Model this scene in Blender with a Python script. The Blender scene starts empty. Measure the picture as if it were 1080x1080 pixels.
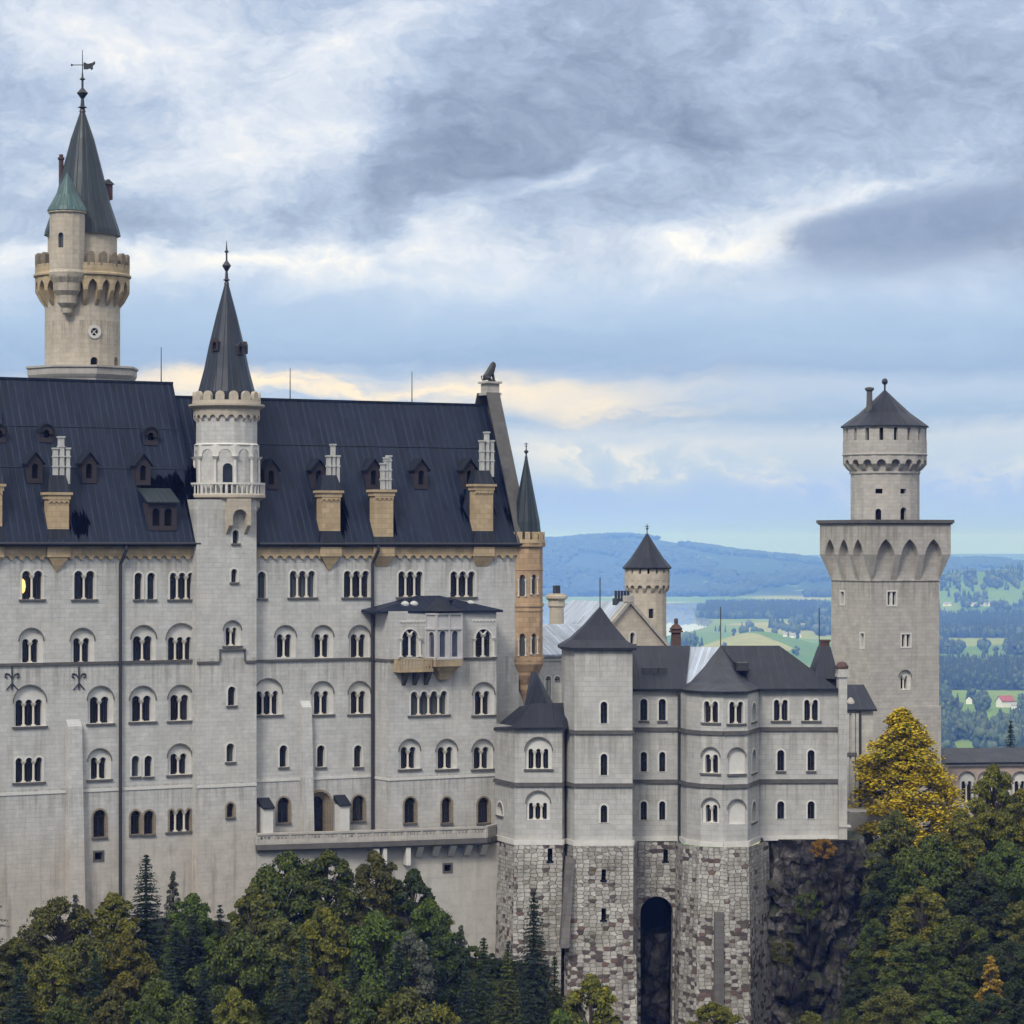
import bpy, bmesh, math, random
import numpy as np
from mathutils import Vector, Matrix
from mathutils import noise as mnoise
from mathutils.geometry import delaunay_2d_cdt

random.seed(7)
R = math.radians
SC = bpy.context.scene
COL = SC.collection

# ---------------------------------------------------------------- camera
F = 3100.0            # focal length in photo pixels (1080 wide frame)
HZ = 574.0            # eye level row
cam_d = bpy.data.cameras.new("camera")
cam = bpy.data.objects.new("camera", cam_d)
COL.objects.link(cam)
cam.location = (0, 0, 0)
cam.rotation_euler = (R(90), 0, 0)
cam_d.sensor_width = 36
cam_d.lens = F / 1080 * 36
cam_d.shift_y = (HZ - 540) / 1080
cam_d.clip_start = 1
cam_d.clip_end = 80000
SC.camera = cam
SC.view_settings.view_transform = 'Standard'
SC.view_settings.look = 'None'
SC.view_settings.gamma = 1
SC.view_settings.exposure = 0.7
SC.cycles.use_denoising = True
SC.cycles.max_bounces = 6
SC.cycles.diffuse_bounces = 3
SC.cycles.transparent_max_bounces = 8
SC.cycles.volume_bounces = 1

SUN_EL, SUN_AZ = 44.0, 202.0      # azimuth clockwise from +Y : behind the camera, to the left
sd = bpy.data.lights.new("sun", 'SUN')
sd.energy = 1.5
sd.angle = R(14)
sd.color = (1.0, 0.95, 0.88)
so = bpy.data.objects.new("sun", sd)
COL.objects.link(so)
_d = Vector((math.sin(R(SUN_AZ)) * math.cos(R(SUN_EL)), math.cos(R(SUN_AZ)) * math.cos(R(SUN_EL)), math.sin(R(SUN_EL))))
so.rotation_euler = _d.to_track_quat('Z', 'Y').to_euler()
so.location = _d * 200


def lin(*c):
    return tuple(((v / 255) / 12.92 if v / 255 <= 0.04045 else ((v / 255 + 0.055) / 1.055) ** 2.4) for v in c) + (1.0,)


# ---------------------------------------------------------------- node expressions
class NT:
    def __init__(s, tree):
        s.t = tree
        s.n = tree.nodes
        s.l = tree.links

    def new(s, typ, **kw):
        nd = s.n.new(typ)
        for k, v in kw.items():
            setattr(nd, k, v)
        return nd

    def put(s, sock, v):
        if isinstance(v, E):
            s.l.new(v.s, sock)
        elif v is not None:
            sock.default_value = v

    def math(s, op, a, b=None, c=None, clamp=False):
        nd = s.new('ShaderNodeMath', operation=op, use_clamp=clamp)
        s.put(nd.inputs[0], a)
        if b is not None:
            s.put(nd.inputs[1], b)
        if c is not None:
            s.put(nd.inputs[2], c)
        return E(s, nd.outputs[0])

    def mix(s, f, a, b, blend='MIX', clamp=True):
        nd = s.new('ShaderNodeMix', data_type='RGBA', blend_type=blend)
        nd.clamp_factor = clamp
        s.put(nd.inputs[0], f)
        s.put(nd.inputs[6], a)
        s.put(nd.inputs[7], b)
        return E(s, nd.outputs[2])

    def noise(s, vec, scale=1.0, detail=4.0, rough=0.55, dist=0.0):
        nd = s.new('ShaderNodeTexNoise')
        s.put(nd.inputs['Vector'], vec)
        nd.inputs['Scale'].default_value = scale
        nd.inputs['Detail'].default_value = detail
        nd.inputs['Roughness'].default_value = rough
        nd.inputs['Distortion'].default_value = dist
        return E(s, nd.outputs[0])

    def vec(s, x, y, z=0.0):
        nd = s.new('ShaderNodeCombineXYZ')
        s.put(nd.inputs[0], x)
        s.put(nd.inputs[1], y)
        s.put(nd.inputs[2], z)
        return E(s, nd.outputs[0])

    def sep(s, v):
        nd = s.new('ShaderNodeSeparateXYZ')
        s.put(nd.inputs[0], v)
        return [E(s, o) for o in nd.outputs]

    def step(s, v, a, b):
        nd = s.new('ShaderNodeMapRange', interpolation_type='SMOOTHSTEP')
        s.put(nd.inputs[0], v)
        nd.inputs[1].default_value = a
        nd.inputs[2].default_value = b
        return E(s, nd.outputs[0])

    def ramp(s, f, stops, interp='LINEAR'):
        nd = s.new('ShaderNodeValToRGB')
        cr = nd.color_ramp
        cr.interpolation = interp
        while len(cr.elements) > 1:
            cr.elements.remove(cr.elements[0])
        cr.elements[0].position, cr.elements[0].color = stops[0]
        for p, c in stops[1:]:
            e = cr.elements.new(p)
            e.color = c
        s.put(nd.inputs[0], f)
        return E(s, nd.outputs[0])


class E:
    def __init__(s, nt, sock):
        s.nt = nt
        s.s = sock

    def __add__(s, o): return s.nt.math('ADD', s, o)
    def __radd__(s, o): return s.nt.math('ADD', o, s)
    def __sub__(s, o): return s.nt.math('SUBTRACT', s, o)
    def __rsub__(s, o): return s.nt.math('SUBTRACT', o, s)
    def __mul__(s, o): return s.nt.math('MULTIPLY', s, o)
    def __rmul__(s, o): return s.nt.math('MULTIPLY', o, s)
    def __truediv__(s, o): return s.nt.math('DIVIDE', s, o)


# ---------------------------------------------------------------- sky
world = bpy.data.worlds.new("World")
SC.world = world
world.use_nodes = True
nt = NT(world.node_tree)
nt.n.clear()
wout = nt.new('ShaderNodeOutputWorld')
bg = nt.new('ShaderNodeBackground')
bg.inputs['Strength'].default_value = 0.1
nt.l.new(bg.outputs[0], wout.inputs['Surface'])
sky = nt.new('ShaderNodeTexSky', sky_type='NISHITA')
sky.sun_disc = False
sky.sun_elevation = R(SUN_EL)
sky.sun_rotation = R(SUN_AZ)
sky.altitude = 900
tc = nt.new('ShaderNodeTexCoord')
dx, dy, dz = nt.sep(E(nt, tc.outputs['Generated']))
A = nt.math('ARCTAN2', dx, dy) * 3100.0           # azimuth, 3100 units to the radian
EL = nt.math('ARCSINE', dz) * 3100.0              # elevation, same unit


def gauss(cx, cy, sx, sy, skew=0.0):
    ax = (A - float(cx - 540)) / float(sx)
    ey = (EL - float(574 - cy) - (A - float(cx - 540)) * skew) / float(sy)
    return nt.math('EXPONENT', (ax * ax + ey * ey) * -1.0)


warpn = nt.noise(nt.vec(A / 260.0, EL / 110.0, 3.1), 1.0, 6, 0.6)
A2 = A + (warpn - 0.5) * 160.0
w2 = nt.noise(nt.vec(A / 150.0, EL / 70.0, 8.7), 1.0, 6, 0.6)
E2 = EL + (w2 - 0.5) * 90.0
fb = nt.noise(nt.vec(A2 / 215.0, E2 / 150.0, 0.4), 1.0, 12, 0.66, 0.2)
fbb = nt.noise(nt.vec(A2 / 420.0, E2 / 55.0, 5.2), 1.0, 8, 0.6, 0.2)
fine = nt.noise(nt.vec(A2 / 60.0, E2 / 32.0, 9.0), 1.0, 10, 0.68, 0.2)


def wg(cx, cy, sx, sy, skew=0.0):
    ax = (A2 - float(cx - 540)) / float(sx)
    ey = (E2 - float(574 - cy) - (A2 - float(cx - 540)) * skew) / float(sy)
    return nt.math('EXPONENT', (ax * ax + ey * ey) * -1.0)


# upper clouds: 0 dark .. 1 bright
t = 0.53 + (fb - 0.5) * 1.25 + (fine - 0.5) * 0.55
for cx, cy, sx, sy, sk, k in [
        (800, 255, 120, 26, 0.1, 0.26), (900, 208, 60, 12, 0.25, 0.3), (560, 262, 260, 24, 0.0, 0.2),
        (150, 60, 130, 34, 0.0, 0.25), (400, 60, 160, 38, 0.35, 0.22), (250, 165, 150, 36, 0.3, 0.22),
        (470, 235, 60, 20, 0.1, 0.28), (200, 275, 240, 15, 0.0, 0.42), (420, 300, 240, 16, 0.0, 0.28), (590, 190, 40, 16, 0.2, 0.2),
        (30, 40, 90, 50, 0.0, 0.12)]:
    t = t + wg(cx, cy, sx, sy, sk) * k
for cx, cy, sx, sy, sk, k in [
        (980, 245, 135, 40, 0.12, 0.2), (830, 120, 330, 62, 0.05, 0.30), (420, 190, 130, 48, 0.25, 0.26),
        (360, 110, 80, 30, 0.0, 0.12), (640, 230, 120, 22, 0.0, 0.12), (90, 240, 110, 30, 0.0, 0.12), (650, 40, 200, 50, 0.1, 0.16)]:
    t = t - wg(cx, cy, sx, sy, sk) * k
upper = nt.ramp(t, [(0.0, lin(108, 122, 148)), (0.25, lin(138, 152, 176)), (0.5, lin(172, 187, 211)),
                    (0.75, lin(216, 222, 233)), (1.0, lin(255, 249, 238))])
# lower sky: long level banks with a warm gap, paler towards the horizon
EB = EL + (fbb - 0.5) * 78.0 + (fine - 0.5) * 34.0
lowc = nt.ramp(EB / 400.0, [(0.0, lin(140, 166, 236)), (0.12, lin(152, 178, 236)), (0.22, lin(178, 195, 220)), (0.27, lin(190, 201, 220)),
                            (0.325, lin(152, 176, 210)), (0.37, lin(166, 186, 216)), (0.42, lin(172, 190, 218)),
                            (0.475, lin(146, 170, 206)), (0.57, lin(162, 185, 216)), (0.66, lin(178, 198, 226)), (0.78, lin(196, 208, 228)), (1.0, lin(180, 196, 222))])
warm = wg(430, 412, 250, 14) + wg(640, 432, 120, 11) * 0.7 + wg(250, 405, 150, 10) * 0.6
warm = nt.math('MULTIPLY', warm, nt.step(fbb, 0.34, 0.56), clamp=True)
lowc = nt.mix(warm, lowc, lin(252, 232, 200))
puff = (wg(690, 490, 130, 20) + wg(600, 480, 60, 14) + wg(860, 500, 180, 12) * 0.6 + wg(1040, 505, 60, 10) * 0.6) * nt.step(fine + (fb - 0.5) * 0.6, 0.42, 0.66)
lowc = nt.mix(nt.math('MULTIPLY', puff, 0.75, clamp=True), lowc, lin(226, 224, 222))
dcl = gauss(1000, 240, 175, 46, 0.16) + gauss(905, 258, 70, 30, 0.0) * 0.8 + (fine - 0.5) * 1.5 + (fb - 0.5) * 1.3 + (warpn - 0.5) * 0.9
dmask = nt.step(dcl, 0.34, 1.0) * 0.92
upper = nt.mix(dmask, upper, nt.ramp(fb + (fine - 0.5) * 0.5, [(0.3, lin(122, 138, 168)), (0.55, lin(140, 155, 184)), (0.75, lin(165, 178, 202))]))
wup = nt.step(EL + (fb - 0.5) * 70.0, 225.0, 320.0)
skyc = nt.mix(wup, lowc, upper)
# overhead and behind: the same cloud deck, lighter
skyc = nt.mix(1.0, skyc, (0.69, 0.69, 0.69, 1), 'MULTIPLY')
high = nt.step(EL, 700.0, 1800.0)
skyc = nt.mix(high, skyc, nt.ramp(fb, [(0.25, lin(214, 214, 216)), (0.7, lin(250, 247, 243))]))
sc10 = nt.mix(1.0, skyc, (10.0, 10.0, 10.0, 1), 'MULTIPLY')
nt.l.new(nt.mix(0.06, sc10, E(nt, sky.outputs[0])).s, bg.inputs['Color'])


# ---------------------------------------------------------------- materials
def new_mat(name, rough=0.8, spec=0.3):
    m = bpy.data.materials.new(name)
    m.use_nodes = True
    n = NT(m.node_tree)
    b = m.node_tree.nodes['Principled BSDF']
    b.inputs['Roughness'].default_value = rough
    b.inputs['Specular IOR Level'].default_value = spec
    return m, n, b


def uvxy(n):
    c = n.new('ShaderNodeTexCoord')
    x, y, _ = n.sep(E(n, c.outputs['UV']))
    return x, y, E(n, c.outputs['Object'])


def bump(n, b, h, dist=0.05, strength=0.5):
    nd = n.new('ShaderNodeBump')
    nd.inputs['Distance'].default_value = dist
    nd.inputs['Strength'].default_value = strength
    n.put(nd.inputs['Height'], h)
    n.l.new(nd.outputs[0], b.inputs['Normal'])


def stone(name, col, bw=0.95, bh=0.42, contrast=0.16, mortar=0.8, stain=0.25, stain_col=None, off=0.0, low=None, ledges=()):
    m, n, b = new_mat(name, 0.9, 0.15)
    x, y, ob = uvxy(n)
    br = n.new('ShaderNodeTexBrick')
    n.put(br.inputs['Vector'], n.vec(x + off, y))
    br.inputs['Scale'].default_value = 1
    br.inputs['Brick Width'].default_value = bw
    br.inputs['Row Height'].default_value = bh
    br.inputs['Mortar Size'].default_value = 0.022
    br.inputs['Mortar Smooth'].default_value = 0.3
    br.inputs['Bias'].default_value = 0.0
    c = Vector(col)
    br.inputs['Color1'].default_value = (*(c * (1 + contrast)), 1)
    br.inputs['Color2'].default_value = (*(c * (1 - contrast)), 1)
    br.inputs['Mortar'].default_value = (*(c * mortar), 1)
    base = E(n, br.outputs['Color'])
    big = n.noise(ob, 0.11, 6, 0.6)
    streak = n.noise(n.vec(x * 1.3, y * 0.12), 1.0, 5, 0.65)
    mid = n.noise(ob, 0.9, 5, 0.7)
    sc = stain_col or (col[0] * 0.6, col[1] * 0.57, col[2] * 0.5)
    base = n.mix(n.step(big * 0.5 + streak * 0.5 + (mid - 0.5) * 0.3, 0.50, 0.68) * stain, base, (*sc, 1))
    base = n.mix(n.step(n.noise(ob, 0.23, 5, 0.6), 0.5, 0.72) * 0.35, base, (col[0] * 1.15, col[1] * 1.11, col[2] * 1.04, 1))
    rs_ = n.noise(n.vec(x * 2.6, y * 0.16, 5.0), 1.0, 5, 0.7)
    base = n.mix(n.step(rs_, 0.56, 0.74) * n.step(big, 0.42, 0.62) * 0.45, base, (*sc, 1))
    oz0 = n.sep(ob)[2]
    sk_ = n.noise(n.vec(x * 1.7, y * 0.10, 9.0), 1.0, 6, 0.72)
    for L_ in ledges:        # rain streaks under ledges
        msk = n.step(oz0, L_ - 4.2, L_ - 0.1) * n.math('LESS_THAN', oz0, L_)
        base = n.mix(msk * n.step(sk_, 0.44, 0.62) * 0.55, base, (*(Vector(sc) * 0.75), 1))
    if low:
        oz = n.sep(ob)[2]
        s2 = n.noise(n.vec(x * 0.9, y * 0.07, 2.0), 1.0, 6, 0.7)
        lm_ = n.step(oz + (big - 0.5) * 5.0, low, low - 5.0)
        base = n.mix(lm_ * 0.55, base, (0.46, 0.40, 0.33, 1))
        base = n.mix(lm_ * n.step(s2, 0.5, 0.7) * 0.6, base, (0.24, 0.20, 0.17, 1))
    base = n.mix(1.0, base, n.ramp(mid, [(0.2, (0.69, 0.69, 0.69, 1)), (0.8, (1.1, 1.1, 1.1, 1))]), 'MULTIPLY')
    n.l.new(base.s, b.inputs['Base Color'])
    bump(n, b, E(n, br.outputs['Fac']) * -0.6 + mid, 0.03, 0.5)
    return m


def plain(name, col, rough=0.7, var=0.15, spec=0.3, metal=0.0, sc=1.5):
    m, n, b = new_mat(name, rough, spec)
    x, y, ob = uvxy(n)
    f = n.noise(ob, sc, 5, 0.65)
    c = Vector(col)
    n.l.new(n.ramp(f, [(0.25, (*(c * (1 - var)), 1)), (0.75, (*(c * (1 + var)), 1))]).s, b.inputs['Base Color'])
    b.inputs['Metallic'].default_value = metal
    return m


DARK_PATCHES = [(-32.5, 44.5, 2.8, 2.6, 0.62), (-31.0, 41.6, 2.6, 1.6, 0.75), (-36.5, 45.0, 2.4, 0.9, 0.55), (-44.3, 41.6, 1.5, 1.5, 0.62), (-19.4, 42.4, 1.1, 1.9, 0.62), (-14.6, 42.4, 1.0, 1.9, 0.62), (-5.4, 43.0, 1.7, 2.2, 0.7), (-1.5, 42.5, 0.9, 1.5, 0.55)]   # black patches beside chimneys and in the valley


def roofing(name, col, seam=0.62, light=0.0, patch_mix=0.0, rough=0.45, spec=0.5):
    m, n, b = new_mat(name, rough, spec)
    x, y, ob = uvxy(n)
    fr = n.math('PINGPONG', x, seam / 2)
    line = n.step(fr, 0.0, 0.05)                       # 0 on the standing seam
    br = n.new('ShaderNodeTexBrick')
    n.put(br.inputs['Vector'], n.vec(y, x))
    br.inputs['Scale'].default_value = 1
    br.inputs['Brick Width'].default_value = 2.1
    br.inputs['Row Height'].default_value = seam
    br.inputs['Mortar Size'].default_value = 0.0
    c = Vector(col)
    br.inputs['Color1'].default_value = (*(c * 1.18), 1)
    br.inputs['Color2'].default_value = (*(c * 0.84), 1)
    base = E(n, br.outputs['Color'])
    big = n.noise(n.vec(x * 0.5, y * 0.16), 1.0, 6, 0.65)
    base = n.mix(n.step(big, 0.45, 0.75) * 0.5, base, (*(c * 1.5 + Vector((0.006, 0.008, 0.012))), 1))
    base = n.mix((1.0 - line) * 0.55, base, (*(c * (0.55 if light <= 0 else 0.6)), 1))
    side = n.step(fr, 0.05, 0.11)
    base = n.mix((line - side) * n.step(n.noise(n.vec(x * 1.1, y * 0.25), 1.0, 4, 0.6), 0.4, 0.62) * 0.9, base, (*(c * 2.3), 1))  # highlight along the seams painted into the colour
    if patch_mix:
        ox, oy, oz = n.sep(ob)
        w = n.noise(n.vec(x * 0.22, y * 0.10, 4.0), 1.0, 4, 0.6, 0.6) + (n.noise(n.vec(x * 2.6, y * 0.16), 1.0, 5, 0.75) - 0.5) * 1.3
        near = 0.0
        for cu, cz, su, sz_, k_ in DARK_PATCHES:
            gu = (ox - cu) / su
            gz = (oz - cz) / sz_
            near = near + n.math('EXPONENT', (gu * gu + gz * gz) * -1.0) * k_
        wm = n.step(w + near, 0.80, 0.86) * patch_mix
        base = n.mix(wm, base, (0.0015, 0.0015, 0.002, 1))
        n.l.new(((1.0 - wm) * spec).s, b.inputs['Specular IOR Level'])
    n.l.new(base.s, b.inputs['Base Color'])
    rr = n.noise(ob, 0.6, 4, 0.6)
    n.l.new((rr * 0.3 + (rough - 0.15)).s, b.inputs['Roughness'])
    bump(n, b, 1.0 - line, 0.04, 0.6)
    return m


def rubble(name):
    m, n, b = new_mat(name, 0.92, 0.15)
    x, y, ob = uvxy(n)
    wx = n.noise(ob, 0.7, 3, 0.5)
    wy = n.noise(ob, 0.8, 3, 0.5, 0.3)
    wz = n.noise(ob, 3.5, 3, 0.6)
    X = (wz - 0.5) * 0.3 + x * 1.75 + (wx - 0.5) * 0.35
    Y = (wz - 0.5) * 0.42 + y * 2.9 + (wy - 0.5) * 0.35
    v1 = n.new('ShaderNodeTexVoronoi', feature='F1', voronoi_dimensions='2D')
    v2 = n.new('ShaderNodeTexVoronoi', feature='DISTANCE_TO_EDGE', voronoi_dimensions='2D')
    for v in (v1, v2):
        v.inputs['Scale'].default_value = 1.0
        v.inputs['Randomness'].default_value = 0.5
        n.put(v.inputs['Vector'], n.vec(X, Y))
    rnd = n.sep(E(n, v1.outputs['Color']))
    base = n.ramp(rnd[0], [(0.0, (0.25, 0.23, 0.205, 1)), (0.3, (0.34, 0.32, 0.29, 1)), (0.7, (0.40, 0.38, 0.35, 1)), (1.0, (0.47, 0.45, 0.415, 1))])
    # lower courses carry many dark reddish stones
    low = n.step(n.sep(ob)[2], 32.0, 24.0)
    dk = n.step(rnd[1] + low * 0.28 + (n.noise(ob, 0.3, 3, 0.5) - 0.5) * 0.5, 0.93, 0.97)
    base = n.mix(dk * 0.92, base, n.ramp(rnd[2], [(0.0, (0.05, 0.035, 0.034, 1)), (0.7, (0.085, 0.062, 0.058, 1)), (1.0, (0.14, 0.075, 0.062, 1))]))
    edge = n.step(E(n, v2.outputs['Distance']), 0.0, 0.08)
    base = n.mix((1.0 - edge) * 0.62, base, n.mix(low, (0.17, 0.15, 0.12, 1), (0.36, 0.34, 0.31, 1)))
    moss = n.noise(ob, 0.35, 6, 0.65)
    dampz = n.noise(n.vec(x * 0.8, y * 0.1, 1.0), 1.0, 5, 0.65)
    base = n.mix(n.step(dampz, 0.5, 0.72) * 0.6, base, (0.10, 0.088, 0.075, 1))
    base = n.mix(n.step(moss, 0.52, 0.72) * 0.55, base, (0.10, 0.095, 0.06, 1))
    base = n.mix(1.0, base, n.ramp(n.noise(ob, 2.5, 4, 0.7), [(0.2, (0.72, 0.72, 0.72, 1)), (0.8, (1.2, 1.2, 1.2, 1))]), 'MULTIPLY')
    n.l.new(base.s, b.inputs['Base Color'])
    bump(n, b, edge + n.noise(ob, 3, 3, 0.6) * 0.4, 0.16, 0.8)
    return m


M = {}
M['stone'] = stone('limestone_grey', (0.525, 0.518, 0.50), 0.85, 0.38, 0.06, 0.84, 0.6, low=18.0, ledges=(38.6, 29.8, 19.5))
M['stone_tower'] = stone('limestone_tower', (0.53, 0.52, 0.495), 0.85, 0.38, 0.06, 0.84, 0.55, off=0.37, low=18.5, ledges=(43.0, 30.2, 19.4))
M['stone_wing'] = stone('limestone_wing', (0.475, 0.468, 0.445), 1.1, 0.45, 0.07, 0.82, 0.6, ledges=(52.9, 45.5, 40.9))
M['stone_cream'] = stone('limestone_cream', (0.50, 0.44, 0.355), 1.0, 0.42, 0.07, 0.84, 0.4, ledges=(64.5, 60.5))
M['stone_rough'] = stone('limestone_weathered', (0.435, 0.408, 0.372), 0.9, 0.4, 0.07, 0.82, 0.45, ledges=(34.0, 28.2))
M['tan'] = stone('sandstone_tan', (0.46, 0.35, 0.215), 0.8, 0.45, 0.12, 0.75, 0.3)
M['sand'] = stone('sandstone_pale', (0.47, 0.37, 0.235), 0.8, 0.42, 0.09, 0.78, 0.5, stain_col=(0.12, 0.09, 0.06))
M['moss'] = stone('sandstone_weathered', (0.22, 0.185, 0.135), 0.6, 0.4, 0.15, 0.8, 0.6, stain_col=(0.05, 0.045, 0.035))
M['moss2'] = stone('weathered_window_stone', (0.27, 0.225, 0.165), 0.6, 0.3, 0.1, 0.8, 0.4)
M['orange'] = stone('sandstone_orange', (0.43, 0.30, 0.185), 0.8, 0.45, 0.15, 0.75, 0.35)
M['trim'] = plain('pale_stone_trim', (0.56, 0.545, 0.51), 0.85, 0.12, 0.2)
M['plaster'] = stone('render_weathered', (0.47, 0.445, 0.41), 2.6, 1.3, 0.05, 0.92, 0.5)
M['column'] = plain('cream_column', (0.60, 0.55, 0.47), 0.7, 0.1, 0.3)
M['darkstone'] = plain('dark_sill_stone', (0.10, 0.095, 0.09), 0.85, 0.25, 0.2)
M['slate'] = roofing('dark_metal_roofing', (0.0115, 0.0165, 0.029), patch_mix=1.0, spec=0.15)
M['slate2'] = roofing('dark_sheet_roofing', (0.012, 0.0145, 0.021), 0.7, spec=0.27, rough=0.5)
M['spire'] = roofing('dark_spire_sheet', (0.017, 0.022, 0.030), 0.55, spec=0.3)
M['copper'] = roofing('verdigris_sheet', (0.045, 0.085, 0.083), 0.45, spec=0.3)
M['copper_dark'] = roofing('dull_verdigris_sheet', (0.018, 0.026, 0.029), 0.5, spec=0.3)
M['lead_and_sheen'] = roofing('lead_sheet_and_sky_sheen', (0.27, 0.31, 0.37), 0.6, light=1.0, rough=0.5)  # pale court roofs; on the wing slope it paints in reflected sky
M['iron'] = plain('dark_iron', (0.025, 0.026, 0.03), 0.5, 0.2, 0.5)
M['bronze'] = plain('dark_bronze', (0.03, 0.03, 0.028), 0.55, 0.3, 0.5, sc=4)
M['brown'] = plain('brown_dormer_wood', (0.036, 0.029, 0.030), 0.8, 0.2)
M['flue'] = plain('pale_flue_pot', (0.42, 0.42, 0.40), 0.8, 0.2)
M['redbrick'] = stone('old_brick', (0.10, 0.062, 0.052), 0.5, 0.2, 0.2, 1.3, 0.3)
M['pinkwall'] = stone('red_brick_arcade', (0.44, 0.35, 0.30), 0.6, 0.25, 0.1, 1.2, 0.3)
M['oriel'] = plain('grey_carved_stone', (0.43, 0.42, 0.42), 0.85, 0.12, 0.2)
M['glass_sky_reflection'] = plain('sky_reflection_window_glass', (0.06, 0.065, 0.095), 0.1, 0.3, 0.5)  # bluish base colour paints in the reflected sky
M['stone_dark'] = stone('dark_weathered_stone', (0.15, 0.142, 0.132), 0.9, 0.5, 0.12, 0.8, 0.5)
M['rubble'] = rubble('rubble_masonry')
gm, gn, gb = new_mat('window_glass', 0.12, 0.5)
gx, gy, gob = uvxy(gn)
goi = gn.new('ShaderNodeObjectInfo')
gcol = gn.ramp(gn.noise(gob, 0.8, 2, 0.5), [(0.3, (0.005, 0.005, 0.007, 1)), (0.7, (0.016, 0.018, 0.024, 1))])
gcol = gn.mix(gn.step(E(gn, goi.outputs['Random']), 0.80, 0.84) * 0.8, gcol, (0.075, 0.085, 0.085, 1))
gn.l.new(gcol.s, gb.inputs['Base Color'])
M['glass'] = gm
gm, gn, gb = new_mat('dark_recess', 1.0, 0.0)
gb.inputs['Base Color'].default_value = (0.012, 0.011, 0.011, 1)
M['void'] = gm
lm, ln, lb = new_mat('lit_lamp_glass', 0.5, 0.2)
lb.inputs['Base Color'].default_value = (0.8, 0.5, 0.2, 1)
lb.inputs['Emission Color'].default_value = (1.0, 0.50, 0.13, 1)
lb.inputs['Emission Strength'].default_value = 1.1
M['lamp'] = lm


# ---------------------------------------------------------------- mesh building
def in_poly(x, y, poly):
    c = False
    j = len(poly) - 1
    for i in range(len(poly)):
        xi, yi = poly[i]
        xj, yj = poly[j]
        if (yi > y) != (yj > y) and x < (xj - xi) * (y - yi) / (yj - yi) + xi:
            c = not c
        j = i
    return c


def fill(outline, holes=()):
    """Triangulate a polygon with holes; returns 2-D points and triangles."""
    pts, edges = [], []
    for loop in [outline] + list(holes):
        k = len(pts)
        pts += [Vector(p) for p in loop]
        edges += [(k + i, k + (i + 1) % len(loop)) for i in range(len(loop))]
    vs, es, fs, *_ = delaunay_2d_cdt(pts, edges, [], 0, 1e-5)
    bb = [(min(p[0] for p in h), max(p[0] for p in h), min(p[1] for p in h), max(p[1] for p in h)) for h in holes]
    out = []
    for f in fs:
        cx = sum(vs[i][0] for i in f) / len(f)
        cy = sum(vs[i][1] for i in f) / len(f)
        if not in_poly(cx, cy, outline):
            continue
        bad = False
        for h, b in zip(holes, bb):
            if b[0] < cx < b[1] and b[2] < cy < b[3] and in_poly(cx, cy, h):
                bad = True
                break
        if not bad:
            out.append(list(f))
    return [(v[0], v[1]) for v in vs], out


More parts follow.
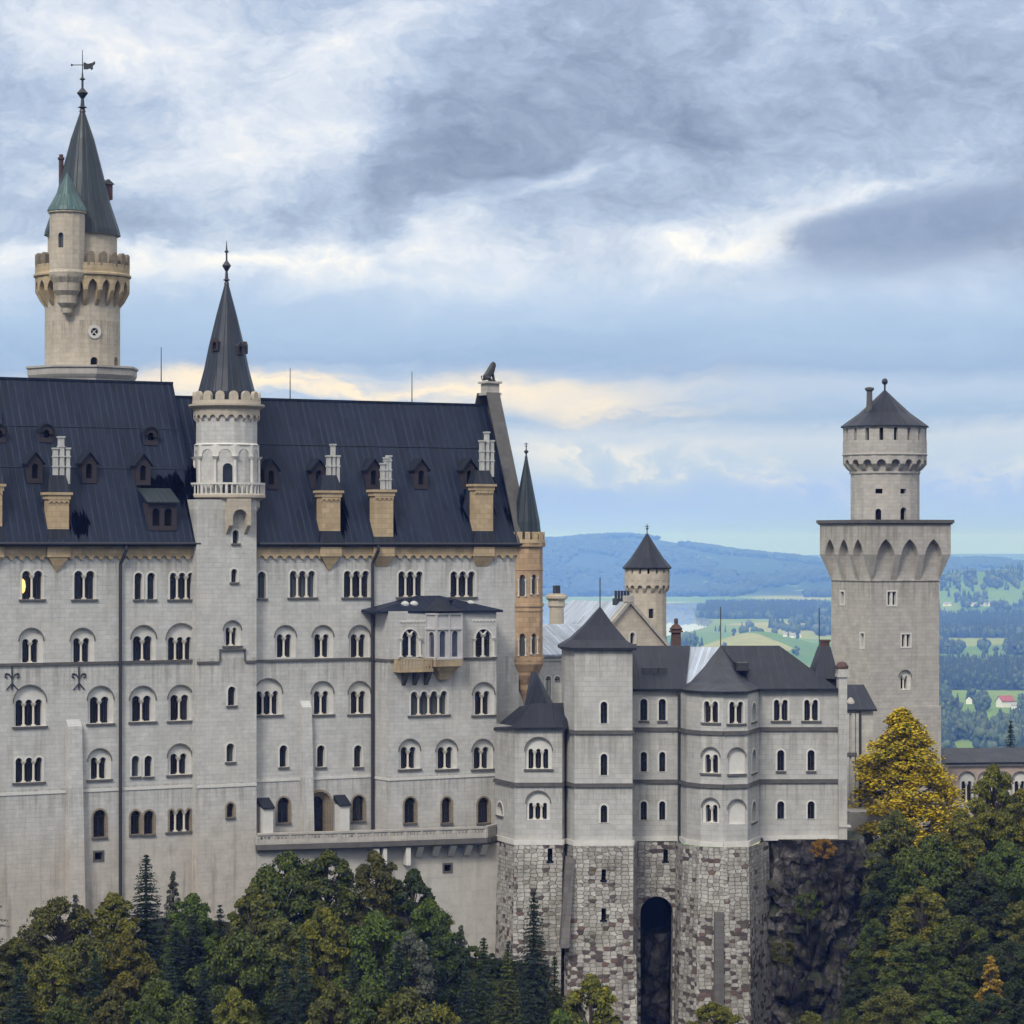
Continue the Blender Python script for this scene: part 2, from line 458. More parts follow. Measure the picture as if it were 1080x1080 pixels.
class MB:
    def __init__(s):
        s.v = []
        s.f = []
        s.m = []
        s.mi = 0

    def face(s, pts):
        k = len(s.v)
        s.v += [tuple(p) for p in pts]
        s.f.append(tuple(range(k, k + len(pts))))
        s.m.append(s.mi)

    def mesh(s, vs, fs):
        k = len(s.v)
        s.v += [tuple(p) for p in vs]
        for f in fs:
            s.f.append(tuple(k + i for i in f))
            s.m.append(s.mi)

    def hexa(s, p):       # 8 points: bottom ring 0-3, top ring 4-7
        s.mesh(p, [(3, 2, 1, 0), (4, 5, 6, 7), (0, 1, 5, 4), (1, 2, 6, 5), (2, 3, 7, 6), (3, 0, 4, 7)])

    def box(s, x0, x1, y0, y1, z0, z1):
        s.hexa([(x0, y0, z0), (x1, y0, z0), (x1, y1, z0), (x0, y1, z0), (x0, y0, z1), (x1, y0, z1), (x1, y1, z1), (x0, y1, z1)])

    def fbox(s, fc, s0, s1, z0, z1, d0, d1):      # box on a wall facet, d is the distance out of the wall
        s.hexa([fc.p(s0, z0, d1), fc.p(s1, z0, d1), fc.p(s1, z0, d0), fc.p(s0, z0, d0),
                fc.p(s0, z1, d1), fc.p(s1, z1, d1), fc.p(s1, z1, d0), fc.p(s0, z1, d0)])

    def wedge(s, fc, s0, s1, z0, z1, d0, d1):     # corbel: nothing at z0, d1 deep at z1
        s.mesh([fc.p(s0, z0, d0), fc.p(s1, z0, d0), fc.p(s1, z1, d0), fc.p(s0, z1, d0), fc.p(s0, z1, d1), fc.p(s1, z1, d1)],
               [(0, 1, 5, 4), (4, 5, 2, 3), (0, 4, 3), (1, 2, 5), (0, 3, 2, 1)])

    def tube(s, p0, p1, r0, r1=None, n=8, caps=True):
        r1 = r0 if r1 is None else r1
        p0, p1 = Vector(p0), Vector(p1)
        d = (p1 - p0).normalized()
        a = d.orthogonal().normalized()
        b = d.cross(a)
        vs = []
        for p, r in ((p0, r0), (p1, r1)):
            for i in range(n):
                t = 2 * math.pi * i / n
                vs.append(p + a * (r * math.cos(t)) + b * (r * math.sin(t)))
        fs = [(i, (i + 1) % n, n + (i + 1) % n, n + i) for i in range(n)]
        if caps:
            fs += [tuple(range(n))[::-1], tuple(range(n, 2 * n))]
        s.mesh(vs, fs)

    def lathe(s, cx, cy, prof, n=16, ph=0.0):
        vs = []
        for r, z in prof:
            for i in range(n):
                t = ph + 2 * math.pi * i / n
                vs.append((cx + r * math.cos(t), cy + r * math.sin(t), z))
        fs = []
        for k in range(len(prof) - 1):
            for i in range(n):
                j = (i + 1) % n
                fs.append((k * n + i, k * n + j, (k + 1) * n + j, (k + 1) * n + i))
        s.mesh(vs, fs)

    def sheet(s, fc, outline, holes=(), d=0.0):
        vs, fs = fill(outline, holes)
        s.mesh([fc.p(a, b, d) for a, b in vs], fs)

    def rim(s, fc, loop, d0, d1):
        n = len(loop)
        for i in range(n):
            a, b = loop[i], loop[(i + 1) % n]
            s.face([fc.p(a[0], a[1], d0), fc.p(b[0], b[1], d0), fc.p(b[0], b[1], d1), fc.p(a[0], a[1], d1)])

    def prism(s, fc, outline, d0, d1, holes=()):  # slab between d0 (inner) and d1 (outer)
        s.sheet(fc, outline, holes, d1)
        s.rim(fc, outline, d0, d1)
        for h in holes:
            s.rim(fc, h, d0, d1)

    def build(s, name, mat, parent=None, R0=0.0, smooth=False):
        me = bpy.data.meshes.new(name)
        me.from_pydata(s.v, [], s.f)
        mats = mat if isinstance(mat, (list, tuple)) else [mat]
        for m_ in mats:
            me.materials.append(M[m_] if isinstance(m_, str) else m_)
        nf = len(s.f)
        if len(mats) > 1:
            me.polygons.foreach_set('material_index', s.m)
        uv = me.uv_layers.new(name='UVMap')
        co = np.array(s.v, dtype=np.float64).reshape(-1, 3)
        out = np.zeros((len(me.loops), 2))
        nr = np.zeros(nf * 3)
        me.polygons.foreach_get('normal', nr)
        nr = nr.reshape(-1, 3)
        li = 0
        for k, f in enumerate(s.f):
            n = nr[k]
            P = co[list(f)]
            h = math.hypot(n[0], n[1])
            if h < 0.2:
                u, w = P[:, 0], P[:, 1]
            else:
                t = np.array([-n[1] / h, n[0] / h, 0])
                q = np.cross(n, t)
                if q[2] < 0:
                    q = -q
                u = P @ t
                w = P @ q
                if R0:
                    u = u + math.atan2(n[1], n[0]) * R0
            out[li:li + len(f), 0] = u
            out[li:li + len(f), 1] = w
            li += len(f)
        uv.data.foreach_set('uv', out.ravel())
        if smooth:
            me.polygons.foreach_set('use_smooth', [True] * nf)
        me.update()
        o = bpy.data.objects.new(name, me)
        COL.objects.link(o)
        if parent is not None:
            o.parent = parent
        return o


def tag(o, label=None, cat=None, group=None, kind=None):
    if label:
        o['label'] = label
    if cat:
        o['category'] = cat
    if group:
        o['group'] = group
    if kind:
        o['kind'] = kind
    return o


def thing(name, label, cat, loc=(0, 0, 0), rz=0.0, group=None):
    o = bpy.data.objects.new(name, None)
    o.empty_display_size = 0.5
    COL.objects.link(o)
    o.location = loc
    o.rotation_euler = (0, 0, rz)
    return tag(o, label, cat, group)


class Bld:
    """A building's own axes: u along the front, v inwards, z up from its base."""
    def __init__(s, name, label, cat, px, Y, zbase, deg, group=None):
        s.o = Vector(((px - 540) / F * Y, Y, zbase))
        s.a = R(deg)
        s.c, s.s = math.cos(s.a), math.sin(s.a)
        s.root = thing(name, label, cat, s.o, s.a, group)

    def world(s, u, v, z=0.0):
        return Vector((s.o.x + u * s.c - v * s.s, s.o.y + u * s.s + v * s.c, s.o.z + z))

    def local(s, w):
        dx, dy = w[0] - s.o.x, w[1] - s.o.y
        return Vector((dx * s.c + dy * s.s, -dx * s.s + dy * s.c, w[2] - s.o.z))

    def ray(s, px, py):
        rx, rz = (px - 540) / F, (HZ - py) / F
        return s.local((0, 0, 0)), Vector((rx * s.c + s.s, -rx * s.s + s.c, rz))

    def hit(s, px, py, P, n):
        o, d = s.ray(px, py)
        return o + d * ((Vector(P) - o).dot(n) / d.dot(n))

    def u(s, px, v):
        return s.hit(px, HZ, (0, v, 0), Vector((0, 1, 0))).x

    def z(s, py, u, v):
        return (HZ - py) / F * s.world(u, v).y - s.o.z

    def uz(s, px, py, v):
        u = s.u(px, v)
        return u, s.z(py, u, v)

    def m(s, npx, u, v):           # metres for a number of photo pixels at that spot
        return npx / F * s.world(u, v).y


class Facet:
    """Upright (or battered) wall panel from plan point a to plan point b, seen from outside left to right."""
    def __init__(s, B, a, b, a2=None, b2=None, zt=0.0, zb=-1.0):
        s.B = B
        s.a, s.b = Vector(a), Vector(b)
        s.a2, s.b2 = Vector(a2 or a), Vector(b2 or b)
        s.zt, s.zb = zt, zb
        s.L = (s.b - s.a).length
        s.dir = (s.b - s.a) / s.L
        s.n = Vector((s.dir.y, -s.dir.x))
        s.holes = []

    def p(s, q, z, d=0.0):
        f = (s.zt - z) / (s.zt - s.zb)
        A_ = s.a.lerp(s.a2, f)
        B_ = s.b.lerp(s.b2, f)
        P = A_ + (B_ - A_) * (q / s.L) + s.n * d
        return Vector((P.x, P.y, z))

    def hit(s, px, py):
        f = 0.0
        for _ in range(4):
            A_ = s.a.lerp(s.a2, f)
            B_ = s.b.lerp(s.b2, f)
            d_ = (B_ - A_)
            n = Vector((d_.y, -d_.x, 0)).normalized()
            P = s.B.hit(px, py, (A_.x, A_.y, 0), n)
            f = (s.zt - P.z) / (s.zt - s.zb) if (s.a2 != s.a or s.b2 != s.b) else 0.0
        q = (Vector((P.x, P.y)) - A_).dot(d_) / d_.length_squared * s.L
        return q, P.z

    def pxrange(s):
        r = []
        for P in (s.a, s.b):
            w = s.B.world(P.x, P.y)
            r.append(540 + F * w.x / w.y)
        return r

    def wall(s, mb, z0, z1, s0=None, s1=None):
        s0 = 0.0 if s0 is None else s0
        s1 = s.L if s1 is None else s1
        mb.sheet(s, [(s0, z0), (s1, z0), (s1, z1), (s0, z1)], s.holes)


def arch(c, z0, w, h, k=8, pointed=False):
    r = w / 2
    if pointed:
        zs = z0 + h - w * 0.95
        pts = [(c - r, z0), (c + r, z0), (c + r, zs)]
        Rr = w * 1.15
        # two arcs of radius Rr meeting at the apex
        x0 = c + r - Rr
        amax = math.acos((c - x0) / Rr)
        ap = zs + Rr * math.sin(amax)
        kz = (z0 + h - zs) / (ap - zs)
        for i in range(1, k + 1):
            t = amax * i / k
            pts.append((x0 + Rr * math.cos(t), zs + Rr * math.sin(t) * kz))
        for i in range(k - 1, -1, -1):
            t = amax * i / k
            pts.append((2 * c - x0 - Rr * math.cos(t), zs + Rr * math.sin(t) * kz))
        return pts
    zs = z0 + h - r
    pts = [(c - r, z0), (c + r, z0)]
    for i in range(k + 1):
        t = math.pi * i / k
        pts.append((c + r * math.cos(t), zs + r * math.sin(t)))
    return pts


def lights(c, z0, w, h, n, r, k=7):
    """Outline of n arched lights side by side (one opening, scalloped top)."""
    lw = w / n
    zs = z0 + h - r
    half = lw / 2
    x0 = c - w / 2 + half
    e = max(0.0, r - half) if n > 1 else 0.0
    pts = [(x0 - r, z0), (x0 + (n - 1) * lw + r, z0)]
    for i in range(n - 1, -1, -1):
        cx = x0 + i * lw
        lo = math.acos(min(1.0, half / r)) if (r > half and i < n - 1) else 0.0
        hi = math.pi - (math.acos(min(1.0, half / r)) if (r > half and i > 0) else 0.0)
        for j in range(k + 1):
            t = lo + (hi - lo) * j / k
            q = (cx + r * math.cos(t), zs + r * math.sin(t))
            if not pts or (abs(q[0] - pts[-1][0]) + abs(q[1] - pts[-1][1])) > 1e-4:
                pts.append(q)
    return pts


def add_columns(parent, fc, cs, z0, zs, d, r, mat='column'):
    for c in cs:
        mb = MB()
        mb.tube(fc.p(c, z0 + 0.12, d), fc.p(c, zs - 0.2, d), r, r * 0.88, 8)
        mb.fbox(fc, c - r * 1.5, c + r * 1.5, z0, z0 + 0.13, d - r * 1.5, d + r * 1.5)
        mb.hexa([fc.p(c - r, zs - 0.24, d + r), fc.p(c + r, zs - 0.24, d + r), fc.p(c + r, zs - 0.24, d - r), fc.p(c - r, zs - 0.24, d - r),
                 fc.p(c - r * 1.9, zs - 0.002, d + r * 1.9), fc.p(c + r * 1.9, zs - 0.002, d + r * 1.9), fc.p(c + r * 1.9, zs - 0.002, d - r * 1.9), fc.p(c - r * 1.9, zs - 0.002, d - r * 1.9)])
        mb.build('column', mat, parent)


def window(fc, cx, yt, yb, w, n=1, blind=None, side=False, rec=0.42, trim='trim', sill=True, col='column', pane='glass', gap=0.2, square=False,
           name='window', parent=None, blank=False, sub=True):
    """An arched opening of n lights cut in wall facet fc. blind=(arch top row, arch width px) sets it in a shallow round arch."""
    B = fc.B
    parent = parent or B.root
    c, z0 = fc.hit(cx, yb)
    h = fc.hit(cx, yt)[1] - z0
    W = fc.hit(cx + w / 2, yb)[0] - fc.hit(cx - w / 2, yb)[0]
    lw = W / n
    r = (lw - (gap if n > 1 else 0.0)) / 2
    mb = MB()
    d = 0.0
    if blind:
        bz = fc.hit(cx, blind[0])[1]
        bw = fc.hit(cx + blind[1] / 2, yb)[0] - fc.hit(cx - blind[1] / 2, yb)[0]
        big = arch(c, z0, bw, bz - z0, 14)
        fc.holes.append(big)
        hood = MB()
        zs_ = bz - bw / 2
        ro, ri = bw / 2 + 0.1, bw / 2 + 0.005
        arc_ = [(c + ro * math.cos(math.pi * i / 14), zs_ + ro * math.sin(math.pi * i / 14)) for i in range(15)] + [(c + ri * math.cos(math.pi * i / 14), zs_ + ri * math.sin(math.pi * i / 14)) for i in range(14, -1, -1)]
        hood.prism(fc, arc_, 0.0, 0.07)
        mb.rim(fc, big, 0.0, -0.22)
        d = -0.22
    if square:
        hole = [(c - W / 2, z0), (c + W / 2, z0), (c + W / 2, z0 + h), (c - W / 2, z0 + h)]
    else:
        hole = lights(c, z0 + (0.01 if blind else 0), W, h, n, r) if n > 1 else arch(c, z0 + (0.01 if blind else 0), W, h)
    if blind:
        mb.sheet(fc, big, [] if blank else [hole], d)
    else:
        fc.holes.append(hole)
        bw_ = 0.16
        if square:
            o2 = [(c - W / 2 - bw_, z0 - bw_), (c + W / 2 + bw_, z0 - bw_), (c + W / 2 + bw_, z0 + h + bw_), (c - W / 2 - bw_, z0 + h + bw_)]
        elif n > 1:
            o2 = lights(c, z0 - 0.01, W, h + bw_, n, r + bw_)
        else:
            o2 = arch(c, z0 - 0.01, W + 2 * bw_, h + bw_)
        mb.prism(fc, o2, 0.0, 0.045, [hole])
    if not blank:
        mb.rim(fc, hole, d, d - rec)
    win = mb.build(name, trim, parent)
    if blind:
        hood.build('hood_mould', 'stone_dark', win)
    if blank or not sub:
        if not blank:
            pm = MB()
            pm.sheet(fc, hole, (), d - rec + 0.01)
            pm.build('pane', pane, win)
        if sill and sub:
            sm = MB()
            sm.fbox(fc, c - bw / 2 - 0.1, c + bw / 2 + 0.1, z0 - 0.2, z0 - 0.003, 0.0, 0.14)
            sm.build('sill', 'darkstone', win)
        return win
    pm = MB()
    pm.sheet(fc, hole, (), d - rec + 0.01)
    # glazing bars stand proud of the glass
    zs = z0 + h - r
    x0 = c - W / 2 + lw / 2
    pm.build('pane', pane, win)
    if not square:
        gb_ = MB()
        for i in range(n):
            q = x0 + i * lw
            rr = min(r, W / 2)
            gb_.fbox(fc, q - 0.025, q + 0.025, z0 + 0.02, z0 + h - 0.05, d - rec + 0.015, d - rec + 0.06)
            gb_.fbox(fc, q - rr + 0.01, q + rr - 0.01, zs - 0.04, zs + 0.03, d - rec + 0.016, d - rec + 0.065)
        gb_.build('glazing_bar', 'brown', win)
    if n > 1 and not square:
        add_columns(win, fc, [x0 + (i + 0.5) * lw for i in range(n - 1)], z0, zs, d - 0.14, 0.105, col)
        if side:
            add_columns(win, fc, [c - W / 2 + 0.02, c + W / 2 - 0.02], z0, zs, d - 0.1, 0.09, col)
    elif n > 1 and square:
        cm = MB()
        for i in range(n - 1):
            q = x0 + (i + 0.5) * lw
            cm.fbox(fc, q - 0.12, q + 0.12, z0, z0 + h, d - rec + 0.02, d - 0.04)
        cm.build('mullion', trim, win)
    if sill:
        sm = MB()
        ex = (fc.hit(cx + blind[1] / 2, yb)[0] - c) if blind else W / 2
        sm.fbox(fc, c - ex - 0.14, c + ex + 0.14, z0 - 0.17, z0 - 0.003, -0.1, 0.14)
        sm.build('sill', 'darkstone', win)
    return win


def ring_facets(B, cx, cy, r, N, ph=0.0):
    out = []
    for k in range(N):
        # clockwise seen from above would flip the sides: walk so that outside is to the right of the walk
        t0 = ph + 2 * math.pi * k / N
        t1 = ph + 2 * math.pi * (k + 1) / N
        a = (cx + r * math.cos(t0), cy + r * math.sin(t0))
        b = (cx + r * math.cos(t1), cy + r * math.sin(t1))
        out.append(Facet(B, a, b))
    return out


def facet_at(facets, px, B):
    best = None
    for f in facets:
        a, b = f.pxrange()
        lo, hi = min(a, b), max(a, b)
        mid = (f.a + f.b) / 2
        d = B.world(mid.x, mid.y).y
        if lo <= px <= hi and (best is None or d < best[0]):
            best = (d, f)
    return best[1]


def machicolation(mb, B, facets_in, facets_out, z0, z1, z2, wfrac=0.66, pointed=False, cw=0.3, soffit=True):
    """Arched corbel table: brackets from z0 to z1, arched band from z1 to z2 (arches rise above z1)."""
    for fi, fo in zip(facets_in, facets_out):
        L = fo.L
        w = L * wfrac
        ah = min((z2 - z1) * 0.75, w * (1.1 if pointed else 0.5))
        ao = arch(L / 2, z1, w, ah if pointed else max(ah, w / 2), 6, pointed)
        # outline with the arch as a notch in its lower edge
        top = [(0, z2), (0, z1)] + [ao[0]] + ao[:1:-1][0:] + [ao[1]] + [(L, z1), (L, z2)]
        o2 = [(0, z1), ao[0]] + list(reversed(ao[2:])) + [ao[1], (L, z1), (L, z2), (0, z2)]
        cl = []
        for q in o2:
            if not cl or abs(q[0] - cl[-1][0]) + abs(q[1] - cl[-1][1]) > 1e-4:
                cl.append(q)
        dep = (Vector(fo.a) - Vector(fi.a)).length
        mb.sheet(fo, cl)
        notch = [q for q in cl if 0 < q[0] < L]
        for a_, b_ in zip(notch[:-1], notch[1:]):
            mb.face([fo.p(a_[0], a_[1], 0), fo.p(b_[0], b_[1], 0), fo.p(b_[0], b_[1], -dep), fo.p(a_[0], a_[1], -dep)])
        for q0, q1 in ((0.0, (L - w) / 2), ((L + w) / 2, L)):
            P = [fo.p(q0, z1), fo.p(q1, z1), fi.p(q0 * fi.L / L, z1), fi.p(q1 * fi.L / L, z1), fi.p(q0 * fi.L / L, z0), fi.p(q1 * fi.L / L, z0)]
            m0 = [(a_ + b_) / 2 for a_, b_ in ((P[0], P[4]), (P[1], P[5]))]
            P += [m0[0] + Vector((0, 0, -0.1 * (z1 - z0))), m0[1] + Vector((0, 0, -0.1 * (z1 - z0)))]
            mb.mesh(P, [(0, 1, 7, 6), (6, 7, 5, 4), (0, 6, 4, 2), (1, 3, 5, 7)])


def merlon_ring(mb, facets, z0, z1, frac=0.6, th=0.35, cap=0.0, rnd=False):
    for f in facets:
        L = f.L
        a, b = L * (1 - frac) / 2, L * (1 + frac) / 2
        if rnd:
            mb.prism(f, arch((a + b) / 2, z0, b - a, z1 - z0, 6), -th, 0.0)
            mb.sheet(f, arch((a + b) / 2, z0, b - a, z1 - z0, 6), (), -th)
        else:
            mb.fbox(f, a, b, z0, z1, -th, 0.0)
        if cap:
            mb.fbox(f, a - 0.06, b + 0.06, z1 + 0.002, z1 + cap, -th - 0.06, 0.07)


def finial(mb, cx, cy, z0, h, r, cross=False, n=10):
    mb.lathe(cx, cy, [(r * 0.9, z0), (r * 0.55, z0 + h * 0.08), (r * 1.25, z0 + h * 0.1), (r * 0.55, z0 + h * 0.14), (r * 0.4, z0 + h * 0.3), (r * 0.9, z0 + h * 0.36),
                      (r * 1.5, z0 + h * 0.43), (r * 0.8, z0 + h * 0.5), (r * 0.3, z0 + h * 0.55), (r * 0.28, z0 + h * 0.72), (r * 0.8, z0 + h * 0.75), (r * 0.28, z0 + h * 0.79), (0.02, z0 + h)], n)
    if cross:
        mb.box(cx - r * 1.3, cx + r * 1.3, cy - 0.05, cy + 0.05, z0 + h * 0.86, z0 + h * 0.9)


def frieze(mb, fc, s0, s1, zt, band, drop, step, proud=0.22):
    """Round-arch corbel frieze under the eaves."""
    n = max(1, round((s1 - s0) / step))
    st = (s1 - s0) / n
    o = [(s0, zt), (s0, zt - band - drop)]
    for i in range(n):
        a = s0 + i * st + st * 0.16
        b = s0 + (i + 1) * st - st * 0.16
        r = (b - a) / 2
        zc = zt - band - drop
        for k in range(7):
            t_ = math.pi - math.pi * k / 6
            o.append(((a + b) / 2 + r * math.cos(t_), zc + r * math.sin(t_) * min(1.0, drop / r)))
    o += [(s1, zt - band - drop), (s1, zt)]
    mb.prism(fc, o, 0.0, proud)


def pipe(B, pts, r=0.11, name='drainpipe', mat='iron', parent=None):
    mb = MB()
    for a, b in zip(pts[:-1], pts[1:]):
        mb.tube(a, b, r, r, 8)
    return mb.build(name, mat, parent or B.root)


# ================================================================ PALACE (great hall block)
P_ = Bld('palace', 'long five-storey pale grey castle hall with steep dark roof, dormers and rows of arched windows', 'castle building', 560, 270, -40, 30)
PR = P_.root
uL, uE = P_.u(-75, 0), P_.u(547, 0)
zE = P_.z(574, P_.u(300, 0), -0.3)                       # eaves
front = Facet(P_, (uL, 0), (uE, 0))
DEPTH = 12.0
zRb = P_.z(427, P_.u(505, 6), 6)                       # main ridge
zRa = P_.z(404, P_.u(180, 6), 6)                       # higher ridge of the west part
uRa = P_.u(180, 6)                                    # where the higher roof ends

# --- windows: (centre px, top, sill, width px, lights)
for cx, yt, yb, w, n in [(34, 602, 632, 25, 2), (89, 602, 632, 25, 2)]:
    win_ = window(front, cx, yt, yb, w, n, side=True, gap=0.28)
    if cx == 34:
        win_['label'] = 'twin window with a glowing orange lamp inside'
        lmb = MB()
        q, zz = front.hit(25.5, 618)
        lmb.lathe(front.p(q, 0, -0.3).x, front.p(q, 0, -0.3).y, [(0.02, zz - 0.62), (0.17, zz - 0.42), (0.23, zz), (0.17, zz + 0.4), (0.02, zz + 0.6)], 12)
        lmb.build('lamp', 'lamp', win_, smooth=True)
for cx in (146, 159.5):
    window(front, cx, 604, 632, 8.5)
window(front, 192, 604, 632, 28, 3)
window(front, 276, 603, 631, 9)
for cx in (319, 376):
    window(front, cx, 602, 630, 29, 3)
for cx in (433, 488):
    window(front, cx, 602.5, 629.5, 28, 3)
for cx, b0, yt, yb, w, n, bw in [(33, 663, 674, 699, 20, 2, 25), (87, 663, 673, 699, 20, 2, 25), (151.5, 660, 671, 697, 23, 2, 26), (191, 658, 672, 697, 28, 3, 31),
                                 (301, 660, 669, 693.5, 18, 2, 22), (340.5, 660, 669, 693.5, 18, 2, 22), (379, 660, 669, 693.5, 18, 2, 22),
                                 (31.5, 723, 738, 766, 31, 3, 34), (106, 724, 735, 763, 23, 2, 27), (150.5, 724, 734, 761, 23, 2, 27), (190.5, 723, 733, 760, 22, 2, 26),
                                 (105, 790, 799, 822, 19, 2, 24), (189.5, 785, 795, 817, 20, 2, 25),
                                 (283, 716, 729, 754, 26, 3, 29), (340, 719, 729, 753.5, 18, 2, 23), (379, 719, 729, 753, 18, 2, 23)]:
    window(front, cx, yt, yb, w, n, blind=(b0, bw), gap=0.24, sill=yb > 700)
window(front, 30.5, 799, 825, 32, 3, gap=0.3)
for cx in (143, 156.5):
    window(front, cx, 797, 819, 8.5)
window(front, 105, 854, 883, 13.5, trim='moss2')
for cx in (143, 157):
    window(front, cx, 855, 880, 10.5, trim='moss2')
window(front, 190, 854, 877, 28, 3, trim='moss2', gap=0.5)
for cx in (299, 338.5, 377.5):
    window(front, cx, 786, 809, 8.5)
window(front, 299, 841, 868, 13, trim='moss2')
window(front, 378, 839, 866, 13, trim='moss2')
window(front, 104, 899, 907, 8, square=True, sill=False, trim='darkstone')
# stepped doorway on to the terrace
q, zd = front.hit(337, 878)
dw = P_.m(11, q, 0)
hd = front.hit(337, 842)[1] - zd
dm = MB()
op = arch(q, zd, dw, hd)
front.holes.append(arch(q, zd, dw + 1.1, hd + 0.6, 12))
prev = arch(q, zd, dw + 1.1, hd + 0.6, 12)
dm.prism(front, arch(q, zd - 0.01, dw + 1.5, hd + 0.8, 12), 0.0, 0.1, [prev])
dd = 0.0
for k in (0.8, 0.5, 0.25):
    nxt = arch(q, zd, dw + k, hd + k * 0.55, 12)
    dm.rim(front, prev, dd, dd - 0.16)
    dd -= 0.16
    dm.sheet(front, prev, [arch(q, zd + 0.01, dw + k, hd + k * 0.55 - 0.01, 12)], dd)
    prev = nxt
dm.rim(front, prev, dd, dd - 0.3)
do = dm.build('doorway', 'moss2', PR)
dl = MB()
dl.sheet(front, prev, (), dd - 0.29)
dl.build('door_leaf', 'glass', do)

wm = MB()
front.wall(wm, 0.0, zE + 0.3)
wm.build('wall', 'stone', PR)
bk = MB()
bk.face([(uL, DEPTH, 0), (uE, DEPTH, 0), (uE, DEPTH, zE + 0.3), (uL, DEPTH, zE + 0.3)])
bk.face([(uL, 0, 0), (uL, DEPTH, 0), (uL, DEPTH, zE), (uL, DEPTH / 2, zRa), (uL, 0, zE)])
bk.face([(uE, 0, 0), (uE, DEPTH, 0), (uE, DEPTH, zE), (uE, DEPTH / 2, zRb), (uE, 0, zE)])
bk.face([(uRa, 0, zE - 1), (uRa, DEPTH, zE - 1), (uRa, DEPTH / 2, zRa - 0.1)])
bk.build('side_wall', 'stone', PR)


def gable_roof(name, u0, u1, v0, v1, ze, zr, mat, parent, sag=0.0):
    mb = MB()
    vm = (v0 + v1) / 2
    th = 0.22
    for va in (v0, v1):
        s_ = 1 if va == v0 else -1
        pts = [(va, ze), (vm, zr)]
        if sag:
            pts = [(va, ze), (va + (vm - va) * 0.22, ze + (zr - ze) * (0.22 - sag)), (vm, zr)]
        for (a, za), (b, zb) in zip(pts[:-1], pts[1:]):
            mb.hexa([(u0, a, za - th), (u1, a, za - th), (u1, b, zb - th), (u0, b, zb - th), (u0, a, za), (u1, a, za), (u1, b, zb), (u0, b, zb)])
    mb.box(u0, u1, vm - 0.12, vm + 0.12, zr - 0.1, zr + 0.1)
    return mb.build(name, mat, parent)


gable_roof('roof', uRa, uE, -0.55, DEPTH + 0.55, zE, zRb, 'slate', PR)
gable_roof('roof', uL, uRa + 0.2, -0.8, DEPTH + 0.8, zE + 0.05, zRa, 'slate', PR)
# gutters
gm_ = MB()
gm_.tube((P_.u(270, 0), -0.62, zE + 0.02), (uE, -0.62, zE + 0.02), 0.13, n=8)
gm_.tube((uL, -0.9, zE + 0.05), (P_.u(207, 0), -0.9, zE + 0.05), 0.13, n=8)
gm_.build('gutter', 'iron', PR)

# friezes, string courses
fm = MB()
uT0, uT1 = P_.u(207, 0), P_.u(270, 0)
zf = zE - 0.12
st = P_.m(10, 0, 0)
frieze(fm, front, 0, uT0 - uL, zf, 0.75, 0.42, st)
frieze(fm, front, uT1 - uL, uE - uL, zf, 0.75, 0.42, st)
fm.build('arched_frieze', 'tan', PR)
zs1 = P_.z(700, P_.u(0, 0), 0)
sm_ = MB()
sm_.fbox(front, 0, uT0 - uL, zs1 - 0.22, zs1 + 0.02, 0, 0.16)
zs2 = P_.z(694.5, P_.u(330, 0), 0)
sm_.fbox(front, uT1 - uL, P_.u(396, 0) - uL, zs2 - 0.2, zs2, 0, 0.16)
sm_.build('string_course', 'darkstone', PR)
wm = MB()
zw1 = P_.z(838, P_.u(0, 0), 0)
wm.fbox(front, 0, uT0 - uL, zw1 - 0.12, zw1 + 0.12, 0, 0.07)
zw2 = P_.z(821, P_.u(330, 0), 0)
wm.fbox(front, uT1 - uL, P_.u(396, 0) - uL, zw2 - 0.12, zw2 + 0.12, 0, 0.07)
wm.build('string_course', 'trim', PR)
# buttresses: sloped heads
for px, w, yt in ((77, 14, 762), (321.5, 10, 742)):
    bm_ = MB()
    q, zt = front.hit(px, yt)
    hw = P_.m(w, q, 0) / 2
    bm_.hexa([front.p(q - hw * 1.15, 0, 1.5), front.p(q + hw * 1.15, 0, 1.5), front.p(q + hw * 1.15, 0, 0), front.p(q - hw * 1.15, 0, 0),
              front.p(q - hw, zt - 0.3, 0.45), front.p(q + hw, zt - 0.3, 0.45), front.p(q + hw, zt + 0.25, 0), front.p(q - hw, zt + 0.25, 0)])
    bm_.build('buttress', 'stone', PR)
# iron wall anchors
for px in (12.5, 83):
    am = MB()
    q, zc = front.hit(px, 718)
    am.fbox(front, q - 0.05, q + 0.05, zc - 0.75, zc + 1.2, 0.01, 0.1)
    for sg in (-1, 1):
        pts = [front.p(q + sg * x_, zc + z_, 0.07) for x_, z_ in ((0, 0.15), (0.25, 0.55), (0.55, 0.62), (0.62, 0.35), (0.4, 0.25))]
        for a, b in zip(pts[:-1], pts[1:]):
            am.tube(a, b, 0.055, n=5)
        am.tube(front.p(q, zc - 0.2, 0.07), front.p(q + sg * 0.5, zc - 0.75, 0.07), 0.055, n=5)
    am.build('wall_anchor', 'iron', PR)
# drainpipes
zg = zE - 0.1
for px, bot in ((127, 960), (393, 878)):
    u = P_.u(px, -0.25)
    pipe(P_, [(u + 0.3, -0.8, zg), (u + 0.3, -0.8, zg - 0.4), (u, -0.25, zg - 1.6), (u, -0.25, P_.z(bot, u, 0))], 0.15)

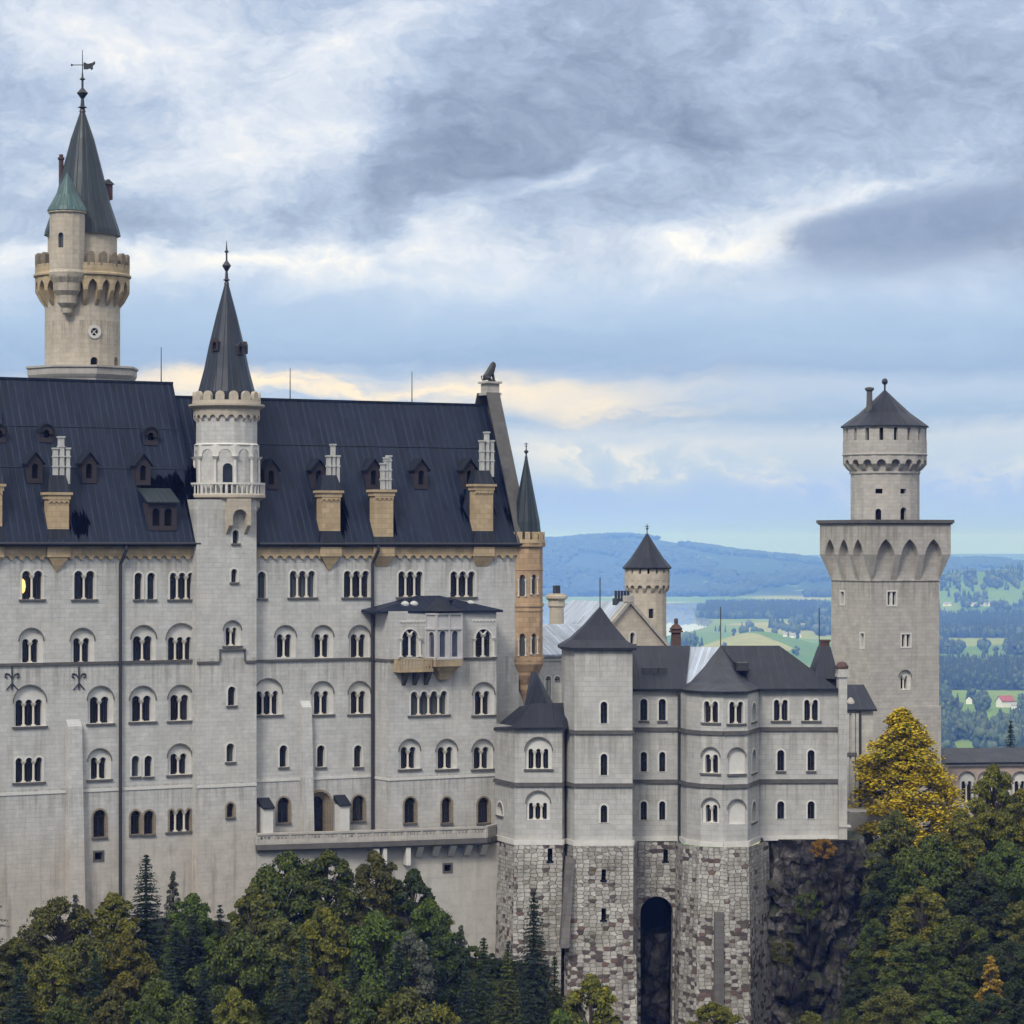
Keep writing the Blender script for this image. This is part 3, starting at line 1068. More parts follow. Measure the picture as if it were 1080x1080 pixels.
# --- bay at the east end, with its own lean-to roof
vB = -2.9
uB0, uB1 = P_.u(410, vB), P_.u(523.5, vB)
zbt = P_.z(644, P_.u(470, vB), vB)
bl = Facet(P_, (uB0, 0), (uB0, vB))
bf = Facet(P_, (uB0, vB), (uB1, vB))
brt = Facet(P_, (uB1, vB), (uB1, 0))
for cx in (432.5, 510):
    w_ = window(bf, cx, 663.5, 693, 17, sill=False)
    q_, z_ = bf.hit(cx, 693)
    add_columns(w_, bf, [q_], z_, bf.hit(cx, 669)[1], -0.12, 0.12, 'trim')
    q1_ = bf.hit(cx + 10.3, 693)[0] - q_
    add_columns(w_, bf, [q_ - q1_, q_ + q1_], z_, bf.hit(cx, 673)[1], 0.08, 0.1, 'trim')
    ym = MB()
    for sg in (-1, 1):
        ym.tube(bf.p(q_, bf.hit(cx, 670)[1], -0.12), bf.p(q_ + sg * 0.42, bf.hit(cx, 664.8)[1], -0.12), 0.09, n=6)
    ym.build('tracery', 'trim', w_)
window(bf, 452.5, 729, 754, 42, 4, gap=0.34)
window(bf, 510, 729, 754, 18, 2, blind=(720, 23), gap=0.24)
for cx in (432, 471, 509):
    window(bf, cx, 788, 811, 18, 2, blind=(780, 22), gap=0.2)
for cx, w in ((432.5, 12), (471, 10), (510, 12)):
    window(bf, cx, 841, 868, w, trim='moss2')
bm_ = MB()
bf.wall(bm_, 0, zbt)
bl.wall(bm_, 0, zbt)
brt.wall(bm_, 0, zbt)
bm_.build('wall', 'stone', PR)
rm = MB()
zr_ = P_.z(628, P_.u(470, 0), 0)
o_ = 0.45
uM = (uB0 + uB1) / 2
rm.mesh([(uB0 - o_ - 0.8, vB - o_ + 0.6, zbt), (uB1 + o_, vB - o_, zbt), (uB1 + o_, 0, zbt + 0.1), (uB0 - o_ - 0.8, 0, zbt + 0.1),
         (uM - 1.2, -0.02, zr_), (uM + 1.2, -0.02, zr_), (uB0 - o_ - 0.8, vB - o_ + 0.6, zbt - 0.2), (uB1 + o_, vB - o_, zbt - 0.2),
         (uB1 + o_, 0, zbt - 0.1), (uB0 - o_ - 0.8, 0, zbt - 0.1)],
        [(0, 1, 5, 4), (1, 2, 5), (3, 0, 4), (0, 1, 7, 6), (1, 2, 8, 7), (3, 0, 6, 9), (6, 7, 8, 9)])
br_ = rm.build('bay_roof', 'slate', PR)
for px in (426.5, 436, 495.5):
    km = MB()
    u = P_.u(px, -1.4)
    km.lathe(u, -1.5, [(0.36, zbt + 0.3), (0.4, zbt + 0.62), (0.25, zbt + 0.8), (0.02, zbt + 0.88)], 10)
    km.build('roof_vent', 'flue', br_)
sm_ = MB()
zz = P_.z(694, uM, vB)
u420 = P_.u(421, vB)
sm_.fbox(bf, 0, u420 - uB0, zz - 0.2, zz, 0, 0.14)
sm_.fbox(bl, 0, bl.L, zz - 0.2, zz, 0, 0.14)
sm_.fbox(bf, P_.u(489, vB) - uB0, bf.L, zz - 0.2, zz, 0, 0.14)
sm_.build('string_course', 'darkstone', PR)
sm_ = MB()
zz = P_.z(819.5, uM, vB)
sm_.fbox(bf, 0, bf.L, zz - 0.12, zz + 0.12, 0, 0.08)
sm_.fbox(bl, 0, bl.L, zz - 0.12, zz + 0.12, 0, 0.08)
sm_.build('string_course', 'trim', PR)
sm_ = MB()
for a, b in ((421, 450), (498, 523)):
    frieze(sm_, bf, P_.u(a, vB) - uB0, P_.u(b, vB) - uB0, P_.z(654, uM, vB), 0.08, 0.14, 0.35, 0.06)
sm_.build('arched_frieze', 'trim', PR)
# oriel window in the middle of the bay
oc, ow = P_.u(471.5, vB - 0.9), P_.m(38, uM, vB) / 2
vo = vB - 1.25
zo0, zo1 = P_.z(694, oc, vo), P_.z(647, oc, vo)
k_ = ow * 0.22
ofs = [Facet(P_, (oc - ow, vB), (oc - ow + k_, vo)), Facet(P_, (oc - ow + k_, vo), (oc + ow - k_, vo)), Facet(P_, (oc + ow - k_, vo), (oc + ow, vB))]
om = MB()
orl = MB()
mid = ofs[1]
f1 = mid.L / 4
hW = zo1 - zo0
for q in (f1, 3 * f1):
    mid.holes.append(arch(q, zo0 + 0.1, f1 * 1.0, hW * 0.58))
for f in (ofs[0], ofs[2]):
    f.holes.append(arch(f.L / 2, zo0 + 0.1, f.L * 0.5, hW * 0.56))
for f in ofs:
    f.wall(om, zo0, zo1)
    for h in f.holes:
        om.rim(f, h, 0, -0.2)
    for q in (0.0, f.L):
        om.fbox(f, q - 0.09, q + 0.09, zo0, zo1, 0, 0.09)
om.fbox(mid, mid.L / 2 - 0.08, mid.L / 2 + 0.08, zo0, zo1, 0, 0.1)
for z in (zo0 + hW * 0.66, zo1 - 0.02, zo0 - 0.03):
    for f in ofs:
        om.fbox(f, 0, f.L, z - 0.1, z + 0.06, 0, 0.13)
orr = om.build('oriel', 'oriel', PR)
gl = MB()
for f in ofs:
    for h in f.holes:
        gl.sheet(f, h, (), -0.19)
gl.build('pane', 'glass_sky_reflection', orr)
cm = MB()
zc0 = P_.z(717, oc, vo)
pl = [(oc - ow, vB), (oc - ow + k_, vo), (oc + ow - k_, vo), (oc + ow, vB)]
lev = [(zo0 - 0.12, 1.08), (zo0 - 0.75, 1.04), (zo0 - 0.8, 0.9), (zo0 - 1.15, 0.72), (zo0 - 1.2, 0.6), (zc0, 0.35)]
vs = [(oc + (x - oc) * s_, vB + (y - vB) * s_, z) for z, s_ in lev for x, y in pl]
cm.mesh(vs, [(k * 4 + i, k * 4 + i + 1, k * 4 + 5 + i, k * 4 + 4 + i) for k in range(len(lev) - 1) for i in range(3)] + [(0, 1, 2, 3)])
cm.build('corbel', 'sand', orr)
fm = MB()
u = P_.u(470.5, vB + 0.6)
finial(fm, u, vB - 0.3, zbt + 0.1, 1.9, 0.16)
fm.mesh([(oc - ow - .3, vB - .3, zbt - .02), (oc - ow + k_, vo - .35, zbt - .02), (oc + ow - k_, vo - .35, zbt - .02), (oc + ow + .3, vB - .3, zbt - .02), (oc, vB + 1.2, zbt + 1.1)],
        [(0, 1, 4), (1, 2, 4), (2, 3, 4), (0, 1, 2, 3)])
fm.build('oriel_roof', 'slate2', orr)
# balcony on brackets beside it
bm_ = MB()
ub0, ub1 = P_.u(420, vB - 0.9), P_.u(456, vB - 0.9)
zb0, zb1 = P_.z(706, ub0, vB - 1), P_.z(695, ub0, vB - 1)
bm_.box(ub0, ub1, vB - 1.1, vB, zb0 - 0.28, zb0)
bm_.box(ub0, ub1, vB - 1.05, vB - 0.9, zb1 - 0.16, zb1)
nb = 11
for i in range(nb):
    x = ub0 + (ub1 - ub0) * (i + 0.5) / nb
    bm_.box(x - 0.08, x + 0.08, vB - 1.03, vB - 0.92, zb0, zb1 - 0.15)
bm_.box(ub0, ub0 + 0.14, vB - 1.05, vB, zb0, zb1)
bal = bm_.build('balcony', 'sand', PR)
for px in (425.5, 437, 449):
    wm = MB()
    q = P_.u(px, vB) - uB0
    wm.wedge(bf, q - 0.2, q + 0.2, zb0 - 1.5, zb0 - 0.28, 0, 1.0)
    wm.build('bracket', 'darkstone', bal)

# --- corner turret with a green-black spire
tcu, tcv = P_.u(555, 0.5), 0.5
rt = P_.m(17.5, tcu, tcv)
zt = lambda y: P_.z(y, tcu, tcv)
tf = ring_facets(P_, tcu, tcv, rt, 8, R(22.5))
tm = MB()
for px, yt, yb in ((545.5, 606, 629), (545.5, 668, 692), (566.5, 606, 627), (566.5, 668, 690)):
    f = facet_at(tf, px, P_)
    q, z0 = f.L / 2, f.hit(px, yb)[1]
    a_ = arch(q, z0, 0.5, f.hit(px, yt)[1] - z0)
    f.holes.append(a_)
for f in tf:
    f.wall(tm, zt(697), zt(575))
    for h in f.holes:
        tm.rim(f, h, 0, -0.3)
for y0, y1, g in ((697, 693, 0.14), (640, 636, 0.1), (645, 643, 0.06), (602, 600, 0.05), (577, 572, 0.25)):
    tm.lathe(tcu, tcv, [(rt, zt(y0)), (rt + g, zt(y0) + 0.05), (rt + g, zt(y1)), (rt, zt(y1) + 0.02)], 8, R(22.5))
tm.lathe(tcu, tcv, [(0.15, zt(745)), (0.45, zt(735)), (0.75, zt(727)), (0.75, zt(722)), (rt * 0.8, zt(712)), (rt * 0.82, zt(709)), (rt + 0.1, zt(700)), (rt + 0.1, zt(697)), (rt, zt(696.5))], 16)
tur = tm.build('corner_turret', 'orange', PR, R0=rt)
gl = MB()
for f in tf:
    for h in f.holes:
        gl.sheet(f, h, (), -0.29)
gl.build('pane', 'glass', tur)
for f in tf:
    for h in f.holes:
        add_columns(tur, f, [f.L / 2 - 0.34, f.L / 2 + 0.34], h[0][1], h[0][1] + 1.6, 0.06, 0.06, 'trim')
mm = MB()
mf = ring_facets(P_, tcu, tcv, rt + 0.2, 14)
mm.lathe(tcu, tcv, [(rt + 0.2, zt(573)), (rt + 0.2, zt(569)), (rt - 0.1, zt(569)), (rt - 0.1, zt(573))], 28)
merlon_ring(mm, mf, zt(569) - 0.02, zt(561), 0.62, 0.3)
mm.build('battlement', 'tan', tur)
sm_ = MB()
sm_.lathe(tcu, tcv, [(rt - 0.1, zt(572)), (rt - 0.12, zt(566)), (rt * 0.82, zt(550)), (0.1, zt(482))], 8, R(22.5))
sp = sm_.build('spire', 'copper_dark', tur, R0=rt)
fm = MB()
finial(fm, tcu, tcv, zt(484), P_.m(18, tcu, tcv), 0.16, True)
fm.build('finial', 'iron', sp)

# --- east gable parapet, pedestal
ge = Facet(P_, (uE, 0), (uE, DEPTH))
gm_ = MB()
gm_.prism(ge, [(-0.5, zE + 0.1), (DEPTH + 0.5, zE + 0.1), (DEPTH / 2 + 0.9, zRb + 0.9), (DEPTH / 2 - 0.9, zRb + 0.9)], -0.4, 0.75)
gp = gm_.build('gable_parapet', 'stone_dark', PR)
cpm = MB()
for sg in (-1, 1):
    v0 = DEPTH / 2 + sg * (DEPTH / 2 + 0.6)
    v1 = DEPTH / 2 + sg * 0.9
    cpm.hexa([(uE - 0.5, v0, zE + 0.05), (uE + 0.9, v0, zE + 0.05), (uE + 0.9, v1, zRb + 0.85), (uE - 0.5, v1, zRb + 0.85),
              (uE - 0.5, v0, zE + 0.35), (uE + 0.9, v0, zE + 0.35), (uE + 0.9, v1, zRb + 1.15), (uE - 0.5, v1, zRb + 1.15)])
cpm.build('coping', 'darkstone', gp)
pm = MB()
lu, lv = uE + 0.35, DEPTH / 2
zp = zRb + 0.9
pm.box(lu - 0.75, lu + 0.85, lv - 0.75, lv + 0.75, zp, zp + 0.25)
pm.box(lu - 0.6, lu + 0.7, lv - 0.6, lv + 0.6, zp + 0.25, zp + 1.1)
pm.box(lu - 0.8, lu + 0.9, lv - 0.8, lv + 0.8, zp + 1.1, zp + 1.3)
pm.build('pedestal', 'stone_rough', PR)

# --- chimneys
def roof_z(v, west):
    zr = zRa if west else zRb
    e = -0.8 if west else -0.55
    return zE + (zr - zE) * (v - e) / (DEPTH / 2 - e)


def chimney(px, yb, yt, w, ycap, flues, style='pend', wcap=None, west=False):
    """Sandstone stack rising from the wall head; flues = [(px, top row, bottom row)]"""
    v0, v1 = -0.42, 0.55
    u = P_.u(px, v0)
    hw = P_.m(w, u, v0) / 2 * 0.88
    mb = MB()
    z0, z1 = P_.z(yb, u, v0), P_.z(yt, u, v0)
    mb.box(u - hw, u + hw, v0, v1, zE - 0.05, z1)
    mb.box(u - hw - 0.12, u + hw + 0.12, v0 - 0.12, v1 + 0.1, z1 - 0.35, z1)
    mb.box(u - hw - 0.26, u + hw + 0.26, v0 - 0.24, v1 + 0.2, z1 + 0.002, z1 + 0.22)
    f = Facet(P_, (u - hw, v0), (u + hw, v0))
    frieze(mb, f, 0, f.L, z1 - 0.36, 0.12, 0.22, 0.42, 0.09)
    c = mb.build('chimney', 'tan', PR)
    # corbelled foot on the wall below the eaves
    cb = MB()
    ft = Facet(P_, (u - hw, 0), (u + hw, 0))
    zc = zE - 0.12
    cb.fbox(ft, -0.12, ft.L + 0.12, zc - 0.95, zc, 0, 0.5)
    if style == 'pend':
        cb.mesh([ft.p(0, zc - 0.95, 0.45), ft.p(ft.L, zc - 0.95, 0.45), ft.p(ft.L / 2, zc - 2.3, 0.02), ft.p(0, zc - 0.95, 0), ft.p(ft.L, zc - 0.95, 0)],
                [(0, 1, 2), (0, 2, 3), (1, 4, 2)])
    else:
        cb.hexa([ft.p(0.35, zc - 1.9, 0.02), ft.p(ft.L - 0.35, zc - 1.9, 0.02), ft.p(ft.L - 0.35, zc - 1.9, -0.1), ft.p(0.35, zc - 1.9, -0.1),
                 ft.p(-0.1, zc - 0.95, 0.48), ft.p(ft.L + 0.1, zc - 0.95, 0.48), ft.p(ft.L + 0.1, zc - 0.95, 0), ft.p(-0.1, zc - 0.95, 0)])
    cb.build('corbel', 'tan', c)
    # sheet apron at the foot
    ap = MB()
    ap.hexa([(u - hw - 0.3, v0 - 0.3, zE), (u + hw + 0.3, v0 - 0.3, zE), (u + hw + 0.3, v1, zE), (u - hw - 0.3, v1, zE),
             (u - hw - 0.02, v0 - 0.02, z0), (u + hw + 0.02, v0 - 0.02, z0), (u + hw + 0.02, v1, z0), (u - hw - 0.02, v1, z0)])
    ap.build('flashing', 'slate2', c)
    # tapering sheet hood
    zt_ = P_.z(ycap, u, v0)
    hd = MB()
    a, b = hw + 0.15, hw * 0.78
    hd.hexa([(u - a, v0 - 0.15, z1 + 0.2), (u + a, v0 - 0.15, z1 + 0.2), (u + a, v1 + 0.15, z1 + 0.2), (u - a, v1 + 0.15, z1 + 0.2),
             (u - b, v0 + 0.3, zt_), (u + b, v0 + 0.3, zt_), (u + b, v1 + 0.1, zt_), (u - b, v1 + 0.1, zt_)])
    hd.build('hood', 'slate2', c)
    sd_ = MB()
    vr = v1 + 2.6
    sd_.mesh([(u - hw, v1 + 0.01, z1 - 0.2), (u + hw, v1 + 0.01, z1 - 0.2), (u + hw, v1 + 0.01, zE + 0.4), (u - hw, v1 + 0.01, zE + 0.4),
              (u - hw - 1.0, vr - 1.0, zE + 0.6), (u + hw + 0.4, vr - 1.0, zE + 0.6), (u, vr + 0.4, z1 - 0.2)], [(0, 1, 6), (0, 6, 4, 3), (1, 2, 5, 6)])
    sd_.build('saddle', 'slate2', c)
    for fx, fy, fb, fw in flues:
        fm = MB()
        uu = P_.u(fx, v0 + 0.9)
        h = P_.m(fw, uu, v0) / 2
        za, zb = P_.z(fy, uu, v0 + 0.9), P_.z(fb, uu, v0 + 0.9)
        fm.box(uu - h, uu + h, v0 + 0.35, v0 + 0.85, zb - 0.6, za)
        k = zb + 0.8
        while k < za - 0.2:
            fm.box(uu - h - 0.05, uu + h + 0.05, v0 + 0.3, v0 + 0.9, k, k + 0.12)
            k += 0.85
        fm.box(uu - h - 0.07, uu + h + 0.07, v0 + 0.28, v0 + 0.92, za + 0.002, za + 0.14)
        fm.build('flue', 'flue', c)


chimney(62, 558, 522, 26, 501, [(57, 474, 503, 4), (63, 462, 503, 5), (69.5, 474, 503, 4)])
chimney(-6, 555, 513, 20, 495, [(-6, 470, 500, 4)])
chimney(349, 560, 520, 25, 501, [(345, 482, 502, 3.2), (349.5, 470, 502, 3.2), (354, 482, 502, 3.2)])
chimney(405, 566, 519, 25, 516, [(402, 490, 516, 3.2), (405.5, 484, 516, 2.6), (408.5, 482, 516, 3)], style='box')
chimney(510.5, 560, 513, 25, 496, [(506.5, 466, 496, 3.4), (511.5, 457, 496, 3.4), (516.5, 466, 496, 3.4)], style='box')

# --- dormers
def dormer(px, yb, w, h, west=False, kind='pointed', broad=False):
    zr = zRa if west else zRb
    e = -0.8 if west else -0.55
    n = Vector((0, -(zr - zE), DEPTH / 2 - e))
    p = P_.hit(px, yb, (0, e, zE), n)
    u, v, z = p
    hw = P_.m(w, u, v) / 2
    hh = P_.m(h, u, v)
    slope = (zr - zE) / (DEPTH / 2 - e)
    vf = v - 0.25
    fc = Facet(P_, (u - hw, vf), (u + hw, vf))
    L = fc.L
    back = (hh + 0.4) / slope + 0.4
    mb = MB()
    if kind == 'pointed':
        ol = [(0.06, z - 0.3), (L - 0.06, z - 0.3), (L - 0.06, z + hh * 0.62), (L / 2, z + hh), (0.06, z + hh * 0.62)]
    elif kind == 'round':
        ol = arch(L / 2, z - 0.3, L - 0.12, hh + 0.3, 10)
    else:
        ol = [(0.06, z - 0.3), (L - 0.06, z - 0.3), (L - 0.06, z + hh * 0.6), (0.06, z + hh * 0.6)]
    if broad:
        holes = [arch(L * k, z + 0.12, L * 0.26, hh * 0.44) for k in (0.3, 0.7)]
    else:
        holes = [arch(L / 2, z + 0.12, L * 0.40, hh * 0.56)]
    mb.sheet(fc, ol, holes)
    mb.rim(fc, ol, 0, -back)
    for hl in holes:
        mb.rim(fc, hl, 0, -0.3)
    d = mb.build('dormer', 'brown', PR)
    gl = MB()
    for hl in holes:
        gl.sheet(fc, hl, (), -0.28)
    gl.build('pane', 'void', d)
    rf = MB()
    if kind == 'pointed':
        for sg in (0, 1):
            x0, x1 = (-0.14, L / 2) if sg == 0 else (L / 2, L + 0.14)
            za = z + hh * 0.62 - 0.12 if sg == 0 else z + hh + 0.06
            zb = z + hh + 0.06 if sg == 0 else z + hh * 0.62 - 0.12
            rf.hexa([fc.p(x0, za, 0.22), fc.p(x1, zb, 0.22), fc.p(x1, zb, -back), fc.p(x0, za, -back),
                     fc.p(x0, za + 0.12, 0.22), fc.p(x1, zb + 0.12, 0.22), fc.p(x1, zb + 0.12, -back), fc.p(x0, za + 0.12, -back)])
    elif kind == 'round':
        o2 = arch(L / 2, z + hh * 0.3, L + 0.1, hh * 0.7 + 0.12, 10)
        rf.rim(fc, o2[1:], 0.15, -back)
        rf.prism(fc, o2, 0.1, 0.15, [arch(L / 2, z + hh * 0.3 + .01, L - 0.14, hh * 0.7 - 0.02, 10)])
    else:
        zq = z + hh * 0.6
        b2 = (hh) / slope + 0.5
        rf.hexa([fc.p(-0.15, zq, 0.3), fc.p(L + 0.15, zq, 0.3), fc.p(L + 0.15, z + hh, -b2), fc.p(-0.15, z + hh, -b2),
                 fc.p(-0.15, zq + 0.12, 0.3), fc.p(L + 0.15, zq + 0.12, 0.3), fc.p(L + 0.15, z + hh + 0.12, -b2), fc.p(-0.15, z + hh + 0.12, -b2)])
    rf.build('dormer_roof', 'copper_dark' if broad else 'slate2', d)


for px, yb in ((36, 506), (93, 506), (150, 508)):
    dormer(px, yb, 18, 28, True)
for px, yb in ((48, 463), (158, 466), (-2, 463)):
    dormer(px, yb, 17, 15, True, 'round')
dormer(170, 556, 34, 42, True, 'shed', True)
for px in (285, 335, 393, 443, 494):
    dormer(px, 512.5, 17, 27, False)
# lightning rods on the ridge
for px, yt, yb in ((170, 366, 404), (306, 388, 421), (434.5, 392, 425)):
    rm = MB()
    u = P_.u(px, 6)
    rm.tube((u, 6, P_.z(yb, u, 6) - 0.3), (u, 6, P_.z(yt, u, 6)), 0.055, 0.03, 6)
    rm.build('lightning_rod', 'iron', PR)
# raised seam across the roof
sm_ = MB()
for v, a, b, west in ((4.0, uL, uRa, True), (2.3, uL, uRa, True), (3.9, uRa, uE - 1, False)):
    z = roof_z(v, west)
    sm_.tube((a, v, z + 0.03), (b, v, z + 0.03), 0.05, n=6)
sm_.build('snow_rail', 'slate2', PR)

# ================================================================ LION ON THE GABLE
def skin_body(name, nodes, edges, root, mat, parent=None, sub=2):
    me = bpy.data.meshes.new(name)
    me.from_pydata([n[0] for n in nodes], edges, [])
    o = bpy.data.objects.new(name, me)
    COL.objects.link(o)
    md = o.modifiers.new('skin', 'SKIN')
    for i, n in enumerate(nodes):
        sv = me.skin_vertices[0].data[i]
        r = n[1]
        sv.radius = r if isinstance(r, tuple) else (r, r)
        sv.use_root = (i == root)
    md.use_smooth_shade = True
    ss = o.modifiers.new('sub', 'SUBSURF')
    ss.levels = ss.render_levels = sub
    dg = bpy.context.evaluated_depsgraph_get()
    m2 = bpy.data.meshes.new_from_object(o.evaluated_get(dg))
    m2.name = name
    o.modifiers.clear()
    o.data = m2
    m2.materials.clear()
    m2.materials.append(M[mat])
    if parent:
        o.parent = parent
    return o


lw = P_.world(lu, lv, zp + 1.3)
k = 1.0
# sitting lion, body leaning up to the right, head to the right (local x), forelegs straight
LN = [((-0.42, 0, 0.32), (0.34, 0.36)), ((-0.2, 0, 0.72), (0.33, 0.34)), ((0.08, 0, 1.12), (0.36, 0.34)), ((0.26, 0, 1.5), (0.34, 0.34)), ((0.42, 0, 1.78), (0.27, 0.27)),
      ((0.66, 0, 1.72), (0.14, 0.15)),
      ((0.3, 0.17, 0.82), 0.13), ((0.4, 0.18, 0.42), 0.09), ((0.44, 0.18, 0.1), 0.085), ((0.6, 0.18, 0.06), 0.08),
      ((0.3, -0.17, 0.82), 0.13), ((0.4, -0.18, 0.42), 0.09), ((0.44, -0.18, 0.1), 0.085), ((0.6, -0.18, 0.06), 0.08),
      ((-0.1, 0.3, 0.34), 0.19), ((0.1, 0.32, 0.12), 0.09), ((0.28, 0.32, 0.07), 0.08),
      ((-0.1, -0.3, 0.34), 0.19), ((0.1, -0.32, 0.12), 0.09), ((0.28, -0.32, 0.07), 0.08),
      ((-0.72, 0, 0.12), 0.07), ((-0.85, 0.1, 0.35), 0.05), ((-0.8, 0.15, 0.62), 0.08), ((0.36, 0.16, 2.04), 0.05), ((0.36, -0.16, 2.04), 0.05)]
LE = [(0, 1), (1, 2), (2, 3), (3, 4), (4, 5), (2, 6), (6, 7), (7, 8), (8, 9), (2, 10), (10, 11), (11, 12), (12, 13), (0, 14), (14, 15), (15, 16), (0, 17), (17, 18), (18, 19),
      (0, 20), (20, 21), (21, 22), (4, 23), (4, 24)]
lion = skin_body('lion_statue', LN, LE, 1, 'bronze')
lion.location = lw
lion.rotation_euler = (0, 0, R(18))
lion.scale = (0.92, 0.92, 0.92)
tag(lion, 'dark metal lion statue sitting on the peak of the palace gable', 'statue')


def sub_bld(name, label, cat, world_xy, zb, deg):
    x, y = world_xy
    return Bld(name, label, cat, 540 + F * x / y, y, zb, deg)


# ================================================================ STAIR TOWER in front of the palace
_u = P_.u(239, 1.65)
_w = P_.world(_u, 1.65)
T_ = sub_bld('stair_tower', 'slender pale stair tower on the palace front with round balcony, battlements and dark pointed spire', 'tower', (_w.x, _w.y), -40, 30)
vf = -2.65
ta, tb = T_.u(207.5, vf), T_.u(270.5, vf)
tfr = Facet(T_, (ta, vf), (tb, vf))
tl = Facet(T_, (ta, 0.5), (ta, vf))
trt = Facet(T_, (tb, vf), (tb, 0.5))
for yt, yb in ((559, 573), (600, 614)):
    window(tfr, 248.5 if yt < 590 else 247, yt, yb, 6.5)
window(tfr, 245, 662, 681, 14, 2, blind=(655, 18), gap=0.22)
for cx, yt, yb in ((244.5, 724, 744), (243, 784, 803.5)):
    window(tfr, cx, yt, yb, 8.5)
window(tfr, 243, 847, 862, 7.5, trim='moss2')
zt = lambda y, v=vf: T_.z(y, 0, v)
mb = MB()
tfr.wall(mb, 0, zt(527))
tl.wall(mb, 0, zt(527))
trt.wall(mb, 0, zt(527))
mb.build('wall', 'stone_tower', T_.root)
sm_ = MB()
q = T_.u(245, vf) - ta
zz = zt(682)
hw = T_.m(15, 0, vf)
sm_.fbox(tfr, q - hw, q + hw, zz - 0.32, zz - 0.18, 0, 0.2)
for s0, s1 in ((q - hw, q - hw + 0.12), (q + hw - 0.12, q + hw)):
    sm_.fbox(tfr, s0, s1, zt(697), zz - 0.33, 0, 0.12)
sm_.fbox(tfr, 0, q - hw, zt(698) - 0.1, zt(698) + 0.1, 0, 0.14)
sm_.fbox(tfr, q + hw, tfr.L, zt(698) - 0.1, zt(698) + 0.1, 0, 0.14)
sm_.build('string_course', 'darkstone', T_.root)
sm_ = MB()
sm_.fbox(tfr, 0, tfr.L, zt(828) - 0.12, zt(828) + 0.12, 0, 0.07)
sm_.build('string_course', 'trim', T_.root)
z0_ = lambda y: T_.z(y, 0, 0)
rb = T_.m(32.5, 0, 0)
top = MB()
rf_ = ring_facets(T_, 0, 0, rb, 16, R(11.25))
dz0 = z0_(511)
door_f = facet_at(rf_, 246.5, T_)
hd_ = arch(door_f.L / 2, dz0 - 0.8, 0.85, 2.6)
door_f.holes.append(hd_)
for f in rf_:
    f.wall(top, z0_(524), z0_(425))
top.rim(door_f, hd_, 0, -0.4)
tp = top.build('drum', 'stone_tower', T_.root, R0=rb)
gl = MB()
gl.sheet(door_f, hd_, (), -0.39)
gl.build('door', 'glass', tp)
# blind arcade
arc = ring_facets(T_, 0, 0, rb + 0.14, 10, R(9))
am = MB()
za0, za1, za2 = z0_(506), z0_(482), z0_(474)
for f in arc:
    L = f.L
    w = L * 0.66
    notch = arch(L / 2, za1, w, w / 2 + 0.05, 8)
    o2 = [(0, za1), notch[0]] + list(reversed(notch[2:])) + [notch[1], (L, za1), (L, za2 + 0.35), (0, za2 + 0.35)]
    cl = [o2[0]]
    for a in o2[1:]:
        if abs(a[0] - cl[-1][0]) + abs(a[1] - cl[-1][1]) > 1e-4:
            cl.append(a)
    am.sheet(f, cl)
    am.rim(f, cl, 0, -0.16)
am.lathe(0, 0, [(rb + 0.14, za2 + 0.35), (rb, za2 + 0.5)], 20)
ar = am.build('arcade', 'trim', tp)
for f in arc:
    add_columns(ar, f, [0.0], z0_(512), za1, -0.04, 0.15, 'trim')
# balcony
rbal = T_.m(41, 0, 0)
bm_ = MB()
bm_.lathe(0, 0, [(rb - 0.1, z0_(540)), (rb + 0.2, z0_(535)), (rbal - 0.5, z0_(529)), (rbal - 0.25, z0_(526)), (rbal, z0_(525)), (rbal, z0_(522)), (rbal - 0.05, z0_(521)), (rb - 0.1, z0_(521))], 32)
bl_ = bm_.build('balcony', 'stone_cream', T_.root)
rm = MB()
rm.lathe(0, 0, [(rbal - 0.28, z0_(511.5)), (rbal - 0.02, z0_(511.5)), (rbal - 0.02, z0_(509.5)), (rbal - 0.28, z0_(509.5)), (rbal - 0.28, z0_(511.5))], 32)
for i in range(44):
    t_ = 2 * math.pi * i / 44
    w_ = 0.13 if i % 5 == 0 else 0.075
    rm.tube(((rbal - 0.15) * math.cos(t_), (rbal - 0.15) * math.sin(t_), z0_(521)), ((rbal - 0.15) * math.cos(t_), (rbal - 0.15) * math.sin(t_), z0_(511.3)), w_, n=6)
rm.build('balustrade', 'trim', bl_)
# bracket under the balcony, above the upper window
bk_ = MB()
qa, qb = T_.u(238, vf) - ta, T_.u(261, vf) - ta
zb0, zb1, zb2 = zt(560), zt(548), zt(526)
wa = (qb - qa)
nt_ = arch((qa + qb) / 2, zb1 - 0.5, wa * 0.66, (zb1 - zb0) * 0.9 + 0.5, 8)
o2 = [(qa, zb1 - 0.5), nt_[0]] + list(reversed(nt_[2:])) + [nt_[1], (qb, zb1 - 0.5), (qb, zb2), (qa, zb2)]
cl = [o2[0]]
for a in o2[1:]:
    if abs(a[0] - cl[-1][0]) + abs(a[1] - cl[-1][1]) > 1e-4:
        cl.append(a)
bk_.prism(tfr, cl, 0, 0.75)
bk_.wedge(tfr, qa, nt_[0][0], zb0 - 0.3, zb1 - 0.5, 0, 0.75)
bk_.wedge(tfr, nt_[1][0], qb, zb0 - 0.3, zb1 - 0.5, 0, 0.75)
bk_.build('bracket', 'stone_cream', T_.root)
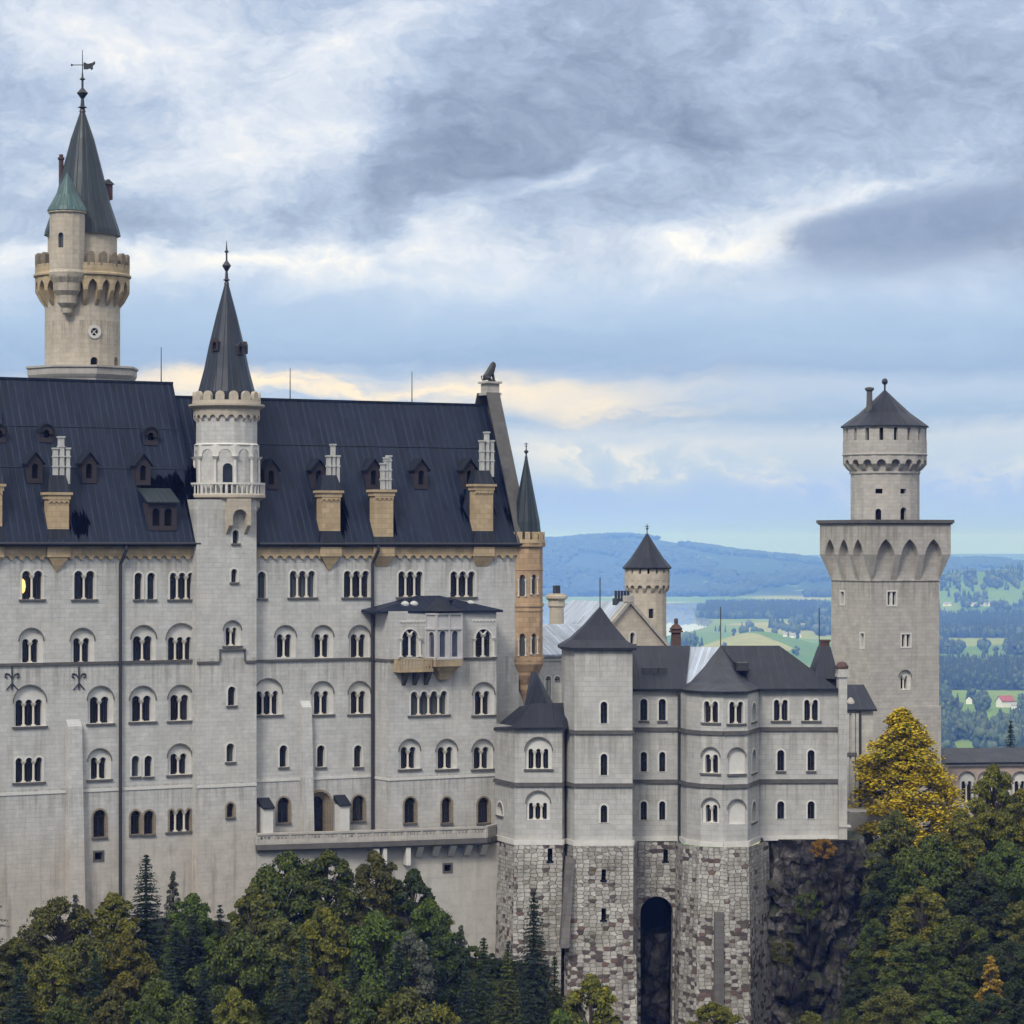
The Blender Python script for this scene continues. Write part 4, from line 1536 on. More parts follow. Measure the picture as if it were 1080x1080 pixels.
# cornice, frieze, merlons
cm = MB()
fi = ring_facets(T_, 0, 0, rb, 22)
fo = ring_facets(T_, 0, 0, rb + 0.22, 22)
machicolation(cm, T_, fi, fo, z0_(445), z0_(442), z0_(433), 0.7)
cm.lathe(0, 0, [(rb + 0.22, z0_(433)), (rb + 0.26, z0_(432)), (rb + 0.5, z0_(430)), (rb + 0.62, z0_(429)), (rb + 0.62, z0_(427)), (rb + 0.3, z0_(426.5)), (rb - 0.2, z0_(426.4))], 32)
cm.build('cornice', 'stone_cream', T_.root)
mm = MB()
rmr = T_.m(36, 0, 0)
mm.lathe(0, 0, [(rmr, z0_(426.4)), (rmr, z0_(423)), (rmr - 0.35, z0_(423)), (rmr - 0.35, z0_(426.4))], 32)
merlon_ring(mm, ring_facets(T_, 0, 0, rmr + 0.02, 15, R(6)), z0_(425), z0_(413.5), 0.62, 0.34, rnd=True)
mm.build('battlement', 'stone_cream', T_.root)
sm_ = MB()
rs = T_.m(30.5, 0, 0)
sm_.lathe(0, 0, [(rs, z0_(424)), (rs * 0.99, z0_(414)), (rs * 0.78, z0_(390)), (rs * 0.62, z0_(366)), (rs * 0.36, z0_(333)), (0.14, z0_(298))], 12, R(8))
spi = sm_.build('spire', 'spire', T_.root, R0=rs)
fm = MB()
finial(fm, 0, 0, z0_(300), T_.m(46, 0, 0), 0.27)
fm.build('finial', 'iron', spi)
for ang, y in ((-72, 372), (-10, 370), (-150, 368)):
    dm = MB()
    t_ = R(ang)
    rr = rs * 0.62
    px_, py_ = rr * math.cos(t_), rr * math.sin(t_)
    d_ = Vector((math.cos(t_), math.sin(t_)))
    n_ = Vector((-d_.y, d_.x))
    fa = Facet(T_, (px_ + d_.x * 0.25 - n_.x * 0.38, py_ + d_.y * 0.25 - n_.y * 0.38), (px_ + d_.x * 0.25 + n_.x * 0.38, py_ + d_.y * 0.25 + n_.y * 0.38))
    zb = z0_(y + 3)
    ol = [(0, zb), (fa.L, zb), (fa.L, zb + 0.75), (fa.L / 2, zb + 1.1), (0, zb + 0.75)]
    hl = arch(fa.L / 2, zb + 0.12, 0.36, 0.62)
    dm.prism(fa, ol, -1.0, 0, [hl])
    d = dm.build('spire_dormer', 'brown', spi)

# ================================================================ HIGH TOWER behind
H_ = Bld('high_tower', 'tall round cream tower behind the palace roof with corbelled parapet, side turret and weathervane', 'tower', 87, 272, -40, 30)
hz = lambda y, v=0: H_.z(y, 0, v)
rd = H_.m(39.5, 0, 0)
dm = MB()
ff = ring_facets(H_, 0, 0, rd, 24, R(4))
for px, yt, yb, w in ((100.5, 376.5, 389, 8), (120.5, 376, 389, 6)):
    f = facet_at(ff, px, H_)
    a_ = arch(f.L / 2, f.hit(px, yb)[1], min(0.72, f.L * 0.8), f.hit(px, yt)[1] - f.hit(px, yb)[1])
    f.holes.append(a_)
fo_ = facet_at(ff, 100.5, H_)
zc = fo_.hit(100.5, 350)[1]
oc_ = [(fo_.L / 2 + 0.36 * math.cos(2 * math.pi * i / 14), zc + 0.36 * math.sin(2 * math.pi * i / 14)) for i in range(14)]
fo_.holes.append(oc_)
for f in ff:
    f.wall(dm, 0, hz(291))
    for h in f.holes:
        dm.rim(f, h, 0, -0.4)
dr = dm.build('drum', 'stone_cream', H_.root, R0=rd)
gl = MB()
for f in ff:
    for h in f.holes:
        gl.sheet(f, h, (), -0.39)
gl.build('pane', 'glass', dr)
rg = MB()
o3 = [(fo_.L / 2 + 0.62 * math.cos(2 * math.pi * i / 18), zc + 0.62 * math.sin(2 * math.pi * i / 18)) for i in range(18)]
rg.prism(fo_, o3, 0, 0.1, [oc_])
for a_ in (0, math.pi / 2):
    c_, s_ = math.cos(a_ + .78), math.sin(a_ + .78)
    rg.tube(fo_.p(fo_.L / 2 - 0.36 * c_, zc - 0.36 * s_, -0.1), fo_.p(fo_.L / 2 + 0.36 * c_, zc + 0.36 * s_, -0.1), 0.06, n=5)
rg.build('round_window', 'trim', dr)
pm = MB()
rp = H_.m(59, 0, 0)
pm.lathe(0, 0, [(rp - 0.3, 0.0), (rp - 0.3, hz(402)), (rp - 0.1, hz(399)), (rp, hz(397)), (rp, hz(391)), (rp + 0.15, hz(390)), (rp + 0.15, hz(388)), (rp - 0.2, hz(388)), (rp - 0.2, hz(391)), (rd - 0.1, hz(391))], 8, R(22.5 + 15))
pm.build('base_terrace', 'stone_rough', H_.root)
cm = MB()
N = 20
rO = H_.m(49.5, 0, 0)
machicolation(cm, H_, ring_facets(H_, 0, 0, rd, N), ring_facets(H_, 0, 0, rO, N), hz(325), hz(309), hz(294), 0.66, True)
cm.lathe(0, 0, [(rO, hz(294)), (rO + 0.15, hz(293)), (rO + 0.15, hz(291)), (rO, hz(290)), (rO, hz(281)), (rO - 0.35, hz(281)), (rO - 0.35, hz(290)), (0.5, hz(290))], 40)
cm.build('parapet', 'sand', H_.root, R0=rO)
mm = MB()
merlon_ring(mm, ring_facets(H_, 0, 0, rO + 0.03, 22, R(5)), hz(284), hz(269), 0.55, 0.4, rnd=True)
mm.build('battlement', 'moss', H_.root)
ud = MB()
r2 = H_.m(36.5, 0, 0)
ud.lathe(0, 0, [(r2, hz(292)), (r2, hz(250)), (r2 + 0.2, hz(248)), (r2 + 0.2, hz(246))], 24)
ud.build('upper_drum', 'stone_cream', H_.root, R0=r2)
cs = MB()
cs.lathe(0, 0, [(r2 + 0.32, hz(249)), (r2 + 0.2, hz(243)), (r2 * 0.80, hz(214)), (r2 * 0.60, hz(184)), (r2 * 0.34, hz(147)), (0.16, hz(116))], 16)
csp = cs.build('spire', 'copper_dark', H_.root, R0=r2)
fm = MB()
finial(fm, 0, 0, hz(118), H_.m(46, 0, 0), 0.36)
fm.tube((0, 0, hz(84)), (0, 0, hz(53)), 0.055, 0.03, 6)
fm.build('finial', 'iron', csp)
vn = MB()
zv = hz(68.5)
c30, s30 = math.cos(R(-30)), math.sin(R(-30))


def vane_pt(x, z):      # vane lies square to the valley
    return (x * c30, x * s30, z)


out = [(0.1, 0.28), (0.5, 0.1), (0.9, 0.2), (1.15, 0.35), (1.18, 0.1), (0.95, -0.12), (1.0, -0.3), (0.86, -0.5), (0.7, -0.34), (0.4, -0.42), (0.1, -0.4)]
vf2 = Facet(H_, (0, 0), (c30, s30))
vn.prism(vf2, [(x, zv + z) for x, z in out], -0.03, 0.03)
vn.sheet(vf2, [(x, zv + z) for x, z in out], (), -0.03)
vn.tube(vane_pt(-1.0, zv), vane_pt(0.9, zv), 0.04, n=6)
vn.tube(vane_pt(-1.05, zv), vane_pt(-0.8, zv), 0.13, 0.02, n=8)
vn.build('weathervane', 'iron', csp)
# attached stair turret on the left front
scu, scv = H_.u(71, -2.9), -2.9
rt2 = H_.m(18.5, scu, scv)
sz = lambda y: H_.z(y, scu, scv)
sf = ring_facets(H_, scu, scv, rt2, 14, R(8))
f = facet_at(sf, 64.5, H_)
a_ = arch(f.L / 2, f.hit(64.5, 261)[1], 0.5, f.hit(64.5, 245)[1] - f.hit(64.5, 261)[1])
f.holes.append(a_)
tm = MB()
for g in sf:
    g.wall(tm, sz(288), sz(224))
tm.rim(f, a_, 0, -0.35)
tm.lathe(scu, scv, [(0.1, sz(334)), (0.45, sz(330)), (0.5, sz(325)), (0.9, sz(320)), (0.95, sz(312)), (1.25, sz(307)), (1.3, sz(299)), (rt2, sz(293)), (rt2 + 0.1, sz(288)), (rt2, sz(285))], 16)
tm.lathe(scu, scv, [(rt2, sz(226)), (rt2 + 0.16, sz(225)), (rt2 + 0.16, sz(222)), (rt2 - 0.1, sz(222))], 20)
tu = tm.build('side_turret', 'stone_cream', H_.root, R0=rt2)
gl = MB()
gl.sheet(f, a_, (), -0.34)
gl.build('pane', 'glass', tu)
cm = MB()
cm.lathe(scu, scv, [(rt2 + 0.25, sz(223)), (rt2 + 0.1, sz(219)), (rt2 * 0.66, sz(206)), (rt2 * 0.36, sz(194)), (0.05, sz(182))], 16)
cm.build('turret_roof', 'copper', tu, R0=rt2)
for px, v, yb, yt, w in ((64.5, 1.0, 215, 163, 2.6), (72, 1.5, 190, 165, 1.6)):
    km = MB()
    u = H_.u(px, v)
    r_ = H_.m(w, u, v)
    km.lathe(u, v, [(r_ * 1.25, H_.z(yb, u, v)), (r_, H_.z(yb - 4, u, v)), (r_, H_.z(yt + 6, u, v)), (r_ * 1.4, H_.z(yt + 5, u, v)), (r_ * 1.4, H_.z(yt + 3, u, v)), (r_ * 0.8, H_.z(yt + 3, u, v)), (r_ * 0.9, H_.z(yt, u, v)), (0.01, H_.z(yt, u, v))], 10)
    km.build('chimney', 'redbrick', H_.root)
km = MB()
u, v = H_.u(112.5, 0.3), 0.3
w_ = H_.m(4.5, u, v)
km.box(u - w_, u + w_, v - 0.5, v + 0.5, H_.z(211, u, v), H_.z(194, u, v))
km.box(u - w_ * 3, u, v - 0.4, v + 0.4, H_.z(203, u, v), H_.z(194.5, u, v))
dch = km.build('spire_dormer', 'redbrick', csp)
km = MB()
za, zb = H_.z(195, u, v), H_.z(189.5, u, v)
km.hexa([(u - w_ - 0.15, v - 0.65, za), (u + w_ + 0.15, v - 0.65, za), (u + w_ + 0.15, v + 0.65, za), (u - w_ - 0.15, v + 0.65, za),
         (u - 0.05, v - 0.5, zb), (u + 0.05, v - 0.5, zb), (u + 0.05, v + 0.5, zb), (u - 0.05, v + 0.5, zb)])
km.build('hood', 'iron', dch)

# ================================================================ TERRACE at the palace foot
_w = P_.world(P_.u(400, -4), -4)
G_ = sub_bld('terrace', 'long stone terrace with panelled parapet and corbels along the palace foot', 'terrace', (_w.x, _w.y), -40, 30)
def gpt(px, v):
    w = G_.local(P_.world(P_.u(px, v), v))
    return (w.x, w.y)


LINE = [gpt(271, -1.15), gpt(393, -3.6), gpt(513, -5.6)]
zr0 = G_.z(875.5, LINE[1][0], LINE[1][1])
gi = G_.local(P_.world(0, 0)).y
tail = gpt(530, -3.2)
segs = [Facet(G_, LINE[0], LINE[1]), Facet(G_, LINE[1], LINE[2]), Facet(G_, LINE[2], tail)]
mb = MB()
for f in segs:
    for z0, z1, d0 in ((zr0 - 1.45, zr0 - 1.0, 0.32), (zr0 - 1.62, zr0 - 1.45, 0.14)):
        a, b = f.p(0, 0, d0), f.p(f.L, 0, d0)
        mb.hexa([(a.x, a.y, z0), (b.x, b.y, z0), (b.x, gi, z0), (a.x, gi, z0), (a.x, a.y, z1), (b.x, b.y, z1), (b.x, gi, z1), (a.x, gi, z1)])
mb.build('slab', 'darkstone', G_.root)
rm = MB()
for f in segs:
    n_ = max(2, round(f.L / 1.55))
    st = f.L / n_
    holes = []
    for i in range(n_):
        for k in (0.28, 0.5, 0.72):
            holes.append([(i * st + st * k - 0.1, zr0 - 0.36), (i * st + st * k - 0.1, zr0 - 0.56), (i * st + st * k + 0.1, zr0 - 0.56), (i * st + st * k + 0.1, zr0 - 0.36)])
    ol = [(0, zr0 - 1.0), (f.L, zr0 - 1.0), (f.L, zr0 - 0.2), (0, zr0 - 0.2)]
    rm.prism(f, ol, -0.22, 0.0, holes)
    rm.sheet(f, ol, holes, -0.22)
    rm.fbox(f, 0, f.L, zr0 - 0.19, zr0, -0.3, 0.1)
    for i in range(n_ + 1):
        rm.fbox(f, i * st - 0.13, i * st + 0.13, zr0 - 1.0, zr0 - 0.21, -0.26, 0.06)
rm.build('parapet', 'stone_rough', G_.root)
gf = segs[1]
for px in (444, 461.5, 478.5, 495.5, 512):
    cb = MB()
    q = gf.hit(px, 890)[0]
    cb.hexa([gf.p(q - 0.26, zr0 - 2.6, -0.75), gf.p(q + 0.26, zr0 - 2.6, -0.75), gf.p(q + 0.26, zr0 - 2.6, -1.4), gf.p(q - 0.26, zr0 - 2.6, -1.4),
             gf.p(q - 0.26, zr0 - 1.63, 0.2), gf.p(q + 0.26, zr0 - 1.63, 0.2), gf.p(q + 0.26, zr0 - 1.63, -1.4), gf.p(q - 0.26, zr0 - 1.63, -1.4)])
    cb.build('corbel', 'trim', G_.root)
for px, w in ((396.5, 7), (406, 4), (430.5, 5)):
    cb = MB()
    q = gf.hit(px, 890)[0]
    hw = G_.m(w, 0, 0) / 2
    cb.fbox(gf, q - hw, q + hw, zr0 - 3.2, zr0 - 1.63, -1.2, 0.1)
    cb.build('pier', 'trim', G_.root)
wf0 = Facet(G_, segs[0].p(0, 0, -0.2).xy, segs[0].p(segs[0].L, 0, -0.9).xy)
wf = Facet(G_, segs[0].p(segs[0].L, 0, -0.9).xy, segs[1].p(segs[1].L + 1.5, 0, -1.1).xy)
window(wf, 472, 912, 919, 7, square=True, sill=False, trim='darkstone', parent=G_.root, name='vent', pane='void')
mb = MB()
for f in (wf0, wf):
    f.wall(mb, 0, zr0 - 1.6)
mb.build('retaining_wall', 'plaster', G_.root)
# small lidded housings against the palace wall
for px, yt in ((280.5, 846), (361, 843)):
    _w = P_.world(P_.u(px, -0.7), -0.7)
    S_ = sub_bld('wall_housing', 'narrow white housing with sloped dark lid %s' % ('beside the stair tower at the terrace end' if px < 300 else 'to the right of the stepped terrace doorway'), 'housing', (_w.x, _w.y), zr0 - 41.0, 30,)
    h_ = (HZ - yt) / F * _w.y - (zr0 - 41.0)
    hw = 0.46
    mb = MB()
    mb.box(-hw, hw, -0.5, 0.55, 0, h_ - 0.45)
    mb.build('body', 'trim', S_.root)
    mb = MB()
    mb.hexa([(-hw - .12, -0.65, h_ - .55), (hw + .12, -0.65, h_ - .55), (hw + .12, 0.6, h_ - .1), (-hw - .12, 0.6, h_ - .1),
             (-hw - .12, -0.65, h_ - .42), (hw + .12, -0.65, h_ - .42), (hw + .12, 0.6, h_ + .35), (-hw - .12, 0.6, h_ + .35)])
    mb.build('lid', 'slate2', S_.root)

# ================================================================ RESIDENCE WING on its rubble base
K_ = Bld('residence_wing', 'lower grey castle wing with square corner tower and rounded bay on a rubble base', 'castle building', 600, 262, -62, 2)
KR = K_.root


def kp(px, v):
    return (K_.u(px, v), v)


kz = lambda y: K_.z(y, K_.u(690, 0), 0)
ZS1, ZS2, ZB, ZE = kz(769.5), kz(824.5), kz(884.5), kz(726)
ap_l = Facet(K_, kp(522, 2.0), kp(543, -3))
ap_f = Facet(K_, kp(543, -3), kp(593, -3))
ap_r = Facet(K_, kp(593, -3), kp(597, -1))
tw_c = Facet(K_, kp(595.5, -1.2), kp(606, -4))
tw_f = Facet(K_, kp(606, -4), kp(667, -4))
tw_r = Facet(K_, kp(667, -4), kp(667.0, 0.3))
md = Facet(K_, kp(666.5, 0), kp(717, 0))
b1 = Facet(K_, kp(716.5, 0.1), kp(724, -2.6))
b2 = Facet(K_, kp(724, -2.6), kp(739, -4.6))
b3 = Facet(K_, kp(739, -4.6), kp(763, -5.6))
b4 = Facet(K_, kp(763, -5.6), kp(788.5, -5.0))
b5 = Facet(K_, kp(788.5, -5.0), kp(800.5, -0.1))
rw = Facet(K_, kp(800, 0), kp(890.5, 0))
zTop = K_.z(684, K_.u(636, -4), -4)
zAp = K_.z(766, K_.u(568, -3), -3)
# windows
window(ap_f, 568, 790, 811, 24, 3, blind=(778, 28), gap=0.26)
window(ap_f, 567.5, 847, 864.5, 22, 3, blind=(834.5, 25), gap=0.26, sill=False)
window(ap_l, 527.5, 846, 860, 6)
for yt, yb in ((740, 763), (795, 818), (849, 868)):
    window(tw_f, 637, yt, yb, 7, sill=False)
for yt, yb, w in ((737, 760, 7.5), (793, 814, 6.5), (845, 865, 6.5)):
    for cx in (679, 698.5):
        window(md, cx, yt, yb, w, sill=yb < 800)
window(b3, 750, 739.5, 762, 18, 2, gap=0.3)
window(b4, 776.5, 740, 763, 18, 2, gap=0.3)
window(b3, 749.5, 796, 815.5, 16, 2, blind=(788.5, 19), gap=0.24)
window(b4, 777, 792, 816, 15, blind=(789, 18), blank=True)
window(b3, 749.5, 849, 867.5, 15, 2, blind=(842, 18), gap=0.24, sill=False)
window(b4, 777, 846, 869, 15, blind=(843.5, 18), blank=True, sill=False)
for yt, yb in ((741, 761), (790, 815), (845, 867)):
    window(b5, 795, yt, yb, 4.5, pane='darkstone')
for cx in (823.5, 855.5):
    window(rw, cx, 738, 760, 18, 2, gap=0.3)
for yt, yb in ((791, 813), (845, 864)):
    for cx in (823.5, 855.5):
        window(rw, cx, yt, yb, 7.5, sill=yb < 820)
wm = MB()
for f, zt_ in ((ap_l, zAp), (ap_f, zAp), (ap_r, zAp), (tw_c, zTop), (tw_f, zTop), (tw_r, zTop), (md, ZE), (b1, ZE), (b2, ZE), (b3, ZE), (b4, ZE), (b5, ZE), (rw, ZE)):
    f.wall(wm, ZB, zt_)
# rear and flanks of the wing
ur = K_.u(890.5, 0)
ul_ = K_.u(524, 1)
rear = [(K_.u(667, 0), 0), (K_.u(667, 0), 10), (K_.u(596, 0), 10), (K_.u(596, 0), 0)]
for a, b, zt_ in (((ur, 0), (ur, 11), ZE), ((ur, 11), (K_.u(590, 0), 11), ZE), ((K_.u(667, 0), 0.3), (K_.u(667, 0), 4), zTop), ((K_.u(667, 0), 4), (K_.u(596, 0), 4), zTop), ((K_.u(595.5, -1.2), 4), kp(595.5, -1.2), zTop), ((ul_, 7), kp(522, 2.0), zAp)):
    wm.face([(a[0], a[1], ZB), (b[0], b[1], ZB), (b[0], b[1], zt_), (a[0], a[1], zt_)])
wm.build('wall', 'stone_wing', KR)
sm_ = MB()
for f in (ap_l, ap_f, ap_r, tw_c, tw_f, tw_r, md, b1, b2, b3, b4, b5, rw):
    for zz in ((ZS1,) if f not in (ap_l, ap_f, ap_r) else ()) + (ZS2,):
        sm_.fbox(f, -0.02, f.L + 0.02, zz - 0.14, zz + 0.1, 0, 0.17)
        sm_.fbox(f, -0.02, f.L + 0.02, zz + 0.11, zz + 0.2, 0, 0.09)
sm_.build('string_course', 'darkstone', KR)
sm_ = MB()
for f in (ap_l, ap_f, ap_r, tw_c, tw_f, tw_r, md, b1, b2, b3, b4, b5, rw):
    sm_.fbox(f, -0.03, f.L + 0.03, ZB - 0.2, ZB + 0.25, -0.1, 0.16)
sm_.build('plinth', 'trim', KR)
# corner pier
pm = MB()
pu0, pu1 = K_.u(884.5, -0.5), K_.u(893.5, -0.5)
zp0 = K_.z(706, pu0, -0.5)
pm.box(pu0, pu1, -0.5, 0.9, ZB - 0.1, zp0 - 0.7)
pm.box(pu0 - 0.12, pu1 + 0.2, -0.62, 1.0, zp0 - 0.7, zp0 - 0.45)
pm.box(pu0 - 0.05, pu1 + 0.1, -0.55, 0.9, zp0 - 0.45, zp0)
pm.box(pu0, pu1 + 0.35, -0.6, 0.9, ZB + 1.0, ZB + 1.15)
pe = pm.build('corner_pier', 'stone_wing', KR)
pm = MB()
pm.lathe((pu0 + pu1) / 2, 0.1, [(0.55, zp0), (0.6, zp0 + 0.25), (0.35, zp0 + 0.6), (0.02, zp0 + 0.7)], 10)
pm.build('pier_cap', 'redbrick', pe)
# drainpipes
for px, v, yt, yb in ((597.2, -1.6, 770, 960), (716.3, -0.35, 728, 1062), (803.5, -0.3, 886, 990)):
    u = K_.u(px, v)
    pipe(K_, [(u, v, K_.z(yt, u, v)), (u, v, ZB), (u, v - 0.45, ZB - 0.3), (u, v - 0.8, K_.z(yb, u, v))], 0.11 if px > 720 else 0.14)

# roofs of the wing
def kq(px, py, v):
    u = K_.u(px, v)
    return Vector((u, v, K_.z(py, u, v)))


rm = MB()            # square tower: hipped, slightly bell-cast
o_ = 0.35
e = [kp(595.0, -1.0), kp(606, -4), kp(667, -4)]
eb = [(K_.u(595.5, -1.2) - o_, -1.4), (K_.u(606, -4) - 0.3, -4 - o_), (K_.u(667, -4) + o_, -4 - o_), (K_.u(667, -4) + o_, 4.3), (K_.u(595.5, -1.2) - o_, 4.3)]
cxy = (K_.u(633, 0), 0.2)
zA = K_.z(640, *cxy)
lv_ = [(0.0, zTop - 0.15), (0.0, zTop + 0.08), (0.28, zTop + (zA - zTop) * 0.2), (0.62, zTop + (zA - zTop) * 0.55), (0.985, zA)]
vs = [(x + (cxy[0] - x) * k, y + (cxy[1] - y) * k, z) for k, z in lv_ for x, y in eb]
n5 = 5
rm.mesh(vs, [(k * n5 + i, k * n5 + (i + 1) % n5, (k + 1) * n5 + (i + 1) % n5, (k + 1) * n5 + i) for k in range(len(lv_) - 1) for i in range(n5)] + [tuple(range(5))])
tr_ = rm.build('tower_roof', 'slate2', KR)
rd_ = MB()
rd_.tube((cxy[0], cxy[1], zA - 0.3), (cxy[0], cxy[1], K_.z(609, *cxy)), 0.05, n=6)
rd_.build('lightning_rod', 'iron', tr_)

rm = MB()            # apse roof
A0, A1, A2, A3 = kq(520.5, 768, 2.0), kq(541.5, 767.5, -3.35), kq(598, 767, -3.35), kq(598, 767, -1)
B0, B1 = kq(561, 742, 1.0), kq(598, 741, 1.0)
B2 = kq(548, 745, 6.0)
rm.mesh([A0, A1, A2, B1, B0, B2], [(0, 1, 4), (1, 2, 3, 4), (0, 4, 5)])
for a, b in ((A0, A1), (A1, A2)):
    rm.face([a, b, b - Vector((0, 0, 0.2)), a - Vector((0, 0, 0.2))])
rm.mesh([kq(552, 748, 3.5), kq(578, 747, 2.0), kq(586, 747, 6.0), kq(560, 708, 5.5), kq(566, 709, 5.5)], [(0, 1, 4, 3), (1, 2, 4), (0, 3, 2)])
rm.build('apse_roof', 'slate2', KR)

rm = MB()            # middle roof, hipped at its right end
vr = 5.5
zr = K_.z(681, K_.u(700, vr), vr)
u0, u1, u2 = K_.u(667, 0), K_.u(728, vr), K_.u(723, -0.5)
rm.mesh([(u0, -0.5, ZE - 0.02), (u2, -0.5, ZE - 0.02), (u1, vr, zr), (u0, vr, zr), (u0, 11.5, ZE - 0.02), (u2 + 1.2, 11.5, ZE - 0.02),
         (u0, -0.5, ZE - 0.25), (u2, -0.5, ZE - 0.25)], [(0, 1, 2, 3), (1, 5, 2), (3, 2, 5, 4), (0, 1, 7, 6)])
mr = rm.build('roof', 'slate2', KR)
sk = MB()
for px in (681, 690, 699):
    p = K_.hit(px, 708, (u0, -0.5, ZE), Vector((0, -(zr - ZE), vr + 0.5)))
    sk.box(p.x - 0.35, p.x + 0.35, p.y - 0.25, p.y + 0.5, p.z - 0.2, p.z + 0.35)
sk.build('roof_hatch', 'iron', mr)

rm = MB()            # bay roof: half pyramid running into the right-hand ridge
apx = kq(760, 682, vr)
bp = [kp(716.5, -0.3), kp(723, -3.0), kp(738.5, -5.0), kp(763, -6.0), kp(789.5, -5.4), kp(801.5, -0.5)]
ring = []
for k_, zf_ in ((0, -0.22), (0, 0.0), (0.25, 0.16), (0.6, 0.53), (0.98, 1.0)):
    ring.append([(x + (apx.x - x) * k_, y + (apx.y - y) * k_, ZE + (apx.z - ZE) * zf_ if zf_ > 0 else ZE + zf_) for x, y in bp])
vs = [p for r_ in ring for p in r_]
rm.mesh(vs, [(k * 6 + i, k * 6 + i + 1, (k + 1) * 6 + i + 1, (k + 1) * 6 + i) for k in range(4) for i in range(5)])
rm.build('bay_roof', 'slate2', KR)
rm = MB()            # slope between the two roofs: sky reflection on dark metal painted as pale sheet
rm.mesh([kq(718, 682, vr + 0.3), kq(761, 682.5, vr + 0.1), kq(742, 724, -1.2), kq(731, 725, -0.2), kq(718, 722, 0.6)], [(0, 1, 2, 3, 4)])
rm.build('roof', 'lead_and_sheen', KR)

rm = MB()            # right-hand roof
ua, ub = apx.x, K_.u(822, vr)
ue = K_.u(884, -0.5)
ul2 = K_.u(796, -0.5)
um = K_.u(846, 2.6)
zm = K_.z(700, um, 2.2)
rm.mesh([(ul2, -0.5, ZE - 0.02), (ue, -0.5, ZE - 0.02), (ub, vr, zr), (ua, vr, zr), (ue, 11.5, ZE - 0.02), (ua, 11.5, ZE - 0.02), (ul2, -0.5, ZE - 0.24), (ue, -0.5, ZE - 0.24)],
        [(0, 1, 2, 3), (1, 4, 2), (3, 2, 4, 5), (0, 1, 7, 6)])
rr = rm.build('roof', 'slate2', KR)
dk = MB()            # tall dark gable block at the end
e0, e1 = K_.u(858, 1.4), K_.u(884.5, 1.4)
dk.box(e0 + 0.5, e1 - 0.1, 1.4, 5.4, ZE - 0.5, K_.z(712, e0, 1.4))
za = K_.z(682, e0, 2.5)
ut0, ut1 = K_.u(866, 2.5), K_.u(876, 2.5)
zq = K_.z(716, e0, 1.0)
dk.hexa([(e0, 1.0, zq), (e1, 1.0, zq), (e1, 6, zq), (e0, 6, zq), (ut0, 2.5, za), (ut1, 2.5, za), (ut1, 4.5, za), (ut0, 4.5, za)])
gbk = dk.build('roof_dormer', 'slate2', KR)
dk = MB()
dk.box(ut0 + 0.05, ut1 - 0.05, 2.8, 3.6, za - 0.3, za + 0.45)
dk.box(ut0 - 0.05, ut1 + 0.05, 2.7, 3.7, za + 0.45, za + 0.6)
dk.build('chimney', 'redbrick', gbk)
for px, yt in ((760, 640), (864, 641)):
    rd_ = MB()
    u = K_.u(px, vr)
    rd_.tube((u, vr, K_.z(690, u, vr)), (u, vr, K_.z(yt, u, vr)), 0.045, n=6)
    rd_.build('lightning_rod', 'iron', rr)
sk = MB()
p = kq(783, 700, 1.5)
sk.box(p.x - 0.6, p.x + 0.6, 0.6, 3.2, p.z - 0.6, p.z - 0.35)
sk.box(p.x - 0.5, p.x + 0.5, 0.9, 3.0, p.z - 0.35, p.z + 0.1)
sk.build('roof_hatch', 'iron', rr)
# ornate chimney behind the middle roof
ch = MB()
u, v = K_.u(713, 12), 12
czz = lambda y: K_.z(y, u, v)
ch.box(u - 0.42, u + 0.42, v - 0.42, v + 0.42, czz(690), czz(667))
ch.box(u - 0.6, u + 0.6, v - 0.6, v + 0.6, czz(667), czz(665))
ch.lathe(u, v, [(0.5, czz(665)), (0.62, czz(663)), (0.3, czz(659)), (0.16, czz(658)), (0.2, czz(655)), (0.16, czz(652.5)), (0.01, czz(652))], 10)
ch.build('chimney', 'redbrick', KR)

# --- rubble base
ztp, zbt_ = ZB - 0.21, K_.z(1130, 0, -6)
top_pts = [(521.5, 2.0), (542.5, -3.15), (593.5, -3.15), (596.5, -1.5), (605, -4.2), (668, -4.2), (671.5, -0.05), (713, -0.05), (721, -2.9), (737.5, -4.9), (763, -5.85), (789.5, -5.3), (805, -1.2), (811, 0.0)]
bot_pts = [(519, 1.0), (539, -4.8), (590, -4.9), (594, -2.6), (594, -6.2), (667, -6.2), (672.5, -0.3), (710, -0.3), (713.5, -3.8), (733, -6.2), (763, -7.2), (793, -6.4), (806, -1.8), (815, -0.2)]
fd = []
for i in range(len(top_pts) - 1):
    fd.append(Facet(K_, kp(*top_pts[i]), kp(*top_pts[i + 1]), kp(*bot_pts[i]), kp(*bot_pts[i + 1]), ztp, zbt_))
for k_, px, yt, yb, w in ((1, 580, 895, 908, 5), (4, 636.5, 917, 928, 4.5), (4, 636.5, 958, 970, 4.5), (6, 702, 896, 908, 5)):
    f = fd[k_]
    c_, z0 = f.hit(px, yb)
    z1 = f.hit(px, yt)[1]
    hw = K_.m(w, 0, -3) / 2
    hl = [(c_ - hw, z0), (c_ + hw, z0), (c_ + hw, z1), (c_ - hw, z1)]
    f.holes.append(hl)
    mb = MB()
    mb.rim(f, hl, 0, -0.6)
    mb.sheet(f, hl, (), -0.59)
    mb.fbox(f, c_ - hw - 0.1, c_ + hw + 0.1, z0 - 0.16, z0, -0.1, 0.06)
    mb.build('loophole', 'void', KR)
f6 = fd[6]
c_, _z = f6.hit(692.5, 1000)
hwid = K_.m(36, 0, 0)
z1 = f6.hit(692.5, 946)[1]
ah = arch(c_, zbt_ + 0.05, hwid, z1 - zbt_, 12)
f6.holes.append(ah)
